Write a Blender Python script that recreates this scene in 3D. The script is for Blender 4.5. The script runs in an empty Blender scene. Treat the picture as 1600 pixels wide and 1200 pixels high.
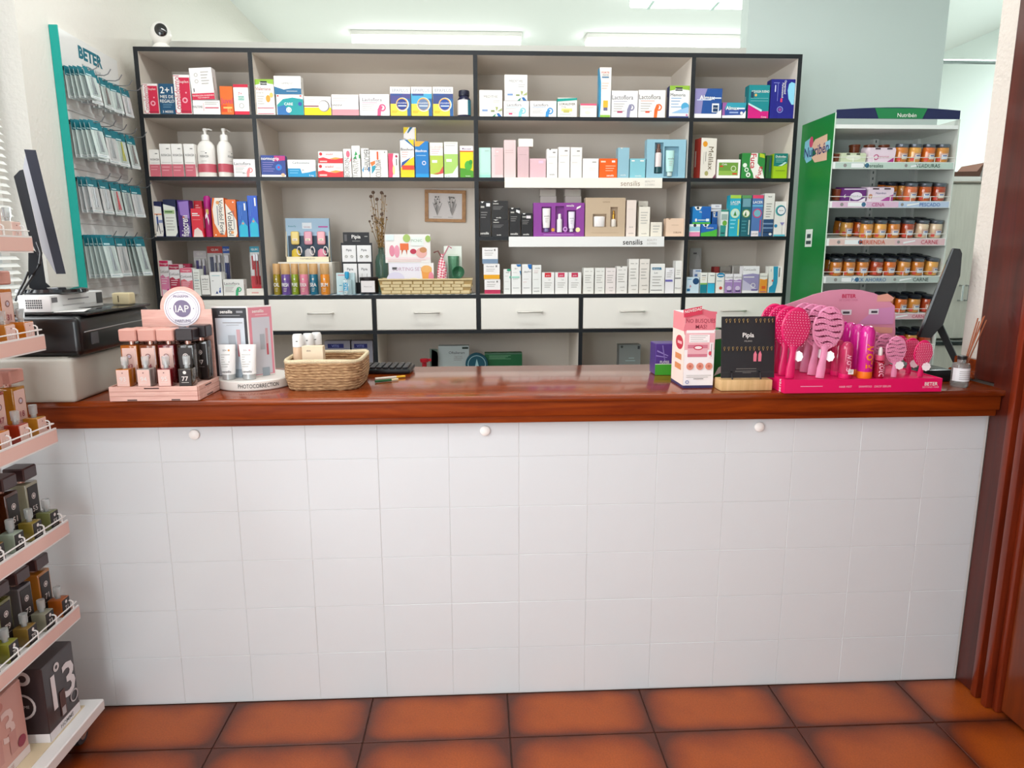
import bpy, bmesh, math, random
from mathutils import Vector, Matrix
random.seed(7)
PI = math.pi
R = math.radians
# ------------------------------------------------------------ camera, light, exposure
scene = bpy.context.scene
col = scene.collection
F = 1080.0
CAM = Vector((1.0908, -1.9056, 1.3237))
YAW, PITCH, ROLL = 0.04817, 0.18608, -0.00231
def cam_axes():
    cy, sy, cp, sp = math.cos(YAW), math.sin(YAW), math.cos(PITCH), math.sin(PITCH)
    f = Vector((sy * cp, cy * cp, -sp)); r = Vector((cy, -sy, 0)); u = r.cross(f)
    cr, sr = math.cos(ROLL), math.sin(ROLL)
    return cr * r + sr * u, -sr * r + cr * u, f
RT, UP, FW = cam_axes()
cd = bpy.data.cameras.new('camera'); cam = bpy.data.objects.new('camera', cd); col.objects.link(cam)
cd.sensor_width = 36; cd.lens = F / 1600 * 36; cd.clip_start = .05
m = Matrix((RT, UP, -FW)).transposed().to_4x4(); m.translation = CAM
cam.matrix_world = m
scene.camera = cam
scene.view_settings.view_transform = 'Standard'
scene.view_settings.look = 'None'
scene.view_settings.gamma = 1
scene.view_settings.use_curve_mapping = False
scene.view_settings.exposure = 0.04
w = bpy.data.worlds.new('daylight'); scene.world = w; w.use_nodes = True
w.node_tree.nodes['Background'].inputs[0].default_value = (.85, .93, 1, 1)
w.node_tree.nodes['Background'].inputs[1].default_value = 1.0
def lamp(name, loc, rot, sx, sy, power, color=(1, 1, 1)):
    l = bpy.data.lights.new(name, 'AREA'); l.shape = 'RECTANGLE'; l.size = sx; l.size_y = sy
    l.energy = power; l.color = color
    o = bpy.data.objects.new(name, l); o.location = loc; o.rotation_euler = rot; col.objects.link(o)
    return o
lamp('daylight_shop_front', (-.05, -3.15, 1.25), (R(90), 0, R(8)), .9, 1.9, 42, (.92, .97, 1))
lamp('daylight_side_window', (-.52, -.95, 1.75), (0, R(-90), 0), 1.2, 2.4, 62, (.93, .97, 1))
lamp('ceiling_light_shop', (.9, -1.3, 2.93), (0, 0, 0), 1.3, .3, 9, (1, .99, .97))
lamp('ceiling_light_counter', (.6, .75, 2.93), (0, 0, 0), 1.3, .25, 15, (.97, 1, .98))
lamp('ceiling_light_counter_right', (2.2, .75, 2.93), (0, 0, 0), 1.3, .25, 11, (.97, 1, .98))
lamp('ceiling_light_back', (.8, 3.88, 2.88), (0, 0, 0), 1.3, .25, 42, (.93, 1, .98))
lamp('ceiling_light_back_right', (2.6, 3.88, 2.88), (0, 0, 0), 1.3, .25, 42, (.93, 1, .98))
lamp('ceiling_light_passage', (4.3, 2.4, 2.9), (0, 0, 0), .8, .8, 46, (.95, 1, .99))

# ------------------------------------------------------------ placing helpers
def ray(x, y):
    return RT * ((x - 800) / F) + UP * (-(y - 600) / F) + FW
def atY(x, y, Y):
    d = ray(x, y); return CAM + d * ((Y - CAM.y) / d.y)
def atX(x, y, X):
    d = ray(x, y); return CAM + d * ((X - CAM.x) / d.x)
def atZ(x, y, Z):
    d = ray(x, y); return CAM + d * ((Z - CAM.z) / d.z)

# ------------------------------------------------------------ materials
def lin(h):
    h = h.lstrip('#'); h = h if len(h) == 6 else ''.join(q + q for q in h); c = [int(h[i:i + 2], 16) / 255 for i in (0, 2, 4)]
    return tuple(v / 12.92 if v <= .04045 else ((v + .055) / 1.055) ** 2.4 for v in c) + (1,)
MC = {}
def M(h, rough=.5, metal=0, trans=0, emit=0, coat=0, ior=1.45, alpha=1, bump=0, bscale=200):
    k = (h, rough, metal, trans, emit, coat, ior, alpha, bump, bscale)
    if k in MC: return MC[k]
    m = bpy.data.materials.new('paint_' + h.lstrip('#')); m.use_nodes = True
    nt = m.node_tree; b = nt.nodes['Principled BSDF']
    b.inputs['Base Color'].default_value = lin(h); b.inputs['Roughness'].default_value = rough
    b.inputs['Metallic'].default_value = metal; b.inputs['Transmission Weight'].default_value = trans
    b.inputs['IOR'].default_value = ior; b.inputs['Coat Weight'].default_value = coat
    b.inputs['Alpha'].default_value = alpha
    if emit:
        b.inputs['Emission Color'].default_value = lin(h); b.inputs['Emission Strength'].default_value = emit
    if bump:
        n = nt.nodes.new('ShaderNodeTexNoise'); n.inputs['Scale'].default_value = bscale; n.inputs['Detail'].default_value = 4
        tc = nt.nodes.new('ShaderNodeTexCoord'); nt.links.new(tc.outputs['Object'], n.inputs['Vector'])
        bp = nt.nodes.new('ShaderNodeBump'); bp.inputs['Strength'].default_value = bump; bp.inputs['Distance'].default_value = .01
        nt.links.new(n.outputs['Fac'], bp.inputs['Height']); nt.links.new(bp.outputs[0], b.inputs['Normal'])
    MC[k] = m
    return m
def wood(name, c1, c2, rough=.25, stretch=(1, 14, 14), scale=3, coat=.3, rot=0):
    m = bpy.data.materials.new(name); m.use_nodes = True; nt = m.node_tree; b = nt.nodes['Principled BSDF']
    tc = nt.nodes.new('ShaderNodeTexCoord'); mp = nt.nodes.new('ShaderNodeMapping'); mp.inputs['Scale'].default_value = stretch
    n = nt.nodes.new('ShaderNodeTexNoise'); n.inputs['Scale'].default_value = scale; n.inputs['Detail'].default_value = 7
    n.inputs['Roughness'].default_value = .6; n.inputs['Distortion'].default_value = .6
    r = nt.nodes.new('ShaderNodeValToRGB'); r.color_ramp.elements[0].position = .3; r.color_ramp.elements[1].position = .7
    r.color_ramp.elements[0].color = lin(c1); r.color_ramp.elements[1].color = lin(c2)
    nt.links.new(tc.outputs['Object'], mp.inputs[0]); nt.links.new(mp.outputs[0], n.inputs['Vector'])
    nt.links.new(n.outputs['Fac'], r.inputs[0]); nt.links.new(r.outputs[0], b.inputs['Base Color'])
    b.inputs['Roughness'].default_value = rough; b.inputs['Coat Weight'].default_value = coat; b.inputs['Coat Roughness'].default_value = .08
    return m
MAHOG = wood('mahogany', '#66240a', '#96400e', .17, (1, 12, 12), 3, .2)
MAHOGF = wood('mahogany_frieze', '#6a2206', '#98400c', .5, (1, 12, 12), 3, 0)
MAHOGF.node_tree.nodes['Principled BSDF'].inputs['Specular IOR Level'].default_value = .15
MAHOGV = wood('mahogany_upright', '#3c140c', '#571c10', .3, (12, 12, 1), 3, .2)
MAHOGR = wood('mahogany_red', '#5a1c0c', '#7d2b10', .3, (12, 12, 1), 3, .3)
DOORW = wood('door_wood', '#5c2208', '#78300c', .3, (10, 10, 1), 2.5, .3)
PINEV = wood('pale_wood', '#c8a06a', '#deb985', .5, (14, 14, 1), 6, 0)
PINKW = wood('pink_wood', '#d9a498', '#edc3b6', .6, (2, 20, 20), 6, 0)
LAM = wood('cabinet_laminate', '#cfc9be', '#dcd6cb', .5, (10, 10, 1), 4, 0)
def stucco(name, h, s=90, st=.35):
    m = bpy.data.materials.new(name); m.use_nodes = True; nt = m.node_tree; b = nt.nodes['Principled BSDF']
    b.inputs['Base Color'].default_value = lin(h); b.inputs['Roughness'].default_value = .85
    tc = nt.nodes.new('ShaderNodeTexCoord')
    n = nt.nodes.new('ShaderNodeTexNoise'); n.inputs['Scale'].default_value = s; n.inputs['Detail'].default_value = 3
    bp = nt.nodes.new('ShaderNodeBump'); bp.inputs['Strength'].default_value = st; bp.inputs['Distance'].default_value = .012
    nt.links.new(tc.outputs['Object'], n.inputs['Vector']); nt.links.new(n.outputs['Fac'], bp.inputs['Height'])
    nt.links.new(bp.outputs[0], b.inputs['Normal'])
    return m
STUC = stucco('stucco_wall', '#dcd3c9'); STUCL = stucco('stucco_wall_left', '#eeeae2', 60, .25)
PLAST = stucco('plaster', '#dfe5e1', 15, .03); CEIL = stucco('ceiling_paint', '#eef3f0', 15, .03)
def terracotta():
    m = bpy.data.materials.new('terracotta_tile'); m.use_nodes = True; nt = m.node_tree; b = nt.nodes['Principled BSDF']
    tc = nt.nodes.new('ShaderNodeTexCoord'); sp = nt.nodes.new('ShaderNodeSeparateXYZ'); nt.links.new(tc.outputs['Generated'], sp.inputs[0])
    def mth(op, a, bb=None):
        n = nt.nodes.new('ShaderNodeMath'); n.operation = op
        for i, v in enumerate((a, bb)):
            if v is None: continue
            if isinstance(v, (int, float)): n.inputs[i].default_value = v
            else: nt.links.new(v, n.inputs[i])
        return n.outputs[0]
    u = mth('ABSOLUTE', mth('SUBTRACT', sp.outputs[0], .5)); v = mth('ABSOLUTE', mth('SUBTRACT', sp.outputs[1], .5))
    e = mth('POWER', mth('ADD', mth('POWER', mth('MULTIPLY', u, 2), 5), mth('POWER', mth('MULTIPLY', v, 2), 5)), .9)
    n = nt.nodes.new('ShaderNodeTexNoise'); n.inputs['Scale'].default_value = 9; n.inputs['Detail'].default_value = 5
    nt.links.new(tc.outputs['Object'], n.inputs['Vector'])
    k = mth('ADD', e, mth('MULTIPLY', mth('SUBTRACT', n.outputs['Fac'], .5), .7))
    r = nt.nodes.new('ShaderNodeValToRGB'); r.color_ramp.elements[0].position = 0; r.color_ramp.elements[0].color = lin('#aa4f15')
    r.color_ramp.elements[1].position = 1; r.color_ramp.elements[1].color = lin('#542312')
    el = r.color_ramp.elements.new(.4); el.color = lin('#8e3d12')
    nt.links.new(k, r.inputs[0])
    n2 = nt.nodes.new('ShaderNodeTexNoise'); n2.inputs['Scale'].default_value = 220; n2.inputs['Detail'].default_value = 2
    nt.links.new(tc.outputs['Object'], n2.inputs['Vector'])
    mx = nt.nodes.new('ShaderNodeMix'); mx.data_type = 'RGBA'; mx.blend_type = 'OVERLAY'; mx.inputs[0].default_value = .35
    nt.links.new(r.outputs[0], mx.inputs[6]); nt.links.new(n2.outputs['Fac'], mx.inputs[7])
    nt.links.new(mx.outputs[2], b.inputs['Base Color'])
    b.inputs['Roughness'].default_value = .3
    return m
TERRA = terracotta()
GLAZE = M('#dfe3e6', .18, bump=.05, bscale=14); GROUT = M('#dddbd8', .7)
WHITE = M('#f4f1ec', .4); CREAM = M('#f7f2e9', .45); BLACK = M('#1b1d22', .4); STEEL = M('#c8ccce', .25, 1)
GLASS = M('#f4fbfa', .03, 0, .95, ior=1.3)

# ------------------------------------------------------------ mesh builder
_TX = {}
def text_geo(s, bold=0):
    k = (s, bold)
    if k in _TX: return _TX[k]
    cu = bpy.data.curves.new('t', 'FONT'); cu.body = s; cu.size = 1; cu.resolution_u = 2; cu.offset = bold
    ob = bpy.data.objects.new('t', cu); col.objects.link(ob)
    dg = bpy.context.evaluated_depsgraph_get(); me = bpy.data.meshes.new_from_object(ob.evaluated_get(dg))
    vs = [(v.co.x, v.co.y) for v in me.vertices]; fs = [tuple(p.vertices) for p in me.polygons]
    bpy.data.objects.remove(ob); bpy.data.curves.remove(cu); bpy.data.meshes.remove(me)
    x0 = min((v[0] for v in vs), default=0); x1 = max((v[0] for v in vs), default=1)
    vs = [((a - x0) / .72, b / .72) for a, b in vs]
    _TX[k] = (vs, fs, (x1 - x0) / .72)
    return _TX[k]
class MB:
    def __init__(s): s.v = []; s.f = []; s.m = []; s.mats = []
    def mi(s, m):
        if isinstance(m, str): m = M(m)
        if m not in s.mats: s.mats.append(m)
        return s.mats.index(m)
    def add(s, vs, fs, m, T=None):
        o = len(s.v); s.v += [tuple(T @ Vector(v)) if T is not None else tuple(v) for v in vs]
        k = s.mi(m); s.f += [tuple(i + o for i in f) for f in fs]; s.m += [k] * len(fs); return s
    def box(s, x0, y0, z0, x1, y1, z1, m, front=None, T=None, top=None):
        vs = [(x0, y0, z0), (x1, y0, z0), (x1, y1, z0), (x0, y1, z0), (x0, y0, z1), (x1, y0, z1), (x1, y1, z1), (x0, y1, z1)]
        s.add(vs, [(0, 3, 2, 1), (2, 3, 7, 6), (1, 2, 6, 5), (0, 4, 7, 3)], m, T)
        o = len(s.v) - 8
        s.f += [(o, o + 1, o + 5, o + 4), (o + 4, o + 5, o + 6, o + 7)]; s.m += [s.mi(front or m), s.mi(top or m)]
        return s
    def bbox(s, x0, y0, z0, x1, y1, z1, m, b=.002, seg=1, T=None):
        bm = bmesh.new(); bmesh.ops.create_cube(bm, size=1)
        for v in bm.verts: v.co = Vector(((x0 + x1) / 2 + v.co.x * (x1 - x0), (y0 + y1) / 2 + v.co.y * (y1 - y0), (z0 + z1) / 2 + v.co.z * (z1 - z0)))
        bmesh.ops.bevel(bm, geom=bm.edges[:], offset=b, segments=seg, affect='EDGES', profile=.5)
        bm.verts.index_update()
        s.add([v.co[:] for v in bm.verts], [tuple(v.index for v in f.verts) for f in bm.faces], m, T); bm.free(); return s
    def lathe(s, prof, m, n=20, cx=0, cy=0, cz=0, sx=1, sy=1, T=None):
        vs = []; fs = []
        for r, z in prof:
            for k in range(n):
                a = 2 * PI * k / n; vs.append((cx + r * sx * math.cos(a), cy + r * sy * math.sin(a), cz + z))
        for i in range(len(prof) - 1):
            for k in range(n):
                a = i * n + k; b = i * n + (k + 1) % n; fs.append((a, b, b + n, a + n))
        fs.append(tuple(range(n - 1, -1, -1))); o = (len(prof) - 1) * n; fs.append(tuple(range(o, o + n)))
        return s.add(vs, fs, m, T)
    def tube(s, pts, r, m, n=8, closed=False, r2=None):
        pts = [Vector(p) for p in pts]; vs = []; fs = []; N = len(pts)
        for i, p in enumerate(pts):
            a = pts[max(i - 1, 0)]; b = pts[min(i + 1, N - 1)]
            if closed: a = pts[i - 1]; b = pts[(i + 1) % N]
            t = (b - a).normalized(); q = Vector((0, 0, 1)) if abs(t.z) < .9 else Vector((1, 0, 0))
            u = t.cross(q).normalized(); w_ = t.cross(u)
            rr = r if r2 is None else r + (r2 - r) * i / (N - 1)
            for k in range(n):
                an = 2 * PI * k / n; vs.append(p + u * (rr * math.cos(an)) + w_ * (rr * math.sin(an)))
        for i in range(N if closed else N - 1):
            j = (i + 1) % N
            for k in range(n): fs.append((i * n + k, i * n + (k + 1) % n, j * n + (k + 1) % n, j * n + k))
        if not closed: fs.append(tuple(range(n - 1, -1, -1))); fs.append(tuple(range((N - 1) * n, N * n)))
        return s.add(vs, fs, m)
    def prism(s, pts, d, m, O=(0, 0, 0), U=(1, 0, 0), V=(0, 0, 1)):
        """polygon in the U,V plane, extruded backwards (against UxV) by d"""
        O, U, V = Vector(O), Vector(U), Vector(V); N = U.cross(V).normalized(); n = len(pts)
        a = [O + U * p[0] + V * p[1] for p in pts]; b = [q - N * d for q in a]
        return s.add(a + b, [tuple(range(n)), tuple(range(2 * n - 1, n - 1, -1))] + [(i, i + n, (i + 1) % n + n, (i + 1) % n) for i in range(n)], m)
    def art(s, O, U, V, ops, w=None, h=None, lift=.0004):
        O, U, V = Vector(O), Vector(U), Vector(V)
        Wd, Hd = U.length, V.length; N = U.cross(V).normalized(); un, vn = U.normalized(), V.normalized()
        k = 0
        def P(u, v): return O + U * u + V * v + N * (lift + k * .00016)
        for op in ops:
            t = op[0]; k += 1
            if t == 'R':
                _, a, b, c, d, m = op; s.add([P(a, b), P(c, b), P(c, d), P(a, d)], [(0, 1, 2, 3)], m)
            elif t == 'P':
                s.add([P(*q) for q in op[1]], [tuple(range(len(op[1])))], op[2])
            elif t == 'D':
                _, a, b, r, m = op; c = P(a, b); n = 20
                s.add([c + un * (r * Wd * math.cos(2 * PI * i / n)) + vn * (r * Wd * math.sin(2 * PI * i / n)) for i in range(n)], [tuple(range(n))], m)
            elif t == 'E':
                _, a, b, ra, rb, m = op; n = 20
                s.add([P(a + ra * math.cos(2 * PI * i / n), b + rb * math.sin(2 * PI * i / n)) for i in range(n)], [tuple(range(n))], m)
            elif t == 'O':
                _, a, b, r, th, m = op; c = P(a, b); n = 20; vs = []
                for rr in (r, r - th):
                    vs += [c + un * (rr * Wd * math.cos(2 * PI * i / n)) + vn * (rr * Wd * math.sin(2 * PI * i / n)) for i in range(n)]
                s.add(vs, [(i, (i + 1) % n, n + (i + 1) % n, n + i) for i in range(n)], m)
            elif t == 'L':
                _, a, c, v, n, dv, m = op
                for i in range(n):
                    e = c - (c - a) * (.25 * ((i * 7) % 3) / 2); y = v - i * dv
                    s.add([P(a, y), P(e, y), P(e, y + dv * .28), P(a, y + dv * .28)], [(0, 1, 2, 3)], m)
            elif t == 'T':
                a, b, hh, st, m = op[1:6]; rot = op[6] if len(op) > 6 else 0; bold = (op[7] if len(op) > 7 else 0) * .5
                vs, fs, tw = text_geo(st, bold); sz = hh * Hd
                room = 2 * (min(a, 1 - a) * Wd if rot == 0 else min(b, 1 - b) * Hd) * .96
                sxx = min(1, room / (tw * sz)) if tw * sz > 0 else 1
                c = P(a, b); ca, sa = math.cos(R(rot)), math.sin(R(rot)); e1 = un * ca + vn * sa; e2 = -un * sa + vn * ca
                s.add([c + e1 * ((x - tw / 2) * sz * sxx) + e2 * ((y - .5) * sz) for x, y in vs], fs, m)
        return s
    def build(s, name, parent=None, loc=(0, 0, 0), rz=0, sharp=35, smooth=True):
        me = bpy.data.meshes.new(name); me.from_pydata([tuple(v) for v in s.v], [], s.f)
        for m in s.mats: me.materials.append(m)
        me.polygons.foreach_set('material_index', s.m); me.update()
        if smooth:
            me.polygons.foreach_set('use_smooth', [True] * len(me.polygons)); me.set_sharp_from_angle(angle=R(sharp))
        o = bpy.data.objects.new(name, me); col.objects.link(o)
        if parent: o.parent = parent
        o.location = loc; o.rotation_euler = (0, 0, rz)
        return o
def tag(o, label, cat, group=None, kind=None):
    if label: o['label'] = label
    if cat: o['category'] = cat
    if group: o['group'] = group
    if kind: o['kind'] = kind
    return o
def struct(o): o['kind'] = 'structure'; return o
def thing(name, label, cat, loc=(0, 0, 0), rz=0, group=None):
    o = bpy.data.objects.new(name, None); o.empty_display_size = .05; col.objects.link(o); o.location = loc; o.rotation_euler = (0, 0, rz)
    return tag(o, label, cat, group)
def copy_tree(o, parent=None):
    c = o.copy(); col.objects.link(c); c.parent = parent
    for ch in list(o.children): copy_tree(ch, c)
    return c
def dup(o, loc, label=None, rz=None, group=None):
    c = copy_tree(o); c.location = loc
    if rz is not None: c.rotation_euler = (0, 0, rz)
    if label: c['label'] = label
    if group: c['group'] = group
    return c
def clone(o, loc, parent=None):
    c = o.copy(); col.objects.link(c); c.location = loc
    if parent: c.parent = parent
    return c
# ------------------------------------------------------------ the room shell
XL, XR, YF, ZC = -.55, 2.64, -3.2, 3.0
fl = MB().box(XL - .1, YF, -.05, 5.2, 6.1, -.004, '#4a2a1c').build('floor'); struct(fl)
FT = .4072; sx0 = .3514 - 3 * FT
rows = [(-.197, .0)] + [(-.197 - FT * (j + 1), -.197 - FT * j) for j in range(8)]
_tile = {}
for (ya, yb) in rows:
    for k in range(9):
        a = max(sx0 + k * FT, XL); b = min(sx0 + (k + 1) * FT, XR)
        if b - a < .01: continue
        key = (round(b - a, 3), round(yb - ya, 3))
        if key not in _tile:
            o = MB().bbox(.0015, .0015, -.012, b - a - .0015, yb - ya - .0015, 0, TERRA, .0015).build('tile', fl, (a, ya, 0)); _tile[key] = o
        else: clone(_tile[key], (a, ya, 0), fl)
WY0, WY1, WZ0, WZ1 = -2.2, .85, .93, 2.62
wl = MB()
wl.box(XL - .2, YF, 0, XL, WY0, ZC, STUCL); wl.box(XL - .2, WY1, 0, XL, 6.1, ZC, STUCL)
wl.box(XL - .2, WY0, 0, XL, WY1, WZ0, STUCL); wl.box(XL - .2, WY0, WZ1, XL, WY1, ZC, STUCL)
struct(wl.build('wall_left'))
flb = MB().box(XL, 2.05, -.003, 5.07, 6, .0, M('#c9c6c0', .4)).build('floor_back_bounce'); struct(flb)  # unseen pale floor layer, added to bounce light up onto the back ceiling
wf = MB(); wf.box(XL, YF - .1, 0, 5.2, YF, .25, STUC); wf.box(XL, YF - .1, 2.75, 5.2, YF, ZC, STUC)
wf.box(XL, YF - .1, .25, -.45, YF, 2.75, STUC); wf.box(2.45, YF - .1, .25, 5.2, YF, 2.75, STUC)
struct(wf.build('wall_front'))
w2 = MB(); w2.box(-.45, YF - .08, .25, -.4, YF - .02, 2.75, WHITE); w2.box(2.4, YF - .08, .25, 2.45, YF - .02, 2.75, WHITE)
w2.box(-.4, YF - .08, .25, 2.4, YF - .02, .3, WHITE); w2.box(-.4, YF - .08, 2.7, 2.4, YF - .02, 2.75, WHITE); w2.box(.98, YF - .08, .3, 1.02, YF - .02, 2.7, WHITE)
w2 = struct(w2.build('window_2')); MB().box(-.4, YF - .055, .3, 2.4, YF - .05, 2.7, GLASS).build('pane', w2)
struct(MB().box(XR, YF, 0, XR + .14, .225, ZC, STUC).build('wall_right'))
struct(MB().box(5.07, .1, 0, 5.2, 6, ZC, M('#e9f4f1', .8)).build('wall_passage'))
struct(MB().box(XR + .14, .1, 0, 5.07, .225, ZC, PLAST).build('wall_passage_front'))
struct(MB().box(XL, 6, 0, 5.2, 6.1, ZC, PLAST).build('wall_far'))
struct(MB().box(XL, 1.945, 0, 2.52, 2.045, 2.39, M('#cfcec8', .8)).build('wall_back'))
struct(MB().box(2.52, 1.945, 0, 3.6, 2.045, ZC, M('#cdd8d4', .8)).build('wall_back_right'))
struct(MB().box(XL - .2, YF - .1, ZC, 5.2, 6.1, ZC + .1, CEIL).build('ceiling'))
# left window: frame, pane, venetian blind
wn = MB(); X = XL - .17
for a, b, c, d in ((WY0, WY0 + .05, WZ0, WZ1), (WY1 - .05, WY1, WZ0, WZ1), (WY0, WY1, WZ0, WZ0 + .05), (WY0, WY1, WZ1 - .05, WZ1), (-.7, -.65, WZ0, WZ1)):
    wn.box(X, a, c, X + .04, b, d, WHITE)
wn = struct(wn.build('window_1')); MB().box(X + .015, WY0 + .05, WZ0 + .05, X + .02, WY1 - .05, WZ1 - .05, GLASS).build('pane', wn)
bl = thing('venetian_blind', 'white venetian blind with many thin slats in the left window', 'blind', (XL - .075, (WY0 + WY1) / 2, WZ0))
MB().bbox(-.02, -1.49, WZ1 - WZ0 - .04, .02, 1.49, WZ1 - WZ0 - .005, WHITE, .003).build('head_rail', bl)
s0 = None; hw = 1.47
n = int((WZ1 - WZ0 - .06) / .026)
for k in range(n):
    z = .02 + k * .026
    if not s0:
        q = MB(); pts = [(-.0125, .007), (0, .0055), (.0125, -.007), (.0125, -.0078), (0, .0047), (-.0125, .0062)]
        q.add([(p[0], y, p[1]) for y in (-hw, hw) for p in pts], [(0, 1, 2, 3, 4, 5)[::-1], (6, 7, 8, 9, 10, 11)] + [(i, (i + 1) % 6, 6 + (i + 1) % 6, 6 + i) for i in range(6)], M('#fbfbf8', .5))
        s0 = q.build('slat', bl, (0, 0, z))
    else: clone(s0, (0, 0, z), bl)
q = MB()
for y in (-1.3, -.45, .45, 1.34):
    for x in (-.013, .013): q.tube([(x, y, 0), (x, y, WZ1 - WZ0 - .04)], .0012, WHITE, 5)
q.build('ladder_cord', bl)
# door frame, door and skirting on the right
q = MB(); q.bbox(2.585, -.075, 0, XR + .001, .002, ZC - .3, MAHOGV, .004)
fr = struct(q.build('trim_1')); q = MB(); q.bbox(2.60, .002, .945, XR + .001, .105, ZC - .3, MAHOGV, .004); q.build('jamb_board', fr)
for k, (a, b, t) in enumerate(((-.1, -.075, 2.575), (-.122, -.1, 2.59), (-.147, -.122, 2.572), (-.17, -.147, 2.588))):
    MB().bbox(t, a, 0, XR + .001, b, ZC - .3, MAHOGR, .006, 2).build('moulding', fr)
MB().bbox(2.572, -1.2, 2.45, XR + .001, -.17, 2.6, MAHOGR, .005).build('lintel', fr)
MB().bbox(2.572, -1.25, 0, XR + .001, -1.1, 2.45, MAHOGR, .005).build('jamb_board', fr)
dr = struct(MB().bbox(2.60, -1.1, .01, XR + .001, -.17, 2.45, DOORW, .003).build('door_1'))
for a, b in ((.12, 1.0), (1.12, 2.33)):
    MB().bbox(2.592, -1.0, a, 2.602, -.29, b, DOORW, .006).build('panel', dr)
hd = MB(); hd.lathe([(.012, 0), (.012, .02), (.008, .022), (.008, .05)], STEEL, 12, T=Matrix.Translation((2.6, -.235, 1.03)) @ Matrix.Rotation(R(-90), 4, 'Y'))
hd.tube([(2.555, -.235, 1.03), (2.552, -.30, 1.03), (2.555, -.35, 1.028)], .008, STEEL, 8); hd.build('door_handle', dr)
q = MB(); q.bbox(2.617, .106, .942, XR + .001, .225, 1.0, MAHOG, .004); q.bbox(2.60, .106, .942, XR + .001, .225, .962, MAHOG, .004); struct(q.build('baseboard_counter'))
# fluorescent ceiling fittings of the back room
cl = None
for (x0, x1, y, lab) in ((.14, 1.45, 3.88, 'long white fluorescent fitting on the ceiling above the left half of the shelf unit'), (1.95, 3.22, 3.88, 'long white fluorescent fitting on the ceiling above the right half of the shelf unit'), (2.09, 3.2, 2.88, 'nearest bright ceiling fitting cut off at the top of the frame')):
    t = thing('ceiling_light', lab, 'light', (x0, y, ZC), 0, 'fluorescent ceiling lights'); L_ = x1 - x0
    MB().bbox(0, -.08, -.035, L_, .08, 0, WHITE, .005).build('housing', t)
    MB().bbox(.01, -.07, -.1, L_ - .01, .07, -.035, M('#ffffff', .4, emit=4.5), .012, 2).build('diffuser', t)
    for k in range(3): MB().box(L_ * (.12 + .38 * k) - .01, -.075, -.104, L_ * (.12 + .38 * k) + .01, .075, -.1, '#cfe6df').build('clip', t)

# ------------------------------------------------------------ service counter
ct = thing('service_counter', 'long white tiled shop counter front standing on terracotta floor', 'counter', (0, 0, 0))
MB().box(XL, .0014, 0, 2.585, .12, .86, GROUT).build('wall_body', ct)
TW, TH = .2004, .15; zrow = [.003 + TH * j for j in range(6)] + [.858]
_t = {}
for j in range(6):
    za, zb = zrow[j], zrow[j + 1]
    for i in range(-3, 13):
        a = max(i * TW, XL); b = min((i + 1) * TW, 2.578)
        key = (round(b - a, 3), round(zb - za, 3))
        if key not in _t:
            _t[key] = MB().bbox(.0004, 0, .0004, b - a - .0004, .009, zb - za - .0004, GLAZE, .0008).build('tile', ct, (a, 0, za))
            o = _t[key]
        else: o = clone(_t[key], (a, 0, za), ct)
        o.location.y = random.uniform(-.0004, .0004)
tp = thing('countertop', 'polished reddish wooden countertop along the white tiled counter', 'countertop')
q = MB(); q.bbox(XL, -.05, .921, 2.598, .48, .94, MAHOG, .006, 3); q.build('slab', tp)
MB().bbox(XL, -.04, .88, 2.583, -.012, .922, MAHOGF, .003, 2).build('frieze', tp)
MB().bbox(XL, -.028, .859, 2.583, -.005, .881, MAHOGF, .004, 2).build('bead', tp)
MB().box(XL, -.012, .86, 2.583, .47, .922, MAHOGV).build('underside', tp)
for i, (x, lab) in enumerate(((302, 'small round white hook knob under left end of the countertop'), (758, 'small round white hook knob under middle of the countertop'), (1188, 'small round white hook knob under right end of the countertop'))):
    p = atY(x, 680 - i * 6, -.01); o = MB()
    T_ = Matrix.Rotation(R(90), 4, 'X')
    o.lathe([(.014, 0), (.015, .002), (.014, .005), (.01, .0075), (.003, .0085)], M('#fbf8f4', .35), 18, T=T_)
    o.bbox(-.01, -.004, .0, .012, 0, .012, M('#fbf8f4', .35), .002)
    tag(o.build('hook_knob', None, (p.x, -.001, p.z)), lab, 'knob', 'white knobs under the countertop')

# ------------------------------------------------------------ shelf unit
UY, UB = 1.55, 1.925
XS = [-.468, .0545, 1.0885, 2.124, 2.648]        # outer left, dividers (centres), outer right
ZR = {1: 1.9648, 2: 1.6856, 3: 1.4068, 4: 1.1264, 5: .951, 0: 2.2555}
BD = .018
EDGE = M('#12161b', .5); BOARD = M('#e2d9ce', .6)
un = thing('shelf_unit', 'wide pale shelf unit with black edges and a row of white drawers', 'shelf unit', (0, UY, 0))
q = MB(); q.box(XS[0], .36, .0, XS[-1], .372, 2.25, BOARD); q.build('back_panel', un)
def vboard(xa, xb, za, zb, name='upright'):
    MB().box(xa, 0, za, xb, .36, zb, BOARD, front=EDGE).build(name, un)
vboard(XS[0], XS[0] + .02, 0, 2.236, 'side_panel'); vboard(XS[-1] - .02, XS[-1], 0, 2.236, 'side_panel')
for x in XS[1:4]: vboard(x - .01, x + .01, ZR[4] - .001, 2.236)
MB().box(XS[0], 0, 2.2355, XS[-1], .372, ZR[0], BOARD, front=EDGE).build('top_board', un)
bays = [(XS[0] + .02, XS[1] - .01), (XS[1] + .01, XS[2] - .01), (XS[2] + .01, XS[3] - .01), (XS[3] + .01, XS[4] - .02)]
for r_ in (1, 2, 3):
    for k, (a, b) in enumerate(bays):
        if r_ == 3 and k == 1: continue
        MB().box(a, 0, ZR[r_] - BD, b, .36, ZR[r_], BOARD, front=EDGE).build('shelf', un)
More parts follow.
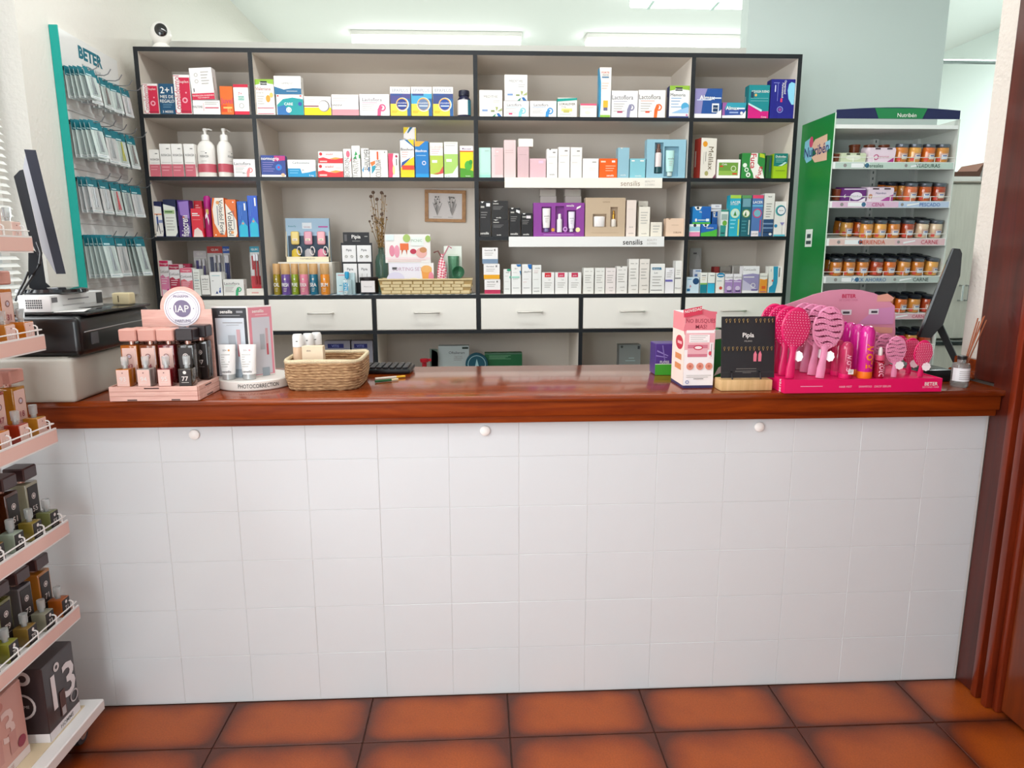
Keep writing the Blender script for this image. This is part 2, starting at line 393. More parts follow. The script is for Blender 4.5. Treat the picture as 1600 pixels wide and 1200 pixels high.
for r_ in (4, 5): MB().box(XS[0] + .02, 0, ZR[r_] - BD, XS[-1] - .02, .36, ZR[r_], BOARD, front=EDGE).build('shelf', un)
dx = [XS[0] + .02] + [atY(x, 493, UY).x for x in (417.5, 585, 748, 907.5, 1066.5)] + [XS[-1] - .02]
for i in range(6):
    a, b = dx[i] + (.01 if i else 0), dx[i + 1] - (.01 if i < 5 else 0)
    if i: MB().box(dx[i] - .01, 0, ZR[5], dx[i] + .01, .36, ZR[4] - BD, BOARD, front=EDGE).build('drawer_divider', un)
    d = MB().bbox(a + .002, .001, ZR[5] + .002, b - .002, .019, ZR[4] - BD - .002, CREAM, .0012).build('drawer', un)
    c = (a + b) / 2; h = MB(); z = ZR[5] + .088
    h.tube([(c - .06, 0, z), (c - .058, -.022, z), (c - .05, -.026, z), (c + .05, -.026, z), (c + .058, -.022, z), (c + .06, 0, z)], .0045, M('#d9d5cd', .3, .6), 8)
    h.build('handle', d)
for i in (2, 4): MB().box(dx[i] - .01, 0, .705, dx[i] + .01, .36, ZR[5] - BD, BOARD, front=EDGE).build('lower_divider', un)
for z in (.705, .4, .1): MB().box(XS[0] + .02, 0, z - BD, XS[-1] - .02, .36, z, BOARD, front=EDGE).build('shelf', un)
# security camera on the unit
p = atY(258, 68, 1.7); t = thing('security_camera', 'small round white security camera with black face on top of the unit', 'camera', (p.x, 1.66, ZR[0] + .0005), R(18)); t.scale = (1.25, 1.25, 1.35)
MB().lathe([(.0, 0), (.036, 0), (.037, .012), (.03, .022), (.022, .03)], WHITE, 20).build('base', t)
q = MB(); q.lathe([(.004, -.038), (.02, -.033), (.033, -.018), (.038, 0), (.035, .016), (.026, .032), (.012, .041), (.003, .043)], WHITE, 20, cz=.06); hb = q.build('head', t)
q = MB(); q.lathe([(.022, 0), (.0215, .004), (.016, .008), (.004, .01)], M('#101014', .1, coat=1), 20, T=Matrix.Translation((.004, -.031, .068)) @ Matrix.Rotation(R(82), 4, 'X')); lb = q.build('face', hb)
# ------------------------------------------------------------ cartons on the shelves
ROWN = {1: 'top shelf', 2: 'second shelf', 3: 'third shelf', 4: 'fourth shelf'}
BAYN = {'L': 'leftmost bay', 'A': 'wide left bay', 'B': 'wide right bay', 'R': 'rightmost bay'}
def bay_of(x): return 'L' if x < XS[1] else 'A' if x < XS[2] else 'B' if x < XS[3] else 'R'
PAPER = {}
def carton(row, x0, x1, yt, body, lab, art=(), Y=None, dep=.05, on=None, rz=0, side=None, name='carton', group=None, zb=None, lean=0, ybase=None, suffix=True):
    Y = UY + .012 if Y is None else Y
    yb = ybase or {1: 180, 2: 277, 3: 369, 4: 460, 5: 520}[row]
    a, b = atY(x0, yb, Y), atY(x1, yb, Y); zt = atY((x0 + x1) / 2, yt, Y).z
    z0 = ZR[row] if zb is None else zb
    if on is not None: z0 = on['top_z']
    bi = 'LABR'.index(bay_of((a.x + b.x) / 2)) if row < 5 else None
    if bi is not None: a.x = max(a.x, bays[bi][0] + .001); b.x = min(b.x, bays[bi][1] - .001)
    W_ = b.x - a.x - .0012; H = zt - z0; q = MB(); bm_ = M(body, .42)
    q.box(-W_ / 2, 0, 0, W_ / 2, dep, H, bm_)
    # tuck flap and slit on the top, glue seam on the flank
    q.box(-W_ / 2 + .002, .002, H - .0002, W_ / 2 - .002, dep - .004, H + .0006, bm_)
    q.art((-W_ / 2, 0, 0), (W_, 0, 0), (0, 0, H), art)
    sm = M(side, .45) if side else None
    for s in (-1, 1):
        O = (W_ / 2, 0, 0) if s > 0 else (-W_ / 2, dep, 0)
        q.art(O, (0, s * dep, 0), (0, 0, H), ([('R', 0, 0, 1, 1, sm)] if sm else []) + [('R', .93, .01, .95, .99, M('#8d8a86', .6))] + [('R', .15, .3, .3, .7, M('#b9b5b0', .5))])
    z0 += .0006; o = q.build(name, None, ((a.x + b.x) / 2, Y, z0), rz, smooth=False)
    if lean: o.rotation_euler = (0, R(lean), rz)
    bay = BAYN[bay_of((a.x + b.x) / 2)]
    if suffix: lab = lab + (', %s, %s' % (ROWN[row], bay))
    tag(o, lab, 'box', group or ('cartons on the %s of the %s' % (ROWN.get(row, 'lower shelf'), bay)))
    return {'o': o, 'top_z': z0 + H + .0007, 'x': (a.x + b.x) / 2, 'w': W_, 'H': H}
G1, G2, G3 = '#8f8b88', '#5c5a5c', '#b8b4ae'
def Rr(a, b, c, d, m): return ('R', a, b, c, d, m)
def lacto(c): return [('T', .42, .76, .17, 'Lactoflora', G2), Rr(.08, .60, .6, .615, c), ('L', .08, .5, .5, 4, .09, G3), ('O', .76, .38, .12, .045, c), ('P', [(.58, 0), (.7, 0), (.72, .25), (.78, .42), (.68, .5), (.6, .3)], c)]
def lines(c=G3, a=.12, b=.85, v=.6, n=4, dv=.11): return ('L', a, b, v, n, dv, c)
c = carton
# --- top shelf, leftmost bay
cd1 = lambda: [('T', .16, .5, .17, 'Complidermol', '#c23a50', 90), Rr(.34, .03, .98, .93, '#cf1f45'), ('T', .62, .83, .07, 'Suplen', WHITE), ('D', .62, .36, .17, '#f0a9b8'), ('D', .62, .36, .09, '#cf1f45'), ('D', .72, .55, .05, '#f0a9b8'), Rr(.34, .03, .98, .1, '#b01a3c')]
c(1, 223, 250, 131, '#f3efec', 'short white carton with red panel and vertical lettering, left end', cd1())
c(1, 251.5, 275, 131, '#154d70', 'dark blue carton lettered 2+1', [('T', .5, .8, .22, '2+1', WHITE, 0, .02), ('T', .5, .58, .1, 'MES DE', WHITE, 0, .01), ('T', .5, .44, .1, 'REGALO', WHITE, 0, .01), Rr(.15, .37, .85, .38, '#8fb0c4'), lines('#6f97b0', .2, .8, .3, 2, .07), ('T', .5, .09, .075, '3 MESES', WHITE, 0, .01)])
c(1, 275.5, 301, 117, '#f3efec', 'tall white carton with red panel and vertical lettering', cd1())
a = c(1, 302.5, 345, 157, '#f4f0ee', 'low white carton with thin red lines lying under a taller one', [('T', .18, .55, .16, 'IRALTONE', G2), Rr(.39, .25, .4, .8, '#d0405c'), Rr(.45, .45, .95, .52, '#d0405c'), lines(G3, .45, .95, .85, 2, .13)])
c(1, 303, 338, 106, '#f4f0ee', 'upright white carton, red bottom band, standing on a low carton', [Rr(0, 0, 1, .2, '#d8284c'), ('T', .5, .13, .05, 'PREVENCION AVANZADA', WHITE), ('T', .5, .06, .04, 'TRATAMIENTO', WHITE), ('O', .28, .78, .08, .02, G3), ('O', .28, .58, .08, .02, G3), lines(G3, .5, .85, .85, 5, .09), Rr(.1, .25, .14, .36, G2)], on=dict(a, top_z=a['top_z'] + .0022), lean=-3)
c(1, 346, 366, 135, '#ee6a1c', 'orange carton with pink scribbled lettering', [('T', .5, .5, .2, 'Juvel', '#c93a6a', 0, .02), ('T', .55, .16, .12, 'GEL', '#f6b26b', 0, .01), Rr(.05, .1, .5, .35, '#e04a1a'), Rr(.2, .22, .9, .28, '#f6c06a')])
c(1, 367, 390.5, 132, '#f4f2f0', 'white carton with red border top and bottom', [Rr(0, .9, 1, 1, '#c8213f'), Rr(.12, .86, .9, .9, '#f4f2f0'), Rr(0, 0, 1, .12, '#d5203f'), ('T', .45, .7, .1, '7+', '#c8213f'), Rr(.3, .48, .7, .62, '#8fc2b4'), ('T', .5, .55, .07, 'DTX', WHITE), ('O', .5, .3, .17, .04, G3)])
# --- top shelf, wide left bay
leaf_top = [('P', [(0, .84), (.5, .9), (1, .86), (1, 1), (0, 1)], '#8db63a'), Rr(.28, .84, .64, .95, '#2c3630'), ('T', .46, .895, .05, 'Drasanvi', WHITE)]
c(1, 399, 430.5, 124, '#f5f0e8', 'white carton with green top and yellow flower', leaf_top + [('T', .42, .74, .1, 'Valeriana', '#a5484c'), ('T', .25, .62, .05, 'FORTE', G1), lines(G3, .08, .45, .52, 4, .07), ('E', .66, .46, .12, .1, '#e8a03c'), ('E', .85, .56, .1, .07, '#f2c56a'), Rr(.06, .19, .95, .21, '#c0506c'), Rr(.06, .03, .95, .05, '#c0506c')])
a = c(1, 433, 475, 148, '#f1f4f2', 'turquoise and white carton with round emblem', [('P', [(.02, 0), (1, 0), (1, .78), (.6, .86), (.25, .78), (.02, .5)], '#1c9a9c'), ('P', [(.02, 0), (.5, 0), (.3, .5), (.02, .4)], '#2b6fae'), ('T', .45, .55, .13, 'CARE', WHITE, 0, .02), ('O', .45, .26, .1, .03, WHITE), ('E', .45, .26, .05, .1, '#dff2ef'), ('D', .88, .55, .07, '#3b4fa0'), Rr(.03, .9, .1, .97, '#d84a4a'), Rr(.88, .9, .95, .97, '#d84a4a')])
c(1, 431, 473, 119, '#f6f3ee', 'white carton with dark blue wave standing on the turquoise one', [('P', [(0, 0), (1, 0), (1, .32), (.7, .34), (.35, .26), (0, .42)], '#2b6c94'), ('T', .5, .6, .11, 'SIIMMENSY', G1), ('T', .45, .45, .06, 'probiotic', G3), Rr(.45, .16, .85, .18, WHITE)], on=a)
c(1, 476, 518, 151, '#f7f3ee', 'white and yellow carton with white disc', [Rr(0, 0, 1, .42, '#f4d50a'), Rr(0, .46, .55, .52, '#8c2f22'), ('D', .74, .5, .21, '#8d8580'), ('D', .72, .5, .18, '#f6f2ef'), lines('#e0aab0', .1, .45, .84, 2, .1)])
c(1, 519, 561, 148, '#f5eeeb', 'white carton with pink bottom band', [Rr(0, 0, 1, .3, '#e2929a'), ('T', .2, .5, .09, 'GINESENA', G2, 0, .01), lines('#e3c2c0', .05, .6, .8, 2, .12), ('E', .8, .5, .07, .1, '#eed9d4')])
c(1, 562.5, 609, 147.5, '#f5eff0', 'white carton with pink looped figure', lacto('#e4557f'))
for i, (x0, x1, u, d, nm) in enumerate(((610.5, 642, '#4c4a86', '#2a3d86', 'purple'), (643, 675.5, '#4aa3c8', '#6b7fa0', 'light blue'), (677, 708.5, '#3d4c80', '#2d4f9a', 'dark blue'))):
    c(1, x0, x1, 136, '#f2eee8', 'yellow and white carton with %s panel and disc' % nm, [('T', .5, .88, .11, 'EPAPLUS', '#8a8c9a', 0, .005), Rr(0, .42, 1, .77, u), Rr(0, 0, .83, .42, '#f3d24a'), Rr(.83, 0, 1, .6, '#2b5f98'), Rr(.05, .7, .6, .77, '#34508c'), ('D', .6, .4, .33, '#bfe0ea'), ('D', .58, .41, .3, '#e8a94a'), ('D', .58, .4, .26, d), ('T', .58, .45, .05, 'COLAGENO', WHITE), Rr(.38, .33, .8, .37, '#c9d7ea'), lines('#b99a2a', .05, .35, .16, 2, .05)])
# navy pill bottle
p0, p1 = atY(714.5, 180, UY + .03), atY(736, 180, UY + .03); r = (p1.x - p0.x) / 2
t = thing('pill_bottle', 'navy pill bottle with white label, right end of the top shelf in wide left bay', 'bottle', ((p0.x + p1.x) / 2, UY + .03 + r, ZR[1] + .0006))
NAVY = M('#1c1f3c', .2)
MB().lathe([(r * .9, 0), (r, .003), (r, .082), (r * .75, .094), (r * .7, .1)], NAVY, 24).build('body', t)
MB().lathe([(r * .78, .1), (r * .8, .102), (r * .8, .122), (r * .74, .125)], M('#15172e', .4), 24).build('cap', t)
q = MB(); n = 24
q.add([((r + .0006) * math.cos(-PI * .95 + PI * .8 * i / n), (r + .0006) * math.sin(-PI * .95 + PI * .8 * i / n), z) for z in (.012, .08) for i in range(n + 1)], [(i, i + 1, n + 2 + i, n + 1 + i) for i in range(n)], M('#efe9e6', .4)); q.build('label', t)
q = MB(); q.add([((r + .001) * math.cos(-PI * .32 + PI * .22 * i / n), (r + .001) * math.sin(-PI * .32 + PI * .22 * i / n), z) for z in (.012, .08) for i in range(n + 1)], [(i, i + 1, n + 2 + i, n + 1 + i) for i in range(n)], M('#1f7387', .4)); q.build('label_stripe', t)
# --- top shelf, wide right bay
petal = [('T', .5, .76, .1, 'MEDITHE', G1), lines(G3, .6, .9, .6, 2, .07), Rr(.12, .2, .36, .27, '#7c9cc8'), Rr(.5, .18, .66, .25, '#8d9a6a'), ('P', [(.75, .12), (.82, 0), (.98, .0), (.85, .14)], '#2a6db0'), ('P', [(.72, .12), (.55, 0), (.68, 0)], '#2f8a6a'), ('P', [(.78, .2), (.98, .22), (.98, .33)], '#a9b47a'), ('P', [(.75, .2), (.7, .38), (.82, .36)], '#a8b070')]
c(1, 749, 785, 141, '#f4f1ea', 'square white carton with blue and green petals, left end', petal)
a = c(1, 787, 826.5, 158, '#f4f1ef', 'white carton with turquoise looped figure and red dash', lacto('#86c9d2') + [Rr(.2, .14, .34, .24, '#d6507a')])
c(1, 788.5, 824, 117, '#f1eeea', 'white carton with petals standing on a looped figure carton', petal, on=a)
c(1, 828, 869.5, 158, '#f4f1ef', 'white carton with blue looped figure', lacto('#3f93d0'))
c(1, 871, 901.5, 153, '#f3efe6', 'cream carton with teal top stripe', [('P', [(0, .8), (1, .88), (1, 1), (0, .95)], '#1b9d90'), ('T', .5, .68, .12, 'LORALEVER', G2, 0, .01), ('T', .3, .54, .08, '10 mg', G1), Rr(.2, .3, .75, .45, '#e9dc8a'), Rr(.3, .24, .6, .38, '#c9c26a'), lines('#9bb9a0', .1, .7, .14, 1, .07)], side='#1b9d90')
c(1, 906.5, 932, 162, '#f6f2ec', 'small white carton with pink top stripe', [Rr(0, .86, 1, 1, '#de5f7c'), lines(G3, .1, .9, .75, 2, .08), ('E', .45, .35, .18, .12, '#dde7cf')])
c(1, 935.5, 954, 105.5, '#f3ece3', 'very tall narrow cream carton with blue curved edge', [('P', [(0, 0), (.08, 0), (.16, .3), (.14, .7), (0, .95)], '#2b93bd'), ('T', .5, .9, .04, 'FORTE', '#c0332a', 0, .01), ('T', .5, .85, .03, 'CRECER', G2), Rr(.2, .79, .8, .82, '#5d86a8'), Rr(.35, .2, .75, .34, '#ecb93a'), Rr(.38, .14, .72, .2, '#6a6a8c'), Rr(.1, 0, .95, .05, '#8fc04a'), lines('#e6c8bb', .2, .8, .68, 3, .05)], side='#3aa0cc')
c(1, 955, 996, 142, '#f2efef', 'glossy white carton with grey violet looped figure', lacto('#8d8ba8') + [Rr(.22, .18, .42, .24, '#b8486c')])
c(1, 997, 1039, 141, '#f4f0ec', 'glossy white carton with orange looped figure', lacto('#ef6c2a') + [Rr(.26, .18, .42, .24, '#e8583a')])
c(1, 1045, 1076, 134, '#f2f3f0', 'white carton with green top and light blue head', leaf_top + [('T', .42, .72, .1, 'Memoria', G2), lines('#8fb0d6', .08, .6, .6, 4, .09), ('D', .8, .35, .2, '#4fa5cf'), ('P', [(.1, .15), (.98, .15), (.98, .35), (.5, .25)], '#9cc4e6'), Rr(0, 0, 1, .05, '#2a3f78'), Rr(.08, .06, .95, .13, '#f0f0f4'), ('D', .9, .09, .05, '#c96a9a')], side='#263060')
# --- top shelf, rightmost bay
c(1, 1084.5, 1127, 138.5, '#1f4f96', 'blue carton with lilac left fade and white foot', [('P', [(0, .14), (.25, .14), (.3, .6), (.45, 1), (0, 1)], '#8f88b8'), ('P', [(0, 0), (1, 0), (1, .3), (.8, .15), (0, .15)], '#f2f0ee'), ('T', .45, .7, .15, 'Almax', WHITE, 0, .03), Rr(.62, .66, .97, .7, '#dfe6f4'), Rr(.08, .6, .6, .63, '#cfd9ee'), Rr(.64, .2, .9, .5, '#e8eaf0'), Rr(.68, .22, .86, .44, '#1d3e63'), ('T', .77, .35, .05, 'almax', WHITE)])
c(1, 1128, 1165, 160.6, '#2e4f9c', 'small teal and blue carton with white foot', [Rr(0, .6, 1, 1, '#2d9aae'), ('P', [(0, 0), (.12, 0), (.1, .6), (.2, 1), (0, 1)], '#9a5a9a'), ('T', .42, .66, .24, 'Almax', WHITE, 0, .03), Rr(.62, .58, .95, .68, '#e7ecf6'), Rr(.3, .32, .68, .42, '#9fb2dd'), ('P', [(0, 0), (1, 0), (1, .5), (.85, .22), (0, .18)], '#f2f0ee'), ('D', .82, .34, .06, WHITE)])
c(1, 1168, 1200.5, 133, '#12898f', 'teal carton with magenta lower corner', [('P', [(0, 0), (1, 0), (1, .22), (.6, .22), (0, .42)], '#d0127c'), ('P', [(0, .42), (.65, .2), (.68, .26), (0, .47)], '#bfe4e4'), ('T', .55, .81, .07, 'AQUILEA SUENO', WHITE, 0, .02), Rr(.1, .62, .24, .8, '#173f58'), ('D', .34, .7, .06, '#e0b060'), Rr(.1, .6, .95, .61, '#8fd0d0'), Rr(.1, .52, .95, .53, '#8fd0d0'), ('T', .78, .05, .05, 'Comp', WHITE)], side='#0f7d84')
c(1, 1202, 1242, 124, '#1b1c84', 'large navy carton with light blue circle segment', [('P', [(1, .36), (1, .9), (.85, .93), (.74, .88), (.7, .72), (.76, .5), (.9, .36)], '#8fd3ec'), ('T', .6, .8, .055, 'Omeprazol', WHITE, -90, .02), ('T', .5, .72, .055, 'Paracetamol', WHITE, -90, .02), Rr(.42, .42, .5, .52, '#e03a6a'), lines('#8f93d8', .1, .35, .9, 1, .05), Rr(.28, .45, .3, .9, '#8085d0'), Rr(.16, .68, .2, .85, '#d8daf4'), ('O', .42, .23, .13, .03, '#8f93d8'), ('D', .42, .23, .07, '#8a4a9a')], side='#15166e')
# --- second shelf, leftmost bay
rose = lambda h=.45: [Rr(0, 0, 1, h, '#cf6a78'), ('T', .55, .64 + (.45 - h) * .3, .07, 'ROSACEA', G2, 0, .01), Rr(.6, .84, .85, .87, G1), lines('#e8a0a8', .1, .8, h - .1, 2, .1), Rr(.1, h + .05, .9, h + .06, G3)]
c(2, 230, 252, 234, '#f5f1ec', 'short white carton with rose bottom half, left end', rose())
c(2, 253, 270.5, 225, '#f5f1ec', 'first tall white carton with rose lower part, beside the short one', rose(.38))
c(2, 271, 288.5, 225, '#f5f1ec', 'second tall white carton with rose lower part', rose(.38))
c(2, 290.5, 307, 225, '#f5f1ec', 'third tall white carton with rose lower part, beside the pump bottles', rose(.38))
def pump(x0, x1, yb, yt, Y, lab, rz):
    a, b = atY(x0, yb, Y), atY(x1, yb, Y); r = (b.x - a.x) / 2
    t = thing('pump_bottle', lab, 'bottle', ((a.x + b.x) / 2, Y + r * .7, ZR[2] + .0006), rz, 'pump bottles on the second shelf')
    q = MB(); q.lathe([(r * .92, 0), (r, .004), (r, .13), (r * .93, .145), (r * .7, .16), (r * .42, .168)], M('#f3efe9', .3), 28, sy=.7); bo = q.build('body', t)
    q = MB(); N = 28
    q.add([((r + .0007) * math.cos(2 * PI * i / N), .7 * (r + .0012) * math.sin(2 * PI * i / N), z) for z in (.022, .06) for i in range(N)], [(i, (i + 1) % N, N + (i + 1) % N, N + i) for i in range(N)], M('#c85a68', .35)); q.build('label_band', t)
    q = MB(); q.art((-.02, -.7 * r - .0006, .07), (.04, 0, 0), (0, 0, .05), [('T', .5, .5, .2, 'ROSACEA', G2, 0, .01), Rr(.1, .9, .6, .93, G3), Rr(.6, .75, .8, .82, G2), Rr(.1, .05, .7, .08, G3)]); q.build('lettering', t)
    q = MB(); q.lathe([(r * .42, .168), (r * .42, .19), (r * .36, .195), (r * .16, .197), (r * .16, .215)], WHITE, 20); pm = q.build('pump_collar', t)
    q = MB(); q.lathe([(r * .22, .212), (r * .25, .216), (r * .22, .224)], WHITE, 16); q.tube([(0, 0, .219), (.02, -.004, .2195), (.036, -.007, .215)], .0042, WHITE, 8, r2=.003); q.build('pump_nozzle', t)
pump(308, 336, 275, 226, UY + .02, 'white pump bottle with rose band, nozzle pointing right, second shelf', 0)
pump(337, 365, 275, 226, UY + .02, 'white pump bottle with rose band, nozzle turned away, second shelf', R(70))
c(2, 366, 400, 249, '#f5f1f0', 'small white carton with coral ring', lacto('#ee8f90') + [('T', .5, .2, .1, '30+1', G2)])
# --- second shelf, wide left bay
c(2, 409.5, 447, 243, '#27408e', 'dark blue carton with magenta flash and white foot', [Rr(0, 0, 1, .1, '#eceaf0'), ('P', [(.55, .72), (1, .78), (1, .98), (.55, .98)], '#c0347a'), ('T', .38, .86, .15, 'normogrip', WHITE, 0, .02), lines('#8b83c4', .06, .55, .66, 5, .1), ('D', .72, .45, .13, '#2f7fd0'), ('D', .72, .45, .05, '#b23a74'), ('E', .88, .1, .08, .08, '#e8b890')], rz=R(4))
c(2, 450.5, 494, 250, '#f3f3f2', 'white carton with blue wavy lower half', [('P', [(0, 0), (1, 0), (1, .38), (.75, .28), (.5, .22), (.45, .5), (0, .5)], '#1e92c4'), ('T', .48, .84, .13, 'Carbocisteina', G2), lines('#7cc0dc', .06, .4, .36, 2, .14), ('T', .84, .1, .1, '5 mg', WHITE), Rr(.5, .38, .58, .42, G1)])
ena = [('D', .1, .78, .065, '#cf2a35'), ('T', .45, .78, .17, 'enadol', '#c23a44', 0, .01), ('P', [(0, 0), (1, 0), (1, .45), (.7, .3), (.4, .38), (.2, .5), (0, .42)], '#e2343c'), ('P', [(.45, .4), (.7, .5), (.95, .44), (.7, .3)], '#f0a04a'), Rr(.05, .08, .35, .2, '#f4c0b8'), Rr(.7, .66, .95, .68, '#e8a0a0')]
a = c(2, 497.5, 537, 255.5, '#f6efe9', 'white and red wavy carton with red disc, lower of two', ena)
c(2, 499, 537, 237, '#f6efe9', 'white and red wavy carton with red disc, upper of two', ena, on=a)
c(2, 538, 550, 233, '#f4f0ea', 'narrow white carton with pink leaf', [('E', .6, .82, .25, .12, '#e06a80'), ('P', [(.7, .5), (1, .6), (1, .72)], '#e06a80'), ('T', .4, .35, .18, 'BOIRON', G1, 90)])
c(2, 551, 564, 228, '#f4f1ea', 'narrow white carton with two green triangles', [('P', [(.3, .68), (.7, .72), (.5, .84)], '#2c9a52'), ('P', [(.15, .6), (.6, .56), (.5, .7)], '#2c9a52'), Rr(.85, .6, 1, .72, '#2c9a52'), ('T', .35, .3, .16, 'TANTUM', G1, 90), lines(G3, .6, .85, .5, 5, .07)])
c(2, 565.5, 578, 232, '#f4f1ea', 'narrow white carton with blue leaf and vertical lettering', [('P', [(.05, .25), (.35, .4), (.2, .15)], '#2a93c8'), ('T', .72, .62, .22, 'RHINOMER', G2, 90), Rr(.85, .2, 1, .35, '#2a6fa8')])
c(2, 578.5, 606.5, 235, '#f5efe8', 'white carton with orange and teal flashes and vertical lettering', [('P', [(.02, .55), (.3, .62), (.3, .5), (.1, .4)], '#e87838'), ('P', [(.1, .12), (.3, .3), (.32, .45), (.1, .4)], '#2d98ae'), Rr(.4, .65, .5, .95, '#e0582a'), ('T', .46, .33, .22, 'COULDINA', G2, 90), Rr(.58, .05, .6, .95, G3), ('D', .85, .93, .04, G1)])
c(2, 607.5, 624, 240, '#f4eee8', 'narrow white carton with pink left half', [('P', [(0, 0), (.35, 0), (.5, .3), (.4, .7), (.5, 1), (0, 1)], '#e4486c'), ('E', .5, .3, .12, .2, '#f0d890'), ('D', .78, .88, .12, '#a82a50'), Rr(.74, .5, .82, .78, G2)])
bis = [('P', [(0, .98), (.3, 1), (1, .8), (1, .86), (.7, 1), (0, 1)], '#2c6f9e'), ('P', [(.55, 1), (1, .82), (1, 1)], '#f2c51e'), ('P', [(0, 0), (1, 0), (1, .55), (.4, .42), (0, .24)], '#f6cc16'), ('P', [(.02, .26), (.1, .4), (.7, .52), (.95, .62), (.6, .46)], '#24549a'), Rr(.1, .2, 1, .32, '#e2442c'), ('T', .5, .75, .075, 'Bisolvon', G2, 0, .02), lines('#e2a8a0', .1, .6, .66, 3, .06)]
c(2, 626.5, 648, 218.5, '#f5f1ee', 'tall white and yellow carton with blue stripes and red band', bis)
c(2, 632.5, 652, 199, '#f5efec', 'taller yellow edged white carton standing behind, reaching highest', [('P', [(0, .86), (0, 1), (.45, 1)], '#f0d222'), ('P', [(.3, .9), (.5, 1), (.75, 1), (.35, .88)], '#2f6f92'), ('T', .5, .76, .06, 'Bisolvon', G1, 0, .01), Rr(.9, .4, 1, .98, '#f2dc5a')], Y=UY + .075)
c(2, 649.5, 670.5, 221, '#1478bd', 'blue carton with orange top corner', [('P', [(0, .86), (.3, .86), (.75, 1), (0, 1)], '#f2a83a'), ('T', .45, .74, .07, 'Bisolvon', WHITE, 0, .03), Rr(.1, .6, .8, .615, '#a9d3ef'), ('O', .65, .4, .16, .07, '#c8cce0'), Rr(0, 0, 1, .1, '#1d93d0')])
c(2, 672.5, 693, 223, '#b4c94a', 'green carton with cream top and red curve', [Rr(0, .63, 1, 1, '#f1ece4'), ('T', .5, .87, .06, 'GLIZIGEN', '#d08a8a'), lines('#dcaaa8', .1, .8, .8, 3, .06), Rr(.15, .42, .55, .5, '#f1f0d8'), ('P', [(.2, .1), (.7, .15), (1, .33), (1, .1)], '#d2504a'), ('P', [(0, 0), (1, 0), (1, .12), (.5, .07), (0, .1)], '#f4f0e8')])
c(2, 694.5, 716, 222, '#a9cf6a', 'green carton with cream top and pale foot', [Rr(0, .66, 1, 1, '#f2efe6'), lines(G3, .1, .9, .95, 2, .06), Rr(.15, .44, .55, .52, '#f0f2dc'), ('P', [(0, 0), (1, 0), (1, .35), (.6, .12), (0, .09)], '#dcece2'), ('T', .25, .04, .04, 'jarabe', G2)])
c(2, 719, 740, 228, '#e2d818', 'yellow and green carton with ivy leaf, right end', [Rr(0, .84, 1, 1, '#f1e8ec'), ('T', .5, .91, .06, 'Mucosan', '#6a3a6a', 0, .01), Rr(0, .81, 1, .845, '#d8562a'), ('P', [(0, 0), (1, 0), (1, .2), (.5, .28), (0, .3)], '#4f9a2a'), ('E', .62, .38, .28, .15, '#4fae3a'), ('E', .8, .48, .14, .08, '#3c9a30'), ('T', .6, .05, .04, 'hedera', WHITE)])
# --- second shelf, wide right bay
c(2, 748.5, 767, 231, '#bde6d8', 'mint green carton, left end', [Rr(0, 0, 1, .1, '#9cd6c8'), ('T', .7, .9, .04, 'sensilis', G1), Rr(.1, .14, .9, .15, '#9fcabd')])
c(2, 768, 786.5, 231, '#dccccc', 'pale grey pink carton', [Rr(.3, .1, 1, .98, '#e0bfbf'), Rr(.2, .72, .6, .73, G3), Rr(.4, .85, .6, .88, '#efe0e0')])
c(2, 787.5, 806, 219, '#e3c9c8', 'tallest pale pink carton', [Rr(.1, .72, .8, .73, '#c9abaa'), Rr(.1, .66, .8, .67, '#c9abaa')])
a = c(2, 808.5, 826.5, 229.5, '#d6b5b8', 'dusky pink carton with a small white box on top', [Rr(.1, .74, .8, .75, '#b9979a')])
c(2, 810, 833, 217, '#f2ede2', 'small white box lying on the dusky pink carton', [], on=a, Y=UY + .014)
c(2, 827.5, 853, 248, '#e0b9c0', 'low square pink carton', [Rr(.55, .75, .85, .9, '#e6c6da')])
wh = lambda t_='', y=.12: [Rr(.55, .86, .8, .9, G1), Rr(.15, .72, .85, .73, G3), Rr(.15, .5, .6, .51, G3)] + ([('T', .5, y, .05, t_, G2)] if t_ else [])
c(2, 854, 871, 233, '#f1ede8', 'white carton with dark half moon notch at the top', wh('sensilis') + [('P', [(.2, 1), (.3, .96), (.4, 1)], '#33302c')])
c(2, 872, 890, 230, '#f2ece6', 'tall plain white carton left of an equal one', wh())
c(2, 891, 909, 230.5, '#f0ece6', 'tall plain white carton beside the low white one', wh())
c(2, 910, 935, 248, '#f3efea', 'low square white carton beside the orange one', [Rr(.6, .8, .85, .84, G1), Rr(.4, .5, .8, .51, G3), Rr(.4, .4, .8, .41, G3)])
c(2, 936, 964, 248, '#f2621a', 'square bright orange carton', [('T', .62, .13, .1, 'sensilis', WHITE, 0, .02), Rr(.08, .8, .35, .88, '#f9d0b4'), Rr(.7, .8, .88, .9, WHITE), lines('#f6c3a0', .35, .9, .6, 3, .12)])
c(2, 964.5, 982.5, 231, '#92bccb', 'tall light blue carton', [('T', .5, .1, .05, 'sensilis', WHITE), ('P', [(.2, 1), (.3, .96), (.45, 1)], WHITE)])
c(2, 983.5, 1008, 248, '#86c3cf', 'low square aqua carton', [('T', .55, .12, .09, 'sensilis', WHITE), Rr(.1, .85, .3, .92, WHITE), Rr(.65, .85, .9, .92, WHITE)])
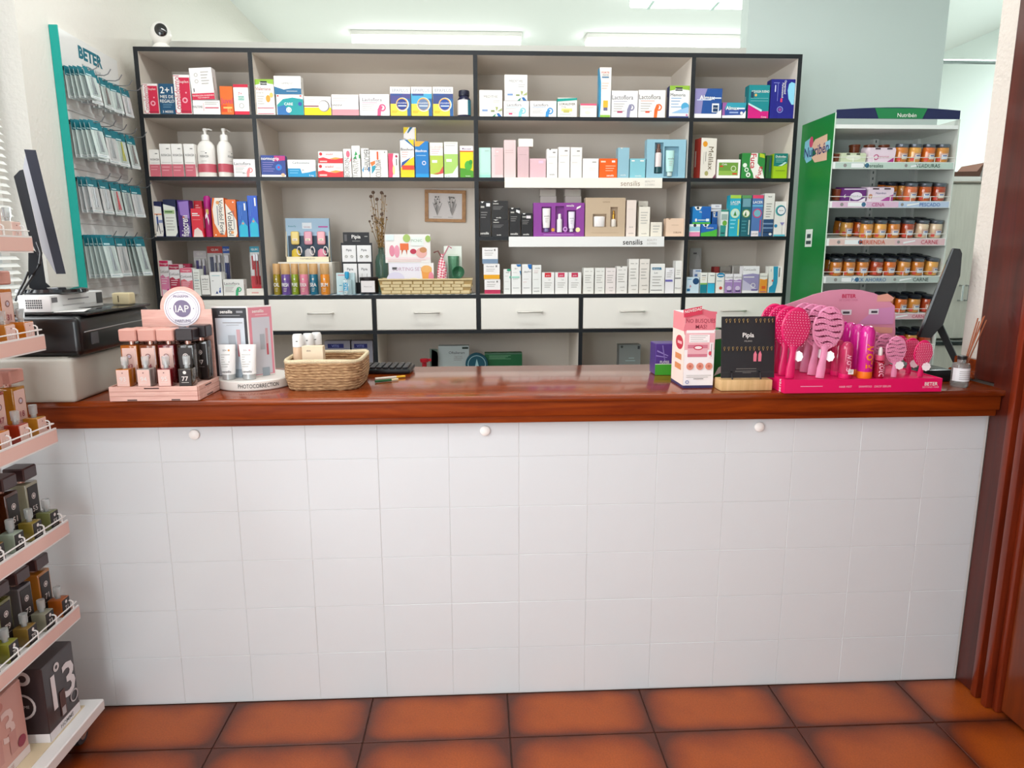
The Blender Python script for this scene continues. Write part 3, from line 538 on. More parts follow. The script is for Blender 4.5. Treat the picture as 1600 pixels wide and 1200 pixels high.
# gift set with recessed bottle and tube
a, b = atY(1009.5, 277, UY + .012), atY(1070, 277, UY + .012); W_ = b.x - a.x; H = atY(1040, 218, UY + .012).z - ZR[2]
def giftset(name, lab, loc, W_, H, dep, colr, windows, group):
    t = thing(name, lab, 'gift set', loc, 0, group)
    q = MB(); bm_ = M(colr, .4); q.box(0, .02, 0, W_, dep, H, bm_)
    xs = sorted(set([0, 1] + [w_[0] for w_ in windows] + [w_[2] for w_ in windows])); zs = sorted(set([0, 1] + [w_[1] for w_ in windows] + [w_[3] for w_ in windows]))
    for i in range(len(xs) - 1):
        for j in range(len(zs) - 1):
            mx_, mz = (xs[i] + xs[i + 1]) / 2, (zs[j] + zs[j + 1]) / 2
            if any(w_[0] < mx_ < w_[2] and w_[1] < mz < w_[3] for w_ in windows): continue
            q.box(xs[i] * W_, 0, zs[j] * H, xs[i + 1] * W_, .02, zs[j + 1] * H, bm_)
    q.build('box', t, smooth=False); return t
def tube_part(t, cx, z0, z1, r, y, colr, capc, name='tube', up=True):
    h = z1 - z0; q = MB()
    n = 16; vs = []; fs = []
    prof = [(0, .55, .55), (.16, .55, .55), (.17, .8, .8), (.5, .95, .6), (1, 1, .08)]
    for (tt, ax, ay) in prof:
        for k in range(n):
            an = 2 * PI * k / n; vs.append((cx + r * ax * math.cos(an), y + r * ay * math.sin(an), z0 + tt * h))
    for i in range(len(prof) - 1):
        for k in range(n): fs.append((i * n + k, i * n + (k + 1) % n, (i + 1) * n + (k + 1) % n, (i + 1) * n + k))
    fs.append(tuple(range(n - 1, -1, -1))); o_ = (len(prof) - 1) * n; fs.append(tuple(range(o_, o_ + n)))
    q.add(vs, fs, colr); q.art((cx - r * .7, y - r * .82, z0 + .25 * h), (r * 1.4, 0, 0), (0, 0, h * .6), [('T', .5, .7, .12, 'sensilis', G2), lines(G3, .2, .8, .5, 3, .12)])
    tb = q.build(name, t); MB().lathe([(r * .58, 0), (r * .58, h * .16)], capc, 16, cx=cx, cy=y, cz=z0).build('cap', tb); return tb
t = giftset('gift_set', 'light blue gift set box with a serum bottle and an aqua tube in cut-outs', (a.x, UY + .012, ZR[2] + .0006), W_, H, .05, '#93bfd0', [(.2, .12, .42, .92), (.45, .04, .82, .82)], None)
q = MB(); q.lathe([(.0165, 0), (.0165, .042), (.0165, .09), (.012, .095)], M('#e6d8d6', .3), 18, cx=.31 * W_, cy=.012, cz=H * .14)
bt = q.build('serum_bottle', t); MB().lathe([(.0168, 0), (.0168, .028)], M('#1d4a50', .3), 18, cx=.31 * W_, cy=.012, cz=H * .14).build('glass_foot', bt)
MB().lathe([(.013, 0), (.013, .016), (.009, .018), (.009, .04)], M('#6a4a40', .3), 16, cx=.31 * W_, cy=.012, cz=H * .14 + .095).build('cap', bt)
tube_part(t, .6 * W_, H * .05, H * .72, .021, .003, M('#b9e2dc', .3), M('#c8dcd8', .3))
# --- second shelf, rightmost bay
c(2, 1092, 1119, 216, '#f3ebdf', 'tall cream carton with dark red flank and orange flower', [('E', .25, .85, .15, .07, '#f0a12a'), ('T', .66, .5, .15, 'Melilax', '#7a6a52', -90), Rr(.3, .42, .33, .66, G2), Rr(.18, .35, .2, .65, G3), ('E', .4, .12, .12, .06, '#b8b070'), ('P', [(.8, 0), (1, 0), (1, .12)], '#7a4a5a')], side='#8e2b22', rz=R(14), dep=.06)
c(2, 1120, 1156, 249.5, '#f4f1ec', 'white bordered carton with green landscape panel', [Rr(.06, .16, .9, .84, '#6f9c3a'), Rr(.06, .16, .9, .4, '#93b84e'), ('T', .3, .75, .1, 'Cinfa', WHITE, 0, .01), Rr(.1, .6, .24, .68, '#d8452a'), ('O', .7, .52, .12, .04, '#cfdcb0'), Rr(.66, .2, .86, .28, '#d8452a')])
c(2, 1157.5, 1194, 239.5, '#2f8a3e', 'green carton with white wave and red vertical lettering', [('P', [(.4, 1), (.68, 1), (.68, .6), (.9, .35), (1, 0), (.55, 0), (.5, .2), (.36, .45), (.35, .8)], '#f2eee6'), ('T', .5, .68, .24, 'Fuca', '#c8283a', -90, .03), ('T', .76, .25, .2, 'Fuca', '#c8283a', 80, .03), ('D', .14, .52, .09, '#e8f2e2'), ('D', .22, .34, .09, '#e8f2e2'), ('D', .3, .14, .1, '#e8f2e2'), ('D', .22, .34, .05, '#2f8a3e'), ('P', [(.25, .1), (.35, .1), (.3, .2)], '#333a33'), ('P', [(.75, .85), (.98, .8), (.95, .95), (.75, 1)], '#b8cc2a')], side='#1d5a2c', dep=.04)
c(2, 1195.5, 1205, 243, '#1f5c30', 'narrow dark green carton edge between two green cartons', [Rr(.2, .05, .3, .95, '#3d7a3a'), Rr(.6, .3, .8, .9, '#2f4a6a')], Y=UY + .03)
c(2, 1207.5, 1229, 240, '#a3c71a', 'teal topped lime green carton, right end', [('P', [(0, .5), (.4, .48), (.7, .52), (1, .62), (1, 1), (0, 1)], '#0f7a70'), ('T', .5, .88, .09, 'Dulcolax', WHITE, 0, .03), lines('#8fd0c4', .15, .85, .77, 3, .06), ('P', [(.3, .5), (.6, .5), (.95, .64), (.8, .66), (.55, .56)], '#cfeadf'), Rr(.15, .3, .85, .32, '#6a8a2a')])
# --- third shelf, leftmost bay
c(3, 239, 257, 315, '#1c1f4c', 'navy carton with walking figure panel, left end', [('P', [(0, .02), (.88, .02), (.98, .15), (.9, .85), (0, .88)], '#eeeae4'), Rr(0, .62, .9, .66, '#e8a078'), Rr(.45, .4, .95, .48, '#8f98c0'), Rr(.2, .38, .42, .58, '#2c4a8c'), ('D', .3, .62, .09, '#2a2f4a'), ('P', [(.22, .38), (.1, .15), (.2, .15), (.32, .36), (.55, .08), (.62, .1), (.42, .38)], '#30344c'), ('O', .8, .16, .1, .04, G1)])
c(3, 259, 279, 312, '#182048', 'navy carton with pale green panel', [('P', [(.05, .02), (.8, .02), (.98, .12), (.92, .8), (0, .88)], '#eaece2'), Rr(.05, .62, .85, .72, '#a9c48a'), Rr(.1, .66, .7, .69, '#3f6a3a'), lines(G3, .15, .8, .5, 5, .08)])
c(3, 281, 299.5, 313, '#4a2578', 'purple carton with vertical lettering', [('P', [(.2, .6), (.95, .5), (.95, .98), (.1, .95)], '#9a78c4'), ('T', .48, .3, .2, 'fisiocrem', WHITE, 90, .03), Rr(.8, .1, .88, .3, '#cfc0e4'), ('P', [(.3, .5), (.45, .58), (.6, .5), (.45, .53)], '#c0402a')])
c(3, 301, 319, 326, '#e0283c', 'red and white carton', [('P', [(.1, 0), (.95, 0), (.85, .2), (.5, .33), (.2, .25)], '#f4ded8'), Rr(.1, .8, .6, .84, WHITE), Rr(.1, .74, .75, .77, WHITE), Rr(.1, .6, .8, .61, '#f4a0a0')])
c(3, 306.5, 319.5, 314, '#d3202f', 'taller red carton behind the red and white one', [Rr(.2, .86, .6, .89, '#f4a0a0'), Rr(.2, .8, .8, .83, '#f4a0a0')], Y=UY + .07)
p0, p1 = atY(320.5, 369, UY + .02), atY(331.5, 369, UY + .02); r = (p1.x - p0.x) / 2
t = thing('spray_tube', 'round magenta spray tube on the third shelf, leftmost bay', 'tube', ((p0.x + p1.x) / 2, UY + .02 + r, ZR[3] + .0006))
H = atY(325, 306, UY + .03).z - ZR[3]
MB().lathe([(r * .9, 0), (r, .004), (r, H * .72)], M('#b3246c', .3), 20).build('body', t)
MB().lathe([(r * .97, H * .72), (r * 1.0, H * .74), (r * .97, H * .95), (r * .6, H)], M('#b01f7e', .35), 20).build('cap', t)
q = MB(); q.art((-r * .6, -r * 1.0, H * .1), (r * 1.2, 0, 0), (0, 0, H * .6), [Rr(.3, .75, .95, .95, '#d8b860'), ('P', [(.1, .55), (.5, .65), (.8, .3), (.9, .5), (.5, .85), (.1, .7)], '#f4e6ec')]); q.build('label', t)
vol = lambda s: [('P', [(0, .72), (.12, 1), (0, 1)], '#3a3a78'), ('P', [(.3 if s else .1, 1), (.95, 1), (.97, .2), (.85, .05), (.5, .1), (.15, .35), (.08, .7)], '#f4ece0'), ('T', .72, .5, .11, 'Voltadol Forte', '#555', -90, .02), Rr(.42, .3, .47, .8, '#4a5a80'), ('D', .5, .88, .13, '#e8a060'), ('D', .2, .05, .05, WHITE)]
c(3, 333.5, 354.5, 309.5, '#e56a1e', 'tall orange carton with white oval and blue corner', vol(1))
c(3, 355.5, 372, 312, '#e87028', 'second orange carton with white oval', [('P', [(0, .9), (.5, .7), (.95, .45), (.97, .1), (.8, 0), (0, 0)], '#f4ece0'), ('T', .4, .36, .14, 'Voltadol', '#555', -90, .02), Rr(.7, .2, .75, .7, '#4a5a80'), ('D', .5, .12, .15, '#e8a060'), ('D', .75, .93, .07, WHITE)])
band = lambda: [('P', [(.1, 0), (.95, 0), (.95, .3), (.7, .38), (.5, .48), (.3, .36), (.1, .3)], '#2db8d6'), ('D', .5, .38, .12, '#c89a90'), Rr(.7, .75, .85, .95, WHITE), Rr(.2, .5, .28, .9, '#4f7fd0'), Rr(.4, .6, .45, .9, '#4f7fd0')]
c(3, 373.5, 389, 315, '#1f5fb8', 'shorter blue carton with cyan foot', band())
c(3, 390, 405.5, 306, '#2358c4', 'taller blue carton with cyan foot, right end', band())
# --- fourth shelf, leftmost bay
cum = lambda c1, c2: [Rr(0, .84, 1, 1, c1), ('T', .5, .92, .06, 'Neusgyn', WHITE), ('T', .5, .7, .09, 'CumLaude', G1), ('P', [(0, 0), (1, 0), (1, .56), (.6, .52), (.3, .6), (0, .56)], c2), lines('#f4dce4', .1, .8, .48, 3, .07), ('P', [(.1, 0), (1, 0), (1, .15), (.1, .18)], '#f2e4ea'), ('E', .78, .15, .13, .05, '#c8389a')]
c(4, 249.5, 267, 407.5, '#f4eef0', 'tall pink and white carton with crimson top, left end', cum('#cf2458', '#e487ae'))
c(4, 267.5, 283.5, 413.5, '#f4eef0', 'crimson and white carton', cum('#a81c44', '#b8324e'))
c(4, 284.5, 303, 419, '#f4eef0', 'coral pink and white carton', cum('#e46480', '#e2727c'))
c(4, 270, 301, 412.5, '#b01f48', 'dark crimson carton standing behind the pink ones', [('T', .5, .93, .04, 'CumLaude lab', WHITE)], Y=UY + .07, dep=.03)
c(4, 304, 314.5, 421, '#eef0ea', 'narrow white carton with pale blue lines', [Rr(.15, .55, .85, .6, '#9cc4cc'), lines(G3, .15, .85, .85, 7, .1)])
c(4, 315.5, 329, 430.5, '#f1efea', 'short white carton with grey lettering', [('T', .5, .82, .12, 'arko', G2), lines(G3, .15, .85, .65, 4, .12), Rr(0, 0, 1, .05, G2)])
c(4, 330, 348.5, 425.5, '#f5f5f3', 'white carton with three dark blue triangles', [Rr(.15, .84, .85, .86, '#7cc0c8'), ('P', [(.4, .08), (.62, .08), (.52, .2)], '#1f3f84'), ('P', [(.7, .12), (.85, .12), (.85, .25), (.72, .22)], '#1f4fa0'), ('P', [(.72, .26), (.85, .26), (.84, .36)], '#2a5fae'), Rr(.15, .62, .3, .64, G1)])
c(4, 350, 382, 437, '#f3f1ec', 'white carton with green looped figure', lacto('#3fb47c'))
a = c(4, 385.5, 412.5, 451.5, '#efe9de', 'low white carton lying under the red toothbrush pack', [Rr(.3, .3, .7, .5, '#e4a8a0')], dep=.09)
def brushpack(x0, x1, yt, top, bar, Y, z0, lab):
    a_, b_ = atY(x0, 440, Y), atY(x1, 440, Y); W_ = b_.x - a_.x; H = atY((x0 + x1) / 2, yt, Y).z - z0
    t = thing('toothbrush_pack', lab, 'toothbrush', (a_.x, Y, z0), 0, 'toothbrush packs on the fourth shelf')
    q = MB(); q.prism([(0, 0), (W_, 0), (W_, H), (0, H)], .002, M('#d9d6d4', .4)); q.art((0, 0, 0), (W_, 0, 0), (0, 0, H), [Rr(0, .86, 1, 1, top), ('T', .5, .93, .05, 'GUM', WHITE, 0, .02), Rr(.15, .45, .4, .78, bar), Rr(0, 0, 1, .3, '#e0b15a' if top != '#2a8aa0' else '#c52230')]); q.build('card', t)
    for k in range(2):
        x = W_ * (.55 + .28 * k); q = MB(); q.tube([(x, -.008, .02), (x, -.012, H * .3), (x, -.009, H * .6), (x, -.008, H * .72)], .005, M(bar, .35), 8, r2=.003)
        br = q.build('toothbrush', t); MB().bbox(x - .005, -.02, H * .66, x + .005, -.011, H * .82, M('#e8e6ec', .6), .001).build('bristles', br)
    MB().bbox(.002, -.024, H * .05, W_ - .002, -.0005, H * .84, M('#f2f6f6', .08, trans=.9, alpha=.25, ior=1.1), .004).build('blister', t)
brushpack(306, 326, 392, '#cfc9cb', '#54488c', UY + .14, ZR[4] + .0008, 'clear toothbrush pack with violet brush, leftmost of the packs')
brushpack(327.5, 351, 385, '#c33a36', '#5a5f7a', UY + .14, ZR[4] + .0008, 'toothbrush pack with red header between violet and blue packs')
brushpack(352, 362, 385, '#2456b0', '#39427c', UY + .13, ZR[4] + .0008, 'narrow toothbrush pack with blue header')
brushpack(393.5, 408, 385, '#2a8aa0', '#b02a30', UY + .045, a['top_z'], 'red toothbrush pack with teal header standing on a low white carton')
# --- third shelf, wide right bay
blk = lambda: [('P', [(.1, 1), (.22, .95), (.4, 1)], WHITE), Rr(.08, .82, .42, .87, '#b9b5ae'), lines('#8b8886', .08, .7, .68, 3, .07), ('T', .42, .1, .07, 'sensilis', WHITE, 0, .02)]
c(3, 750, 767, 315, '#211f20', 'tall black carton with small white tag, left end', blk() + [Rr(.6, .86, .95, .95, '#eee')])
a = c(3, 768.5, 795, 343.5, '#211f20', 'squarish black carton, lower of two', blk())
c(3, 768.5, 794, 314, '#252322', 'squarish black carton, upper of two', blk(), on=a)
c(3, 796.5, 813, 325, '#1f1e1f', 'middle height black carton with tilted white tag', blk() + [('P', [(.6, .86), (.95, .8), (.97, .9), (.62, .94)], '#eee')])
c(3, 814.5, 832, 333.5, '#1f1e1f', 'shortest black carton beside the purple gift set', blk() + [Rr(.45, .78, .85, .9, '#e9e0e2')])
PZ = ZR[3]
a, b = atY(833.5, 368, UY + .012), atY(912.5, 368, UY + .012); H = atY(870, 317, UY + .012).z - PZ; W_ = b.x - a.x
t = giftset('gift_set', 'purple gift set box with two tubes and a pump bottle in cut-outs', (a.x, UY + .012, PZ + .0006), W_, H, .05, '#8d3f97', [(.16, .12, .35, .88), (.43, .12, .6, .9), (.66, .12, .84, .78)], None)
q = MB(); q.art((0, 0, 0), (W_, 0, 0), (0, 0, H), [('T', .72, .92, .06, 'sensilis', WHITE, 0, .02), ('D', .385, .2, .035, '#d89a3a'), ('O', .625, .22, .045, .02, '#d3a2dc'), ('D', .875, .2, .045, '#efe6a8'), Rr(.2, .05, .8, .06, '#cfa0d8'), ('P', [(.84, .8), (.92, .86), (.93, .92), (.85, .87)], WHITE)]); q.build('print', t)
tube_part(t, .255 * W_, H * .14, H * .84, .02, .006, M('#ece6e2', .3), M('#7a6f9a', .3))
q = MB(); q.lathe([(.013, 0), (.013, .06), (.008, .064), (.008, .085), (.005, .088)], M('#e9e4e6', .3), 16, cx=.515 * W_, cy=.008, cz=H * .13); q.build('pump_bottle', t)
tube_part(t, .75 * W_, H * .14, H * .74, .016, .006, M('#e9e2ee', .3), M('#d8d0de', .3))
for k, x in enumerate((844, 882.5)):
    nm = ('left', 'right')[k]
    a = c(3, x, x + 25, 307, '#efe4dc', 'lower plain beige box behind the purple set, %s stack' % nm, [], Y=UY + .16)
    c(3, x - 1, x + 24, 296, '#e9e2d4', 'upper plain beige box behind the purple set, %s stack' % nm, [], Y=UY + .16, on=a)
a, b = atY(914, 368, UY + .012), atY(976, 368, UY + .012); H = atY(945, 309, UY + .012).z - PZ; W_ = b.x - a.x
t = giftset('gift_set', 'beige gift set box with white cream jar and gold dropper bottle', (a.x, UY + .012, PZ + .0006), W_, H, .05, '#c4ad92', [(.19, .25, .53, .58), (.63, .25, .81, .76)], None)
q = MB(); q.art((0, 0, 0), (W_, 0, 0), (0, 0, H), [('T', .52, .89, .035, 'SUPREME', '#9a856c'), Rr(.15, .09, .85, .095, '#9a856c')]); q.build('print', t)
q = MB(); q.lathe([(.026, 0), (.028, .004), (.028, .024), (.0285, .026), (.0285, .046), (.026, .049)], M('#efe9e6', .3), 24, cx=.36 * W_, cy=.012, cz=H * .255, sy=.55); q.build('cream_jar', t)
q = MB(); q.lathe([(.0125, 0), (.0135, .003), (.0135, .032), (.007, .037)], M('#e6dcd0', .25), 18, cx=.72 * W_, cy=.012, cz=H * .255); db = q.build('dropper_bottle', t)
MB().lathe([(.007, 0), (.007, .022), (.004, .026), (.0045, .038), (.003, .041)], M('#b98a3c', .25, .9), 16, cx=.72 * W_, cy=.012, cz=H * .255 + .037).build('dropper_cap', db)
c(3, 978, 993, 313, '#ecdcd2', 'tall pinkish beige carton beside the beige gift set', [('T', .5, .26, .04, '3 0 0', G2), ('T', .5, .09, .04, 'sensilis', G1), Rr(.1, .75, .7, .755, G3)])
c(3, 996, 1011, 314.5, '#ece6da', 'tall beige carton standing behind the shorter ivory one', [Rr(.2, .85, .5, .87, G3)], Y=UY + .075)
c(3, 997.5, 1014.5, 323.5, '#ece5d8', 'ivory carton with grey lettering', [('T', .5, .1, .05, 'sensilis', G1), lines(G3, .15, .8, .8, 5, .09)])
c(3, 1016, 1034, 347.5, '#eae2d4', 'low ivory carton', [lines(G3, .2, .8, .7, 3, .2)])
c(3, 1040, 1068.5, 341.5, '#ebcdb4', 'square peach carton, right end', [('T', .65, .22, .09, 'SUBLIME', '#8a6a50'), Rr(.3, .62, .7, .64, '#c0a086'), ('P', [(.1, 1), (.18, .93), (.28, 1)], '#8a6a50')])
# --- third shelf, rightmost bay
heart = [('P', [(.08, 1), (.5, 1), (.4, .8), (.2, .8)], '#f2f2f0'), ('D', .28, .92, .07, '#2c3440')]
a1 = c(3, 1076.5, 1093.5, 350.5, '#9ccbdd', 'small light blue and pink carton, left end', [Rr(0, .8, 1, 1, '#eef2f2'), ('D', .5, .9, .14, '#2c3440'), Rr(0, 0, 1, .35, '#e58ab0'), Rr(0, .35, 1, .42, WHITE)])
a2 = c(3, 1094.5, 1120, 350.5, '#2264b4', 'small blue carton with green corner', heart + [('T', .55, .7, .12, 'blueGum', WHITE, 0, .02), ('P', [(0, 0), (1, 0), (1, .6), (.7, .45), (0, .28)], '#4cb23c')])
c(3, 1080.5, 1109, 323, '#1f7fc4', 'large blue carton with white drop standing on two small ones', heart + [('T', .6, .7, .09, 'blueTears', WHITE, 0, .02), Rr(.5, .3, 1, .98, '#1d5fb0'), Rr(0, 0, 1, .1, '#4cb23c'), ('E', .2, .22, .06, .09, WHITE), Rr(.3, .2, .8, .24, WHITE), Rr(.75, .15, .92, .3, '#e8f0f4')], on=a1, Y=UY + .014)
a = c(3, 1111, 1122, 331, '#2a6fc0', 'narrow upright blue carton with white corner', heart + [Rr(.2, .78, .9, .81, WHITE), Rr(0, 0, 1, .3, '#1f58a8')], Y=UY + .075)
c(3, 1109, 1125, 319.5, '#f0eef0', 'small white box lying on the narrow blue carton', [Rr(0, .35, 1, .42, '#3a3a40'), Rr(.4, .6, .8, .85, '#c8c4cc')], on=a, Y=UY + .07)
c(3, 1124.5, 1136.5, 328, '#dfe6e0', 'teal and white carton with green leaf', [Rr(0, .93, 1, 1, '#2f8a78'), Rr(.1, .62, .9, .84, '#9fb4ae'), ('E', .55, .5, .3, .1, '#6aa83c'), ('P', [(0, 0), (.7, 0), (.75, .4), (0, .42)], '#2c8f86'), Rr(.1, .1, .6, .14, '#123f4a')])
c(3, 1138, 1155, 305, '#27aac4', 'turquoise carton with lime top and leaf circle', [Rr(0, .92, 1, 1, '#a9cf4a'), ('T', .5, .83, .06, 'LACER', WHITE, 0, .03), ('T', .4, .78, .04, 'xerolacer', WHITE), ('D', .5, .56, .42, '#dbe8a0'), ('D', .5, .56, .36, '#c4e2dc'), ('P', [(.35, .5), (.65, .5), (.5, .62)], '#3c8a3c'), Rr(.8, .02, .92, .42, '#cfdc6a'), lines('#8fe0ee', .1, .6, .38, 3, .09)])
c(3, 1156, 1171.5, 305.5, '#1d6470', 'dark teal carton with green top and leaf circle', [Rr(0, .93, 1, 1, '#5f9a5c'), ('T', .5, .83, .06, 'LACER', '#2a2f44', 0, .03), Rr(.1, .72, .9, .92, '#6f9fae'), ('D', .5, .56, .42, '#6e9440'), ('D', .5, .56, .33, '#f0eee0'), ('P', [(.3, .5), (.55, .5), (.45, .62)], '#3c7a3c'), Rr(.8, .04, .9, .4, '#e8ece0'), lines('#4f9aa4', .1, .6, .36, 4, .08)])
c(3, 1172.5, 1189.5, 305, '#5379b4', 'blue carton with pink top and pink circle', [Rr(0, .92, 1, 1, '#e0486c'), ('T', .5, .83, .06, 'LACER', WHITE, 0, .03), Rr(0, .72, 1, .76, '#64b4d8'), ('D', .5, .56, .42, '#d0487c'), ('D', .5, .56, .32, '#7ab4c4'), Rr(.78, .1, .88, .4, '#d83a5c'), Rr(.02, 0, .7, .13, '#eee4ea'), ('T', .36, .06, .04, 'LACER', G2)])
c(3, 1191, 1207, 302.5, '#ebe6e0', 'tallest white carton with navy wavy lower part', [('T', .55, .93, .035, 'lacer', '#222', 0, .02), lines(G1, .2, .75, .75, 6, .06), Rr(0, 0, 1, .4, '#2b4b74'), Rr(0, .28, 1, .31, '#7f9cc0'), Rr(0, .18, 1, .21, '#7f9cc0'), Rr(0, .08, 1, .1, '#16284a'), ('E', .75, .05, .15, .03, WHITE)])
c(3, 1208, 1226, 315, '#eee9e4', 'cream carton with teal ringed white circle, right end', [('D', .5, .74, .46, '#4fb0a8'), ('D', .55, .74, .4, '#2c5f88'), ('D', .55, .74, .33, '#f1eef0'), ('T', .55, .74, .04, 'ISDIN', G2), ('D', .15, .3, .14, '#2b8ab8'), ('P', [(.5, .4), (.9, .4), (.72, .3)], '#8d86b8'), Rr(.7, .05, .73, .32, G3), Rr(0, 0, 1, .05, '#58b8c8')])
# --- fourth shelf, wide right bay
st = lambda cc: [Rr(0, .02, 1, .3, cc), ('T', .4, .85, .1, 'Germinal', G2, 0, .01), lines(G3, .15, .7, .65, 2, .12), Rr(.75, .8, .85, .92, G1)]
a = c(4, 757, 782, 437, '#f4efec', 'white carton with crimson band, bottom of the stack', st('#bf2c56'))
a = c(4, 756, 781, 412.8, '#f4efec', 'white carton with amber band, middle of the stack', st('#f0ab18'), on=a)
c(4, 754, 778.5, 387.3, '#f1eeec', 'white carton with grey blue band, top of the stack', st('#7c93ac'), on=a)
ws = lambda ex=[], t_='': [Rr(.15, .72, .6, .73, G3), Rr(.15, .5, .7, .51, G3), Rr(.15, .2, .8, .21, G2)] + ([('T', .5, .1, .05, t_, G2)] if t_ else []) + ex
c(4, 787, 798, 421, '#edefea', 'narrow white carton with mint arch', ws([('E', .75, .97, .3, .05, '#2f9a74'), Rr(.3, .86, .8, .88, G1), ('E', .95, .68, .15, .05, '#7cc4ac')]))
c(4, 799, 814, 413.3, '#f1f0ec', 'white carton with blue corner and mint band', ws([('P', [(.5, 1), (1, 1), (1, .93), (.65, .92)], '#2d74b4'), Rr(.05, .54, .85, .6, '#a6dcc8'), ('P', [(.85, .78), (1, .78), (1, .62)], '#2d84b8'), ('T', .5, .86, .045, 'Be+', G2)]))
c(4, 815.5, 830.5, 413.3, '#f1efec', 'white carton with blue drop at its corner', ws([('P', [(.6, 1), (1, 1), (1, .85), (.8, .84), (.65, .9)], '#2271ba'), ('T', .6, .76, .045, 'Bexident', G2), Rr(.1, .4, .5, .41, '#d8a8a0')]))
c(4, 831.5, 845.5, 414.5, '#efefea', 'white carton with thin pink lines', ws([('T', .6, .9, .045, 'sensilis', G2), lines('#e3c4c0', .2, .7, .8, 2, .05)], 'sensilis'))
for x0, x1, cc, nm in ((846.5, 866, '#d2202e', 'scarlet'), (867, 887, '#d03a5c', 'rose red'), (888, 908, '#c92c54', 'crimson')):
    c(4, x0, x1, 426, '#f2f0ec', 'short white carton with %s tag at the top' % nm, [Rr(.22, .78, .74, .99, cc), ('T', .48, .87, .06, 'gratis', WHITE, 0, .01), ('T', .6, .66, .05, 'Leti', G2), lines(G3, .2, .8, .5, 3, .1)])
for x0, x1, yt, cc, lab in ((911, 927.5, 419, '#efede6', 'first white carton right of the tagged ones'), (929, 944.5, 419, '#efede6', 'second white carton right of the tagged ones'), (945.5, 961.5, 419, '#f0e6e2', 'pinkish white carton'), (962.5, 979.5, 416.5, '#f0ece6', 'white carton with dark notch, left of the two tallest'), (981.5, 997, 405, '#efebe4', 'left of the two tallest white cartons'), (998, 1013.5, 405, '#ece5dc', 'right of the two tallest white cartons')):
    c(4, x0, x1, yt, cc, lab, [Rr(.15, .86, .5, .88, G3), Rr(.65, .86, .85, .88, G3), lines(G3, .15, .75, .7, 4, .09), ('T', .55, .24, .045, 'sensilis', G1), ('T', .55, .12, .04, 'ritual', '#8a7f74')] + ([('P', [(.3, 1), (.42, .96), (.54, 1)], '#3a3632')] if 'notch' in lab else []))
c(4, 1015, 1037.5, 412.5, '#f1efea', 'white carton with blue green banner', [('P', [(.12, .8), (.78, .8), (.74, .88), (.12, .88)], '#1f6f92'), ('T', .42, .84, .045, 'REGALO', WHITE), ('T', .38, .7, .06, 'Leti', G2), lines(G3, .15, .8, .55, 4, .1), Rr(.05, .1, .85, .12, G2)])
c(4, 1038.5, 1052.5, 419, '#f1eef0', 'white carton with lilac banner', [('P', [(0, .46), (.85, .46), (.8, .54), (0, .54)], '#6a64b0'), ('T', .6, .9, .05, 'Leti', G2), lines(G3, .15, .8, .8, 3, .08)])
c(4, 1053.5, 1065, 407.8, '#efede8', 'narrow white carton, right end', [Rr(0, .45, .9, .48, G2), ('T', .5, .16, .05, 'Rilastil', G1), lines(G3, .2, .8, .7, 3, .06)])
# --- fourth shelf, rightmost bay
c(4, 1071.5, 1091.5, 433.5, '#cfe2ee', 'pale blue carton, left end', [('D', .75, .75, .25, '#1e4a78'), Rr(.1, .85, .4, .9, '#7cb0d0'), Rr(.05, .12, .3, .28, '#2a6f9e'), ('P', [(.25, .35), (.4, .4), (.3, .55)], '#c88a9a')])
c(4, 1081, 1094.5, 421.3, '#dfe4f2', 'taller pale lilac carton behind the pale blue one', [Rr(.3, .92, .9, .96, '#4f7ab0'), Rr(.2, .7, .6, .8, '#5a7ab0')], Y=UY + .075)
c(4, 1093, 1104, 426.5, '#f0efe8', 'white carton with green stripe and teal foot', [Rr(0, 0, 1, .42, '#14808f'), Rr(0, .42, 1, .5, '#86b85c'), Rr(.2, .85, .8, .88, G2), lines('#dcc8a8', .2, .8, .75, 2, .1)])
c(4, 1104.7, 1116, 426.5, '#efefe8', 'white carton with cyan foot', [Rr(0, 0, 1, .46, '#34b8dc'), Rr(0, .46, 1, .5, '#4a8aa4'), Rr(.3, .85, .9, .88, G2)])
c(4, 1117.7, 1130.5, 427, '#f2efe8', 'white carton with blue oval cap and red dot', [('E', .55, .9, .48, .12, '#1f86b4'), Rr(.2, .87, .9, .91, WHITE), Rr(.1, .6, .7, .62, '#3a8a9a'), ('D', .6, .25, .2, '#d0503c')])
lil = lambda: [('T', .5, .84, .1, 'CumLaude', G1), ('P', [(0, 0), (1, 0), (1, .7), (.7, .72), (.3, .66), (0, .7)], '#a988c0'), Rr(.05, .58, .9, .62, '#e8dcf0'), ('E', .55, .25, .3, .12, '#d9c8e2'), Rr(.3, .06, .9, .14, '#4f3d6e')]
c(4, 1131.5, 1144, 428.5, '#f2eef2', 'first small lilac carton', lil())
c(4, 1144.7, 1157.5, 428.5, '#f2eef2', 'second small lilac carton, beside the big one', lil())
c(4, 1159, 1184.5, 416.3, '#f1eef0', 'big lilac and white carton', [('T', .4, .88, .08, 'CumLaude', G1), ('P', [(0, .1), (1, .1), (1, .7), (.6, .73), (0, .68)], '#9c92bc'), Rr(.05, .58, .7, .61, WHITE), ('P', [(0, .1), (1, .1), (0, .5)], '#c9c2da'), Rr(.55, .08, .95, .14, '#6f5f98'), ('O', .65, .28, .14, .03, WHITE)])
c(4, 1185.5, 1197.5, 427.5, '#f3efe6', 'orange and white carton', [('T', .5, .87, .09, 'CumLaude', G1), ('P', [(0, 0), (1, 0), (1, .72), (.6, .68), (0, .72)], '#ee9b34'), Rr(.3, .2, .8, .35, '#e0602a'), Rr(.1, .04, .9, .07, '#8a5a9a')])
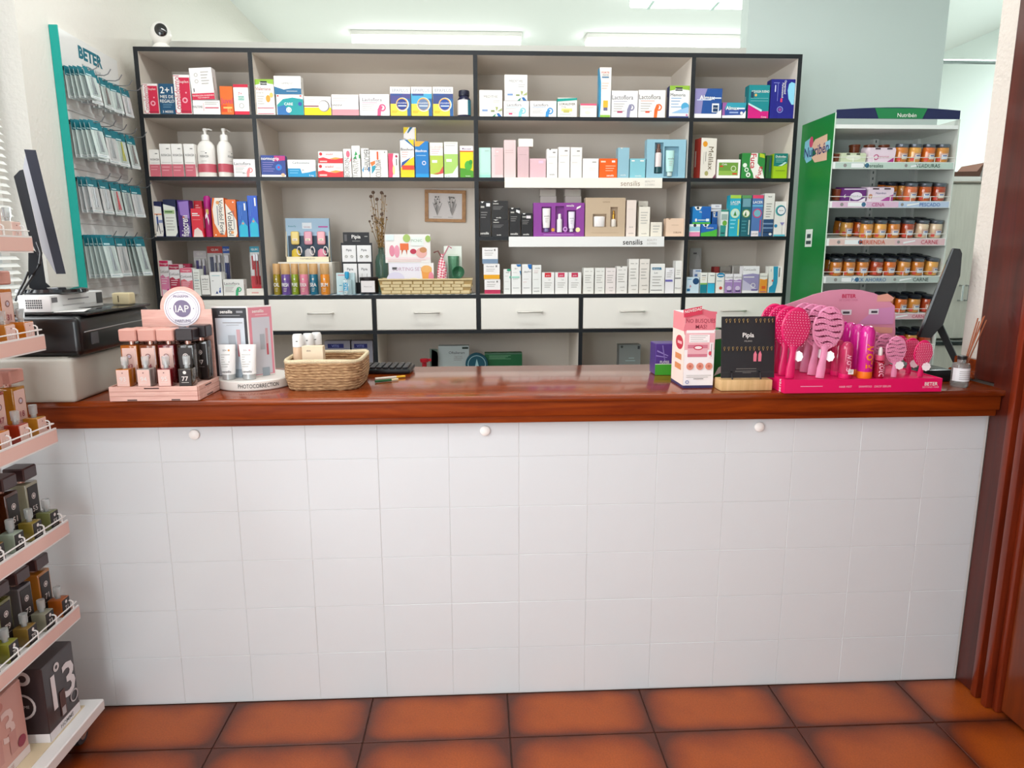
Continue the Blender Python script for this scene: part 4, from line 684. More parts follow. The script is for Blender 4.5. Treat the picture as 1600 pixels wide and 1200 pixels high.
c(4, 1199.5, 1222, 416.5, '#f1efe8', 'white carton with diagonal turquoise band, right end', [('P', [(.05, 0), (.55, 0), (.68, .4), (.66, 1), (.3, 1), (.35, .6), (.3, .3), (.05, .2)], '#2d9cc0'), ('D', .3, .46, .08, '#e0705a'), Rr(.75, .6, .82, .95, G2), Rr(.12, .8, .15, .9, '#4a8ab0')])
c(4, 1075, 1093, 388, '#a9a7a6', 'tall translucent grey card standing at the back', [Rr(.3, .86, .6, .9, G2), ('E', .7, .5, .25, .35, '#b9b7b6')], Y=UY + .2, dep=.004, name='card')
c(4, 1114, 1122, 417, '#8f2c2a', 'small dark red box at the back', [], Y=UY + .12)
c(4, 1123, 1140, 417, '#8f8981', 'grey box at the back behind the blue capped carton', [lines('#6d6862', .1, .9, .8, 3, .1)], Y=UY + .12)
c(4, 1141.5, 1158, 415, '#a7a29c', 'light grey box at the back behind the lilac cartons', [Rr(.05, .1, .12, .95, '#dedad6'), Rr(.85, .1, .95, .95, '#e4e0dc')], Y=UY + .12)
# --- low shelf below the drawers
def low(x0, x1, yt, body, lab, art, Y, dep=.06, name='carton', **k): return carton(5, x0, x1, yt, body, lab, art, Y=Y, dep=dep, name=name, zb=.7055, suffix=False, group='things on the low shelf behind the counter', ybase=560, **k)
vit = [Rr(.12, .8, .75, .92, '#20266c'), ('T', .42, .86, .07, 'VITIS', '#8f98d8', 0, .02), Rr(.05, .72, .85, .73, '#7c84b0')]
low(508, 548, 533, '#9a98a4', 'grey carton with navy label on the low shelf, behind the woven basket', vit, UY + .1)
low(550, 583, 533, '#9a98a4', 'grey carton with navy label on the low shelf, right against the black divider', vit, UY + .1)
low(685, 733, 541, '#a9b3b2', 'pale grey carton seen above the counter under the second drawer', [Rr(.78, .9, .98, .97, '#27362f'), ('T', .6, .78, .09, 'Oftalieram', G2, 0, .01), ('T', .65, .66, .06, 'lagrimas', G1), lines(G1, .5, .8, .58, 2, .06)], UY + .08)
low(757, 816, 552, '#1b5a34', 'dark green carton with white top print on the low shelf', [Rr(0, .95, 1, 1, '#4a6a58'), lines('#7fae8a', .12, .7, .88, 4, .05)], UY + .08)
low(967, 1001, 539, '#7f8482', 'grey green carton on the low shelf under the fourth drawer', [('D', .12, .93, .06, '#3d4440'), Rr(.85, .84, .95, .96, '#33383a'), Rr(.45, .5, .7, .52, '#a6c2c4'), Rr(.3, .4, .75, .42, '#a6c2c4')], UY + .14)
p0 = atY(745, 572, UY + .07); t = thing('round_tin', 'dark teal round tin leaning beside the green carton on the low shelf', 'tin', (p0.x, UY + .05, .7055))
q = MB(); rr = .058; q.lathe([(rr * .95, 0), (rr, .004), (rr, .022), (rr * .95, .026)], M('#1c4a58', .35), 28, T=Matrix.Translation((0, .03, .79)) @ Matrix.Rotation(R(90), 4, 'X') if False else Matrix.Translation((0, .03, rr)) @ Matrix.Rotation(R(90), 4, 'X')); tb = q.build('tin_body', t)
t.location.z = atY(745, 551, UY + .07).z - 2 * rr
MB().box(-.05, -.001, -(t.location.z - .7055), .05, .027, -.001, '#3d5c56').build('tin_stand', t)
q = MB(); q.art((-rr, .0035, 0), (2 * rr, 0, 0), (0, 0, 2 * rr), [('O', .5, .5, .4, .03, '#8fb0b4'), ('P', [(.4, .3), (.5, .75), (.62, .3), (.5, .4)], '#8fb0b4')]); q.build('print', t)
p0 = atY(663, 575, UY + .04); q = MB(); H = atY(663, 561, UY + .04).z - .7055
q.lathe([(.012, 0), (.012, H * .8), (.02, H * .82), (.022, H * .98), (.019, H)], M('#b01f2c', .35), 16); q.bbox(.01, -.004, H * .86, .036, .004, H, M('#b01f2c', .35), .001)
tag(q.build('stamp_handle', None, (p0.x, UY + .05, .7055)), 'small red handled object just above the counter edge, under the second drawer', 'stamp')
p0 = atY(684, 575, UY + .08); q = MB(); H = atY(682, 546, UY + .05).z - .7055
q.prism([(-.012, 0), (.02, 0), (.024, H * .75), (.02, H * .9), (-.008, H)], .01, M('#3b2f2b', .6)); q.prism([(-.018, 0), (.022, 0), (.024, H), (-.018, H * 1.02)], .002, M('#6a7a70', .3, trans=.3))
tag(q.build('herb_sachet', None, (p0.x - .02, UY + .06, .7055)), 'dark herb sachet leaning left of the pale grey carton on the low shelf', 'sachet')
# ------------------------------------------------------------ wide left bay, tall compartment
Z4 = ZR[4] + .0008
cl = MB()
for i in range(50):
    x = .0665 + i * .0202; cl.box(x, UY - .001, ZR[4] + .0003, x + .0202, UY + .21, ZR[4] + .0007, '#d9dde0' if i % 2 else '#6f8798')
tag(cl.build('striped_cloth'), 'thin striped blue and white cloth lining the tall compartment', 'cloth')
cap = wood('cap_wood', '#c79a63', '#deb480', .5, (10, 10, 1), 8, 0)
for (x0, x1, cc, nm, y) in ((426.6, 439, '#9a8414', 'olive yellow', .035), (439, 453.5, '#6a4a94', 'purple', .02), (455, 467, '#8aa022', 'green', .035), (467.5, 481.5, '#df7f96', 'pink', .02), (483, 497, '#0d6a86', 'teal', .035), (500, 515, '#e58a1c', 'orange', .02)):
    a, b = atY(x0, 457, UY + y), atY(x1, 457, UY + y); r = (b.x - a.x) / 2 - .0007; H = atY(x0, 412, UY + y).z - Z4
    t = thing('mist_bottle', '%s body mist bottle with wooden cap on the striped cloth' % nm, 'bottle', ((a.x + b.x) / 2, UY + y + r, Z4), 0, 'body mist bottles with wooden caps')
    q = MB(); q.lathe([(r * .92, 0), (r, .003), (r, H * .63), (r * .93, H * .66)], M(cc, .15, coat=.5), 22); bo = q.build('body', t)
    MB().lathe([(r * .95, H * .66), (r * .98, H * .67), (r * .98, H * .985), (r * .93, H)], cap, 22).build('cap', t)
    q = MB(); q.art((-r * .75, -r * .995, .004), (r * 1.5, 0, 0), (0, 0, H * .6), [('T', .5, .5, .2, {'pink': 'FUNDA', 'green': 'PURE', 'purple': 'FRESH', 'teal': 'SEA', 'orange': 'BUM', 'olive yellow': 'OIL'}[nm], WHITE, 0, .03), ('D', .5, .8, .14, M('#f2e8d8')), lines('#e8dcc8', .25, .75, .3, 3, .08)]); q.build('print', bo)
# riser and keyring display
a, b = atY(437, 457, UY + .1), atY(521, 457, UY + .1); H = atY(480, 409.5, UY + .1).z - Z4
q = MB(); q.bbox(0, 0, 0, b.x - a.x, .2, H, M('#ece7dc', .5), .002)
tag(q.build('riser_box', None, (a.x, UY + .1, Z4)), 'plain cream riser box behind the wooden capped mist bottles', 'box')
zt = Z4 + H + .0006
a, b = atY(447, 408, UY + .12), atY(515, 408, UY + .12); W_ = b.x - a.x; H = atY(480, 341, UY + .15).z - zt
t = thing('counter_display', 'light blue counter display holding three keyring pouches on the riser box', 'display', (a.x, UY + .12, zt))
q = MB(); q.box(0, .03, 0, W_, .05, H, '#a9c6dd'); q.art((0, .03, 0), (W_, 0, 0), (0, 0, H), [Rr(.04, .05, .96, .6, '#33475a'), ('T', .15, .82, .035, 'ButterFly', '#2a8a9a'), Rr(.38, .76, .6, .9, '#e8eef4'), ('T', .49, .8, .035, 'GOOD', '#9a3a5a'), Rr(.75, .79, .97, .82, '#c44aa0')]); q.build('back_card', t, smooth=False)
q = MB(); q.box(0, 0, 0, W_, .004, H * .12, '#efe4c4'); q.art((0, 0, 0), (W_, 0, 0), (0, 0, H * .12), [('T', .5, .6, .25, 'TOOTHBRUSH KIT', G2)]); q.box(0, .004, 0, W_, .03, .004, '#efe4c4'); q.build('front_lip', t, smooth=False)
for s in (0, 1):
    x = s * (W_ - .003); MB().prism([(0, 0), (.03, 0), (.03, H * .7), (0, H * .12)], .003, '#e9dcc0', (x + .003, 0, 0), (0, 1, 0), (0, 0, 1)).build('side_wing', t)
for x, cc, c2 in ((.22, '#d9b93a', '#e8cf80'), (.52, '#b9b4b8', '#e0a0b0'), (.82, '#e08aa0', '#f0b0b8')):
    q = MB(); q.lathe([(.018, 0), (.022, .02), (.02, .045), (.008, .055)], M(cc, .4, bump=.3), 14, cx=W_ * x, cy=.015, cz=.01, sy=.5); pp = q.build('pouch', t)
    q = MB(); q.bbox(W_ * x - .02, .008, .085, W_ * x + .02, .02, H * .7, M(c2, .35), .008, 3); q.art((W_ * x - .015, .0075, .095), (.03, 0, 0), (0, 0, .03), [Rr(.1, .3, .9, .7, '#f4e4d0'), ('T', .5, .5, .3, 'kit', G2)]); q.build('tag_card', pp)
    q = MB(); n = 14; q.tube([(W_ * x + .02 + .011 * math.cos(2 * PI * k / n), .005, .055 + .02 * math.sin(2 * PI * k / n)) for k in range(n)], .003, M('#f0e6e4', .4), 6, closed=True); q.build('ring', pp)
# earring card stand
YE = UY + .135; a, b = atY(536, 457, YE), atY(584, 457, YE); W_ = b.x - a.x; H = atY(560, 363, YE).z - Z4
t = thing('earring_stand', 'small black earring stand with four white cards between mist bottles and vase', 'display', (a.x, YE, Z4))
q = MB(); BK = M('#1f1f22', .5); q.box(0, 0, 0, W_, .006, H * .83, BK); q.box(W_ * .08, .001, H * .82, W_ * .92, .006, H, BK); q.box(0, -.004, 0, W_, .07, .006, BK)
q.art((W_ * .08, .001, H * .82), (W_ * .84, 0, 0), (0, 0, H * .18), [('T', .5, .62, .32, 'Pipia', WHITE, 0, .03), Rr(.82, .6, .94, .66, G3), Rr(.05, .2, .15, .8, G2), Rr(.35, .2, .65, .23, G3)]); q.build('board', t, smooth=False)
for i, (x0, x1, z0, z1) in enumerate(((.03, .48, .52, .79), (.51, .97, .52, .79), (.05, .49, .18, .49), (.53, .93, .18, .49))):
    q = MB(); q.bbox(W_ * x0, -.003, H * z0, W_ * x1, -.0005, H * z1, M('#f1efee', .5), .001); q.art((W_ * x0, -.003, H * z0), (W_ * (x1 - x0), 0, 0), (0, 0, H * (z1 - z0)), [('T', .5, .72, .13, 'Pipia', G2, 0, .02)])
    cdd = q.build('card', t)
    for s in (.3, .7):
        cx, cz = W_ * (x0 + (x1 - x0) * s), H * (z0 + (z1 - z0) * .33); q = MB()
        if i < 2: q.tube([(cx + .0055 * math.cos(k * PI / 6), -.005, cz + .0055 * math.sin(k * PI / 6)) for k in range(12)], .0014 if i else .001, M('#8d8a78', .3, .8), 6, closed=True)
        else: q.tube([(cx, -.004, cz + .014), (cx, -.0045, cz - .02)], .0008, M('#8d8a78', .3, .8), 6)
        q.build('earring', cdd)
# pale blue carton with blue-capped bottle
a, b = atY(526.5, 457, UY + .05), atY(555, 457, UY + .05); W_ = b.x - a.x; H = atY(540, 426.5, UY + .05).z - Z4
q = MB(); q.box(0, 0, 0, W_, .03, H, '#c8dfe2'); q.art((0, 0, 0), (W_, 0, 0), (0, 0, H), [Rr(.1, .88, .5, .92, '#d8848c'), Rr(.15, .4, .3, .44, '#4a9ab0'), Rr(.1, .12, .4, .14, '#d8848c')])
tag(q.build('carton', None, (a.x, UY + .05, Z4), smooth=False), 'pale blue carton standing behind the clear blue capped bottle', 'box')
a, b = atY(535.5, 457, UY + .02), atY(550, 457, UY + .02); r = (b.x - a.x) / 2
t = thing('perfume_bottle', 'clear square bottle with bright blue cap in front of the pale blue carton', 'bottle', ((a.x + b.x) / 2, UY + .02, Z4))
q = MB(); q.bbox(-r, 0, 0, r, .018, .075, M('#cfe6ea', .08, trans=.5, coat=.5), .004, 2); q.art((-r, 0, 0), (2 * r, 0, 0), (0, 0, .075), [Rr(.1, .25, .6, .78, '#2d9cc4'), ('T', .35, .5, .2, 'NENUCO', WHITE, 90)]); q.build('body', t)
MB().lathe([(.005, .075), (.005, .08), (.0105, .081), (.011, .108), (.009, .112)], M('#1f9cca', .3), 16, cy=.009).build('cap', t)
# black jar with white label
a, b = atY(560.5, 458, UY + .02), atY(590, 458, UY + .02); r = (b.x - a.x) / 2; H = atY(575, 434, UY + .03).z - Z4
t = thing('candle_jar', 'black candle jar with square white label left of the woven basket', 'jar', ((a.x + b.x) / 2, UY + .02 + r, Z4))
MB().lathe([(r * .95, 0), (r, .004), (r, H * .8)], M('#221a1a', .15, coat=.5), 26).build('jar', t); MB().lathe([(r * 1.01, H * .8), (r * 1.02, H), (r * .97, H + .002)], M('#1c1515', .3), 26).build('lid', t)
q = MB(); q.box(-r * .72, -r * 1.0 - .001, H * .14, r * .72, -r * .7, H * .82, '#ebe4e2'); q.art((-r * .72, -r - .001, H * .14), (r * 1.44, 0, 0), (0, 0, H * .68), [('T', .5, .5, .1, 'Pharma Line', G1)]); q.build('label', t, smooth=False)
# vase with dried flowers
vx = atY(592.5, 440, UY + .16).x; vx += .008; VY = UY + .215
t = thing('glass_vase', 'green glass bottle vase behind the woven basket', 'vase', (vx, VY, Z4))
q = MB(); q.lathe([(.03, 0), (.033, .01), (.033, .16), (.026, .185), (.015, .2), (.013, .225), (.015, .23)], M('#8fbcb0', .06, trans=.8, coat=.3, ior=1.25), 26); q.build('body', t)
t = thing('dried_flowers', 'dried flower stems with small seed heads standing in the green vase', 'flowers', (vx, VY, Z4 + .02))
BR = M('#a5834e', .8); BR2 = M('#7a6252', .8); rnd = random.Random(3)
for k in range(11):
    hx = rnd.uniform(-.052, .05); hh = rnd.uniform(.32, .46) if k > 2 else .48; hy = rnd.uniform(-.04, .01)
    if hh > .475: hh = .475
    q = MB(); pts = [(hx * .1 + rnd.uniform(-.004, .004), 0, .0), (hx * .12, hy * .1, .2), (hx * .6, hy * .6, .2 + (hh - .2) * .55), (hx, hy, hh)]
    q.tube(pts, .0016, BR, 5); stx = q.build('stem', t)
    q = MB(); rr = rnd.choice((.004, .006, .009)); q.lathe([(.001, 0), (rr, rr * .7), (rr * .9, rr * 1.6), (rr * .3, rr * 2)], BR2, 8, cx=hx, cy=hy, cz=hh)
    for j in range(5):
        f = rnd.uniform(.5, .95); px, pz = hx * f + rnd.uniform(-.014, .014), .2 + (hh - .2) * f; q.lathe([(.001, 0), (.0035, .003), (.001, .007)], M(rnd.choice(('#b98f5a', '#d8c0a0', '#6b5138')), .8), 6, cx=px, cy=hy * f - .004, cz=pz)
    tag(q.build('seed_heads', stx), None, None, kind='stuff')
q = MB()
for j in range(110):
    z = rnd.uniform(.2, .36); q.lathe([(.0008, 0), (.003, .004), (.0008, .01)], M(rnd.choice(('#a8824e', '#c9a36a', '#7c5c36')), .8), 5, cx=rnd.uniform(-.018, .018), cy=rnd.uniform(-.014, .01), cz=z)
tag(q.build('small_blossoms', t), None, None, kind='stuff')
# framed print on the back of the compartment
YB = UY + .357
P0 = atY(663, 297, YB - .01); P1 = atY(728, 347, YB - .01); W_ = P1.x - P0.x; H = P0.z - P1.z
t = thing('picture_frame', 'small wooden framed botanical drawing on the back of the compartment', 'picture', ((P0.x + P1.x) / 2, YB - .013, (P0.z + P1.z) / 2)); t.rotation_euler = (0, R(1.2), 0)
FW_ = wood('frame_wood', '#a9794f', '#c2925f', .5, (8, 8, 8), 6, 0)
for (x0, z0, x1, z1) in ((-.5, -.5, .5, -.4), (-.5, .4, .5, .5), (-.5, -.4, -.41, .4), (.41, -.4, .5, .4)):
    MB().bbox(W_ * x0, 0, H * z0, W_ * x1, .012, H * z1, FW_, .001).build('frame_rail', t)
q = MB(); q.box(-W_ * .42, .006, -H * .42, W_ * .42, .009, H * .42, '#e4ddda'); rd = random.Random(5)
ops = [Rr(.15, .08, .4, .1, G3), Rr(.58, .08, .72, .1, G3)]
for cx in (.27, .7):
    for k in range(16):
        aa = rd.uniform(PI * .25, PI * .75); l = rd.uniform(.3, .72); ops.append(('P', [(cx, .14), (cx + math.cos(aa) * l * .28 + .008, .14 + l * math.sin(aa)), (cx + math.cos(aa) * l * .28 - .006, .14 + l * math.sin(aa))], '#8b8784'))
    for k in range(7): ops.append(('E', cx + rd.uniform(-.09, .09), rd.uniform(.55, .85), .022, .03, '#77736f'))
q.art((-W_ * .42, .006, -H * .42), (W_ * .84, 0, 0), (0, 0, H * .84), ops); q.build('print', t, smooth=False)
# woven basket
YK = UY + .025; a, b = atY(597, 459, YK), atY(735, 459, YK); a2, b2 = atY(594, 437, YK), atY(743, 437, YK)
WB, WT = (b.x - a.x) / 2, (b2.x - a2.x) / 2 - .004; HB = a2.z - Z4; cxk = (a.x + b.x) / 2 - .002; DB = .135
t = thing('woven_basket', 'shallow tan basket of woven flat strips at the right of the tall compartment', 'basket', (cxk, YK, Z4))
STRAW = M('#d8c294', .6, bump=.2, bscale=90); STRAW2 = M('#b99a64', .7)
q = MB(); q.box(-WB, .004, 0, WB, DB, .004, STRAW2)
for (p, r_) in (((-WB, .006), (WB, .006)), ((WB, .006), (WB, DB)), ((WB, DB), (-WB, DB)), ((-WB, DB), (-WB, .006))):
    k = WT / WB; o2 = .006
    A = Vector((p[0], p[1], .003)); B = Vector((r_[0], r_[1], .003)); A2 = Vector((p[0] * k, p[1] + (-o2 if p[1] < .1 else o2), HB - .003)); B2 = Vector((r_[0] * k, r_[1] + (-o2 if r_[1] < .1 else o2), HB - .003))
    q.add([A, B, B2, A2], [(0, 1, 2, 3)], STRAW2)
q.build('body', t, smooth=False)
wv = None; nr = 4; ncol = 9
for j in range(nr):
    z0 = .004 + (HB - .012) * j / nr; zz = (HB - .012) / nr; hwid = WB + (WT - WB) * (j + .5) / nr
    for i in range(ncol):
        w_ = 2 * hwid / ncol; x = -hwid + (i + .5) * w_ + (w_ * .25 if j % 2 else -w_ * .0); 
        if x + w_ * .45 > hwid: continue
        yy = .005 - .006 * (j + .5) / nr
        if not wv: wv = MB().bbox(-w_ * .46, -.003, .0005, w_ * .46, .001, zz - .001, STRAW, .0012).build('weave_strip', t, (x, yy, z0))
        else: clone(wv, (x, yy, z0), t)
        if j % 2 == 0 and i < 4:
            o = clone(wv, (hwid + .002, .03 + i * .045, z0), t); o.rotation_euler = (0, 0, R(90))
q = MB(); q.tube([(-WT, -.003, HB), (WT, -.003, HB), (WT, DB + .004, HB), (-WT, DB + .004, HB)], .0045, STRAW, 6, closed=True); q.build('rim', t)
# goods in the basket
YI = YK + .04
def bx(name, x0, x1, yt, yb, lab, cat, ops, Y, zb, body='#f0ebe6', dep=.03):
    a_, b_ = atY(x0, yb, Y), atY(x1, yb, Y); Hh = atY(x0, yt, Y).z - zb; q = MB(); q.box(0, 0, 0, b_.x - a_.x, dep, Hh, body); q.art((0, 0, 0), (b_.x - a_.x, 0, 0), (0, 0, Hh), ops)
    return tag(q.build(name, None, (a_.x, Y, zb), smooth=False), lab, cat), zb + Hh
toy = [Rr(0, .12, 1, .2, '#f4dfe0'), ('E', .15, .42, .06, .2, '#e58aa0'), ('E', .26, .4, .06, .22, '#ea9aae'), Rr(.33, .45, .52, .68, '#e8703a'), ('P', [(.36, .28), (.4, .45), (.36, .45)], '#c85a30'), ('P', [(.48, .28), (.49, .45), (.45, .45)], '#c85a30'), ('E', .62, .4, .07, .09, '#c0344e'), ('E', .8, .35, .12, .18, '#eab0a8'), ('E', .84, .45, .08, .1, '#c98a5a'), ('E', .48, .86, .08, .14, '#a9c46a'), ('E', .95, .84, .06, .12, '#9ab85a'), Rr(.58, .6, .85, .9, '#e9efe8'), ('T', .7, .78, .09, 'PICNIC', '#8aa88a'), Rr(.02, .78, .2, .98, '#dfeceb'), ('L', .05, .9, .1, 2, .05, '#e9b8b4')]
toy2 = [Rr(0, 0, .7, 1, '#eae6ee'), ('T', .42, .8, .12, 'SORTING SET', '#c09ab0'), ('E', .15, .45, .2, .25, '#dcd6ea'), ('E', .55, .3, .18, .2, '#ece8c8'), ('P', [(.72, .8), (.96, .8), (.9, .1), (.78, .1)], '#eda04a'), ('E', .84, .8, .12, .12, '#f0b468'), ('E', .94, .5, .06, .2, '#e88a9a'), Rr(.08, .78, .18, .86, G2), ('E', .2, .09, .05, .08, '#c84a5a')]
lo, zt = bx('toy_box', 608, 678, 411, 440, 'white and pastel toy carton with orange cup, standing in the basket', 'box', toy2, YI, Z4 + .006)
bx('toy_box', 602.5, 673, 366, 411, 'pink and orange picnic toy carton on top of the pastel one', 'box', toy, YI, zt + .0006)
bx('carton', 694.5, 722, 384.5, 440, 'pale green white carton standing behind the green glassware', 'box', [Rr(.1, .55, .8, .9, '#e9efe2'), lines('#dfe8d8', .2, .8, .8, 5, .1)], YI + .035, Z4 + .006, '#e9eee4', .03)
p_ = atY(691, 440, YI); t = thing('fabric_bag', 'small red and white checked fabric bag hanging its strap in the basket', 'bag', (p_.x, YI, Z4 + .006))
def gingham():
    m = bpy.data.materials.new('gingham'); m.use_nodes = True; nt = m.node_tree; b = nt.nodes['Principled BSDF']; b.inputs['Roughness'].default_value = .8
    ch = nt.nodes.new('ShaderNodeTexChecker'); ch.inputs['Scale'].default_value = 110; ch.inputs['Color1'].default_value = lin('#d8506a'); ch.inputs['Color2'].default_value = lin('#f2dcdc')
    tc = nt.nodes.new('ShaderNodeTexCoord'); mp = nt.nodes.new('ShaderNodeMapping'); mp.inputs['Rotation'].default_value = (0, R(35), 0); nt.links.new(tc.outputs['Object'], mp.inputs[0]); nt.links.new(mp.outputs[0], ch.inputs[0]); nt.links.new(ch.outputs[0], b.inputs[0]); return m
GH = gingham(); hB = atY(691, 390, YI).z - Z4 - .006
q = MB(); q.lathe([(.018, 0), (.025, hB * .2), (.024, hB * .5), (.016, hB * .72), (.006, hB * .82), (.01, hB * .9)], GH, 16, sy=.45); bg = q.build('bag_body', t)
q = MB(); q.tube([(.004, 0, hB * .82), (.02, 0, hB * .95), (.035, .002, hB * 1.08), (.05, .003, hB * 1.03)], .004, M('#c98a94', .7), 6); q.tube([(-.002, 0, hB * .83), (-.018, -.003, hB * .97), (-.04, -.004, hB * .93)], .004, M('#7a4a44', .7), 6); q.build('strap', bg)
GG = M('#5fa07a', .05, trans=.7, coat=.3, ior=1.25)
p_ = atY(709, 440, YI - .01); hB = atY(709, 400, YI).z - Z4 - .006
q = MB(); q.lathe([(.02, 0), (.022, .003), (.029, hB), (.027, hB), (.02, .006), (.001, .005)], M('#8fc0a4', .05, trans=.8, coat=.3, ior=1.2), 24); tag(q.build('glass_tumbler', None, (p_.x, YI + .012, Z4 + .006)), 'upright green glass tumbler in the basket', 'glass')
p_ = atY(713, 440, YI - .02); hB_ = atY(713, 427, YI - .02).z + .003
t = thing('glass_bowl', 'darker green glass bowl tilted on its side in front of the tumbler', 'bowl', (p_.x + .012, YI - .028, hB_)); t.rotation_euler = (R(70), R(-28), 0)
q = MB(); q.lathe([(.008, -.024), (.018, -.02), (.028, -.008), (.031, .01), (.029, .011), (.026, -.005), (.016, -.016), (.004, -.019)], GG, 26); q.build('bowl_body', t)
q = MB(); q.tube([(.0305 * math.cos(2 * PI * k / 24), .0305 * math.sin(2 * PI * k / 24), .0105) for k in range(24)], .0012, M('#2f6a4c', .1), 6, closed=True); q.build('rim', t)
# white brand strips on the shelf edges
def strip(x0, x1, y0, y1, colr, tcol, lab, bold):
    Y = UY - .016; a_, b_ = atY(x0, (y0 + y1) / 2, Y), atY(x1, (y0 + y1) / 2, Y); z1, z0 = atY(x0, y0, Y).z, atY(x0, y1, Y).z; W_ = b_.x - a_.x
    t = thing('brand_strip', lab, 'strip', (a_.x, Y, z0), 0, 'white brand strips clipped on the shelf edges')
    q = MB(); q.bbox(0, 0, 0, W_, .0155, z1 - z0, M(colr, .35), .0015); q.art((0, 0, 0), (W_, 0, 0), (0, 0, z1 - z0), [('T', .795, .48, .52, 'sensilis', tcol, 0, bold), ('T', .92, .66, .2, 'BEAUTY', '#c2bdb6'), ('T', .92, .34, .2, 'LOVERS', '#c2bdb6')]); q.build('panel', t)
strip(788.5, 1035, 277.3, 293.5, '#f4eee2', '#a08a78', 'white strip with pale brown lettering on the second shelf edge', 0)
strip(795, 1038, 369.8, 386, '#eeedea', '#3a3836', 'white strip with dark lettering on the third shelf edge', .025)

p_ = atX(1246, 280, 2.6495); pb_ = atX(1246, 312, 2.6495)
q = MB(); q.prism([(-.03, pb_.z), (.05, pb_.z - .005), (.05, p_.z - .01), (-.03, p_.z)], .0006, '#cfe0dc', (2.6495, 1.62, 0), (0, 1, 0), (0, 0, 1)); tag(q.build('paper_note'), 'pale green paper note stuck on the right flank of the shelf unit', 'note')

# ------------------------------------------------------------ baby food stand
SY = 1.25; SX0, SX1 = 2.682, 3.246; SD = .31
st_ = thing('food_stand', 'tall white baby food stand with green side panel right of the shelf unit', 'stand', (SX0, SY, 0)); SW = SX1 - SX0
METAL = M('#dfe3df', .4); SH = 1.905
MB().box(0, SD - .006, 0, SW, SD, SH, M('#d6ddd9', .5)).build('back_panel', st_)
for x in (0, SW - .016): MB().box(x, SD - .05, 0, x + .016, SD - .006, SH, METAL).build('upright', st_)
q = MB(); q.box(SW * .6, SD - .03, .1, SW * .6 + .028, SD - .007, SH, '#eef1ee')
for k in range(60): q.box(SW * .6 + .011, SD - .0305, .14 + k * .029, SW * .6 + .017, SD - .0299, .152 + k * .029, '#6a7a76')
q.build('slotted_upright', st_)
MB().box(SW, -.003, 0, SW + .006, SD, SH + .005, M('#cfd4cc', .5)).build('right_panel', st_)
q = MB(); q.box(-.006, -.006, 1.1, -.0005, SD, 1.93, M('#0f7a34', .35)); GP = q
S1 = atX(1304, 178, SX0 - .006)
pan = q
gz0, gz1 = .35, 1.935
q = MB(); q.box(-.006, -.006, gz0, -.0005, SD, gz1, M('#0f7a34', .35), front=M('#d8ead8', .4))
def gp(px, py):
    p = atX(px, py, SX0 - .0062); return (1 - (p.y - (SY - .006)) / (SD + .006), (p.z - gz0) / (gz1 - gz0))
gops = [('P', [gp(1256, 245), gp(1258, 222), gp(1266, 216), gp(1270, 230), gp(1268, 250), gp(1260, 255)], '#7fbcd0'), ('P', [gp(1274, 218), gp(1293, 209), gp(1292, 250), gp(1273, 254), gp(1268, 246), gp(1276, 240), gp(1268, 228)], '#dcb49a'), ('P', [gp(1290, 222), gp(1298, 218), gp(1297, 232), gp(1290, 236)], '#8fc4d4'), ('E', gp(1268, 222)[0], gp(1268, 222)[1], .06, .016, '#c8486a')]
u0, v0 = gp(1260, 238); u1, v1 = gp(1292, 230)
gops += [('T', (u0 + u1) / 2, (v0 + v1) / 2, .03, 'Nutribén', '#2b2f6e', 0, .02)]
cu_, cv_ = gp(1264, 372); gops += [Rr(cu_ - .11, cv_ - .026, cu_ + .11, cv_ + .026, '#dfe6dc'), Rr(cu_ - .06, cv_ + .0, cu_ + .06, cv_ + .012, '#3a4a4a'), Rr(cu_ - .08, cv_ - .018, cu_ + .08, cv_ - .008, '#3a4a4a')]
q.art((-.006, SD, gz0), (0, -(SD + .006), 0), (0, 0, gz1 - gz0), gops); gpn = q.build('side_panel', st_, smooth=False); gpn['label'] = 'green printed side panel'
MB().box(-.0005, -.004, 1.868, SW, SD - .006, 1.885, M('#eceeea', .4)).build('top_board', st_)
# header board (the cut-out figure that stands on it is left out)
hz0 = atY(1400, 186, SY).z; hz1 = atY(1400, 168, SY).z; q = MB(); pts = [(0, hz0), (SW, hz0)] + [(SW * (1 - k / 10), hz1 - .012 + .012 * math.sin(PI * k / 10)) for k in range(11)]
q.prism(pts, .004, '#1d2350', (0, -.006, 0)); hb = q.build('header_board', st_)
q = MB(); xg0 = atY(1372, 180, SY).x - SX0; xg1 = atY(1440, 180, SY).x - SX0
q.prism([(xg0, hz0 + .0005), (xg1, hz0 + .0005), (xg1 + .02, hz1 - .004), (xg0 - .02, hz1 - .004)], .002, '#20804a', (0, -.008, 0)); tx = atY(1417, 182, SY - .009).x - SX0
q.art((tx - .06, -.0085, hz0), (.12, 0, 0), (0, 0, hz1 - hz0), [('T', .5, .32, .36, 'Nutribén', WHITE, 0, .015)]); q.build('header_patch', hb, smooth=False)
LIDS = [M('#1c212c', .35, .4), M('#6f757e', .3, .8), M('#1f2740', .3, .5)]
FOODS = ['#c9782a', '#d2691e', '#b8541c', '#d08a3a', '#e0a04a', '#a8401e', '#c8683a', '#d9bfa0']
JARS = {}
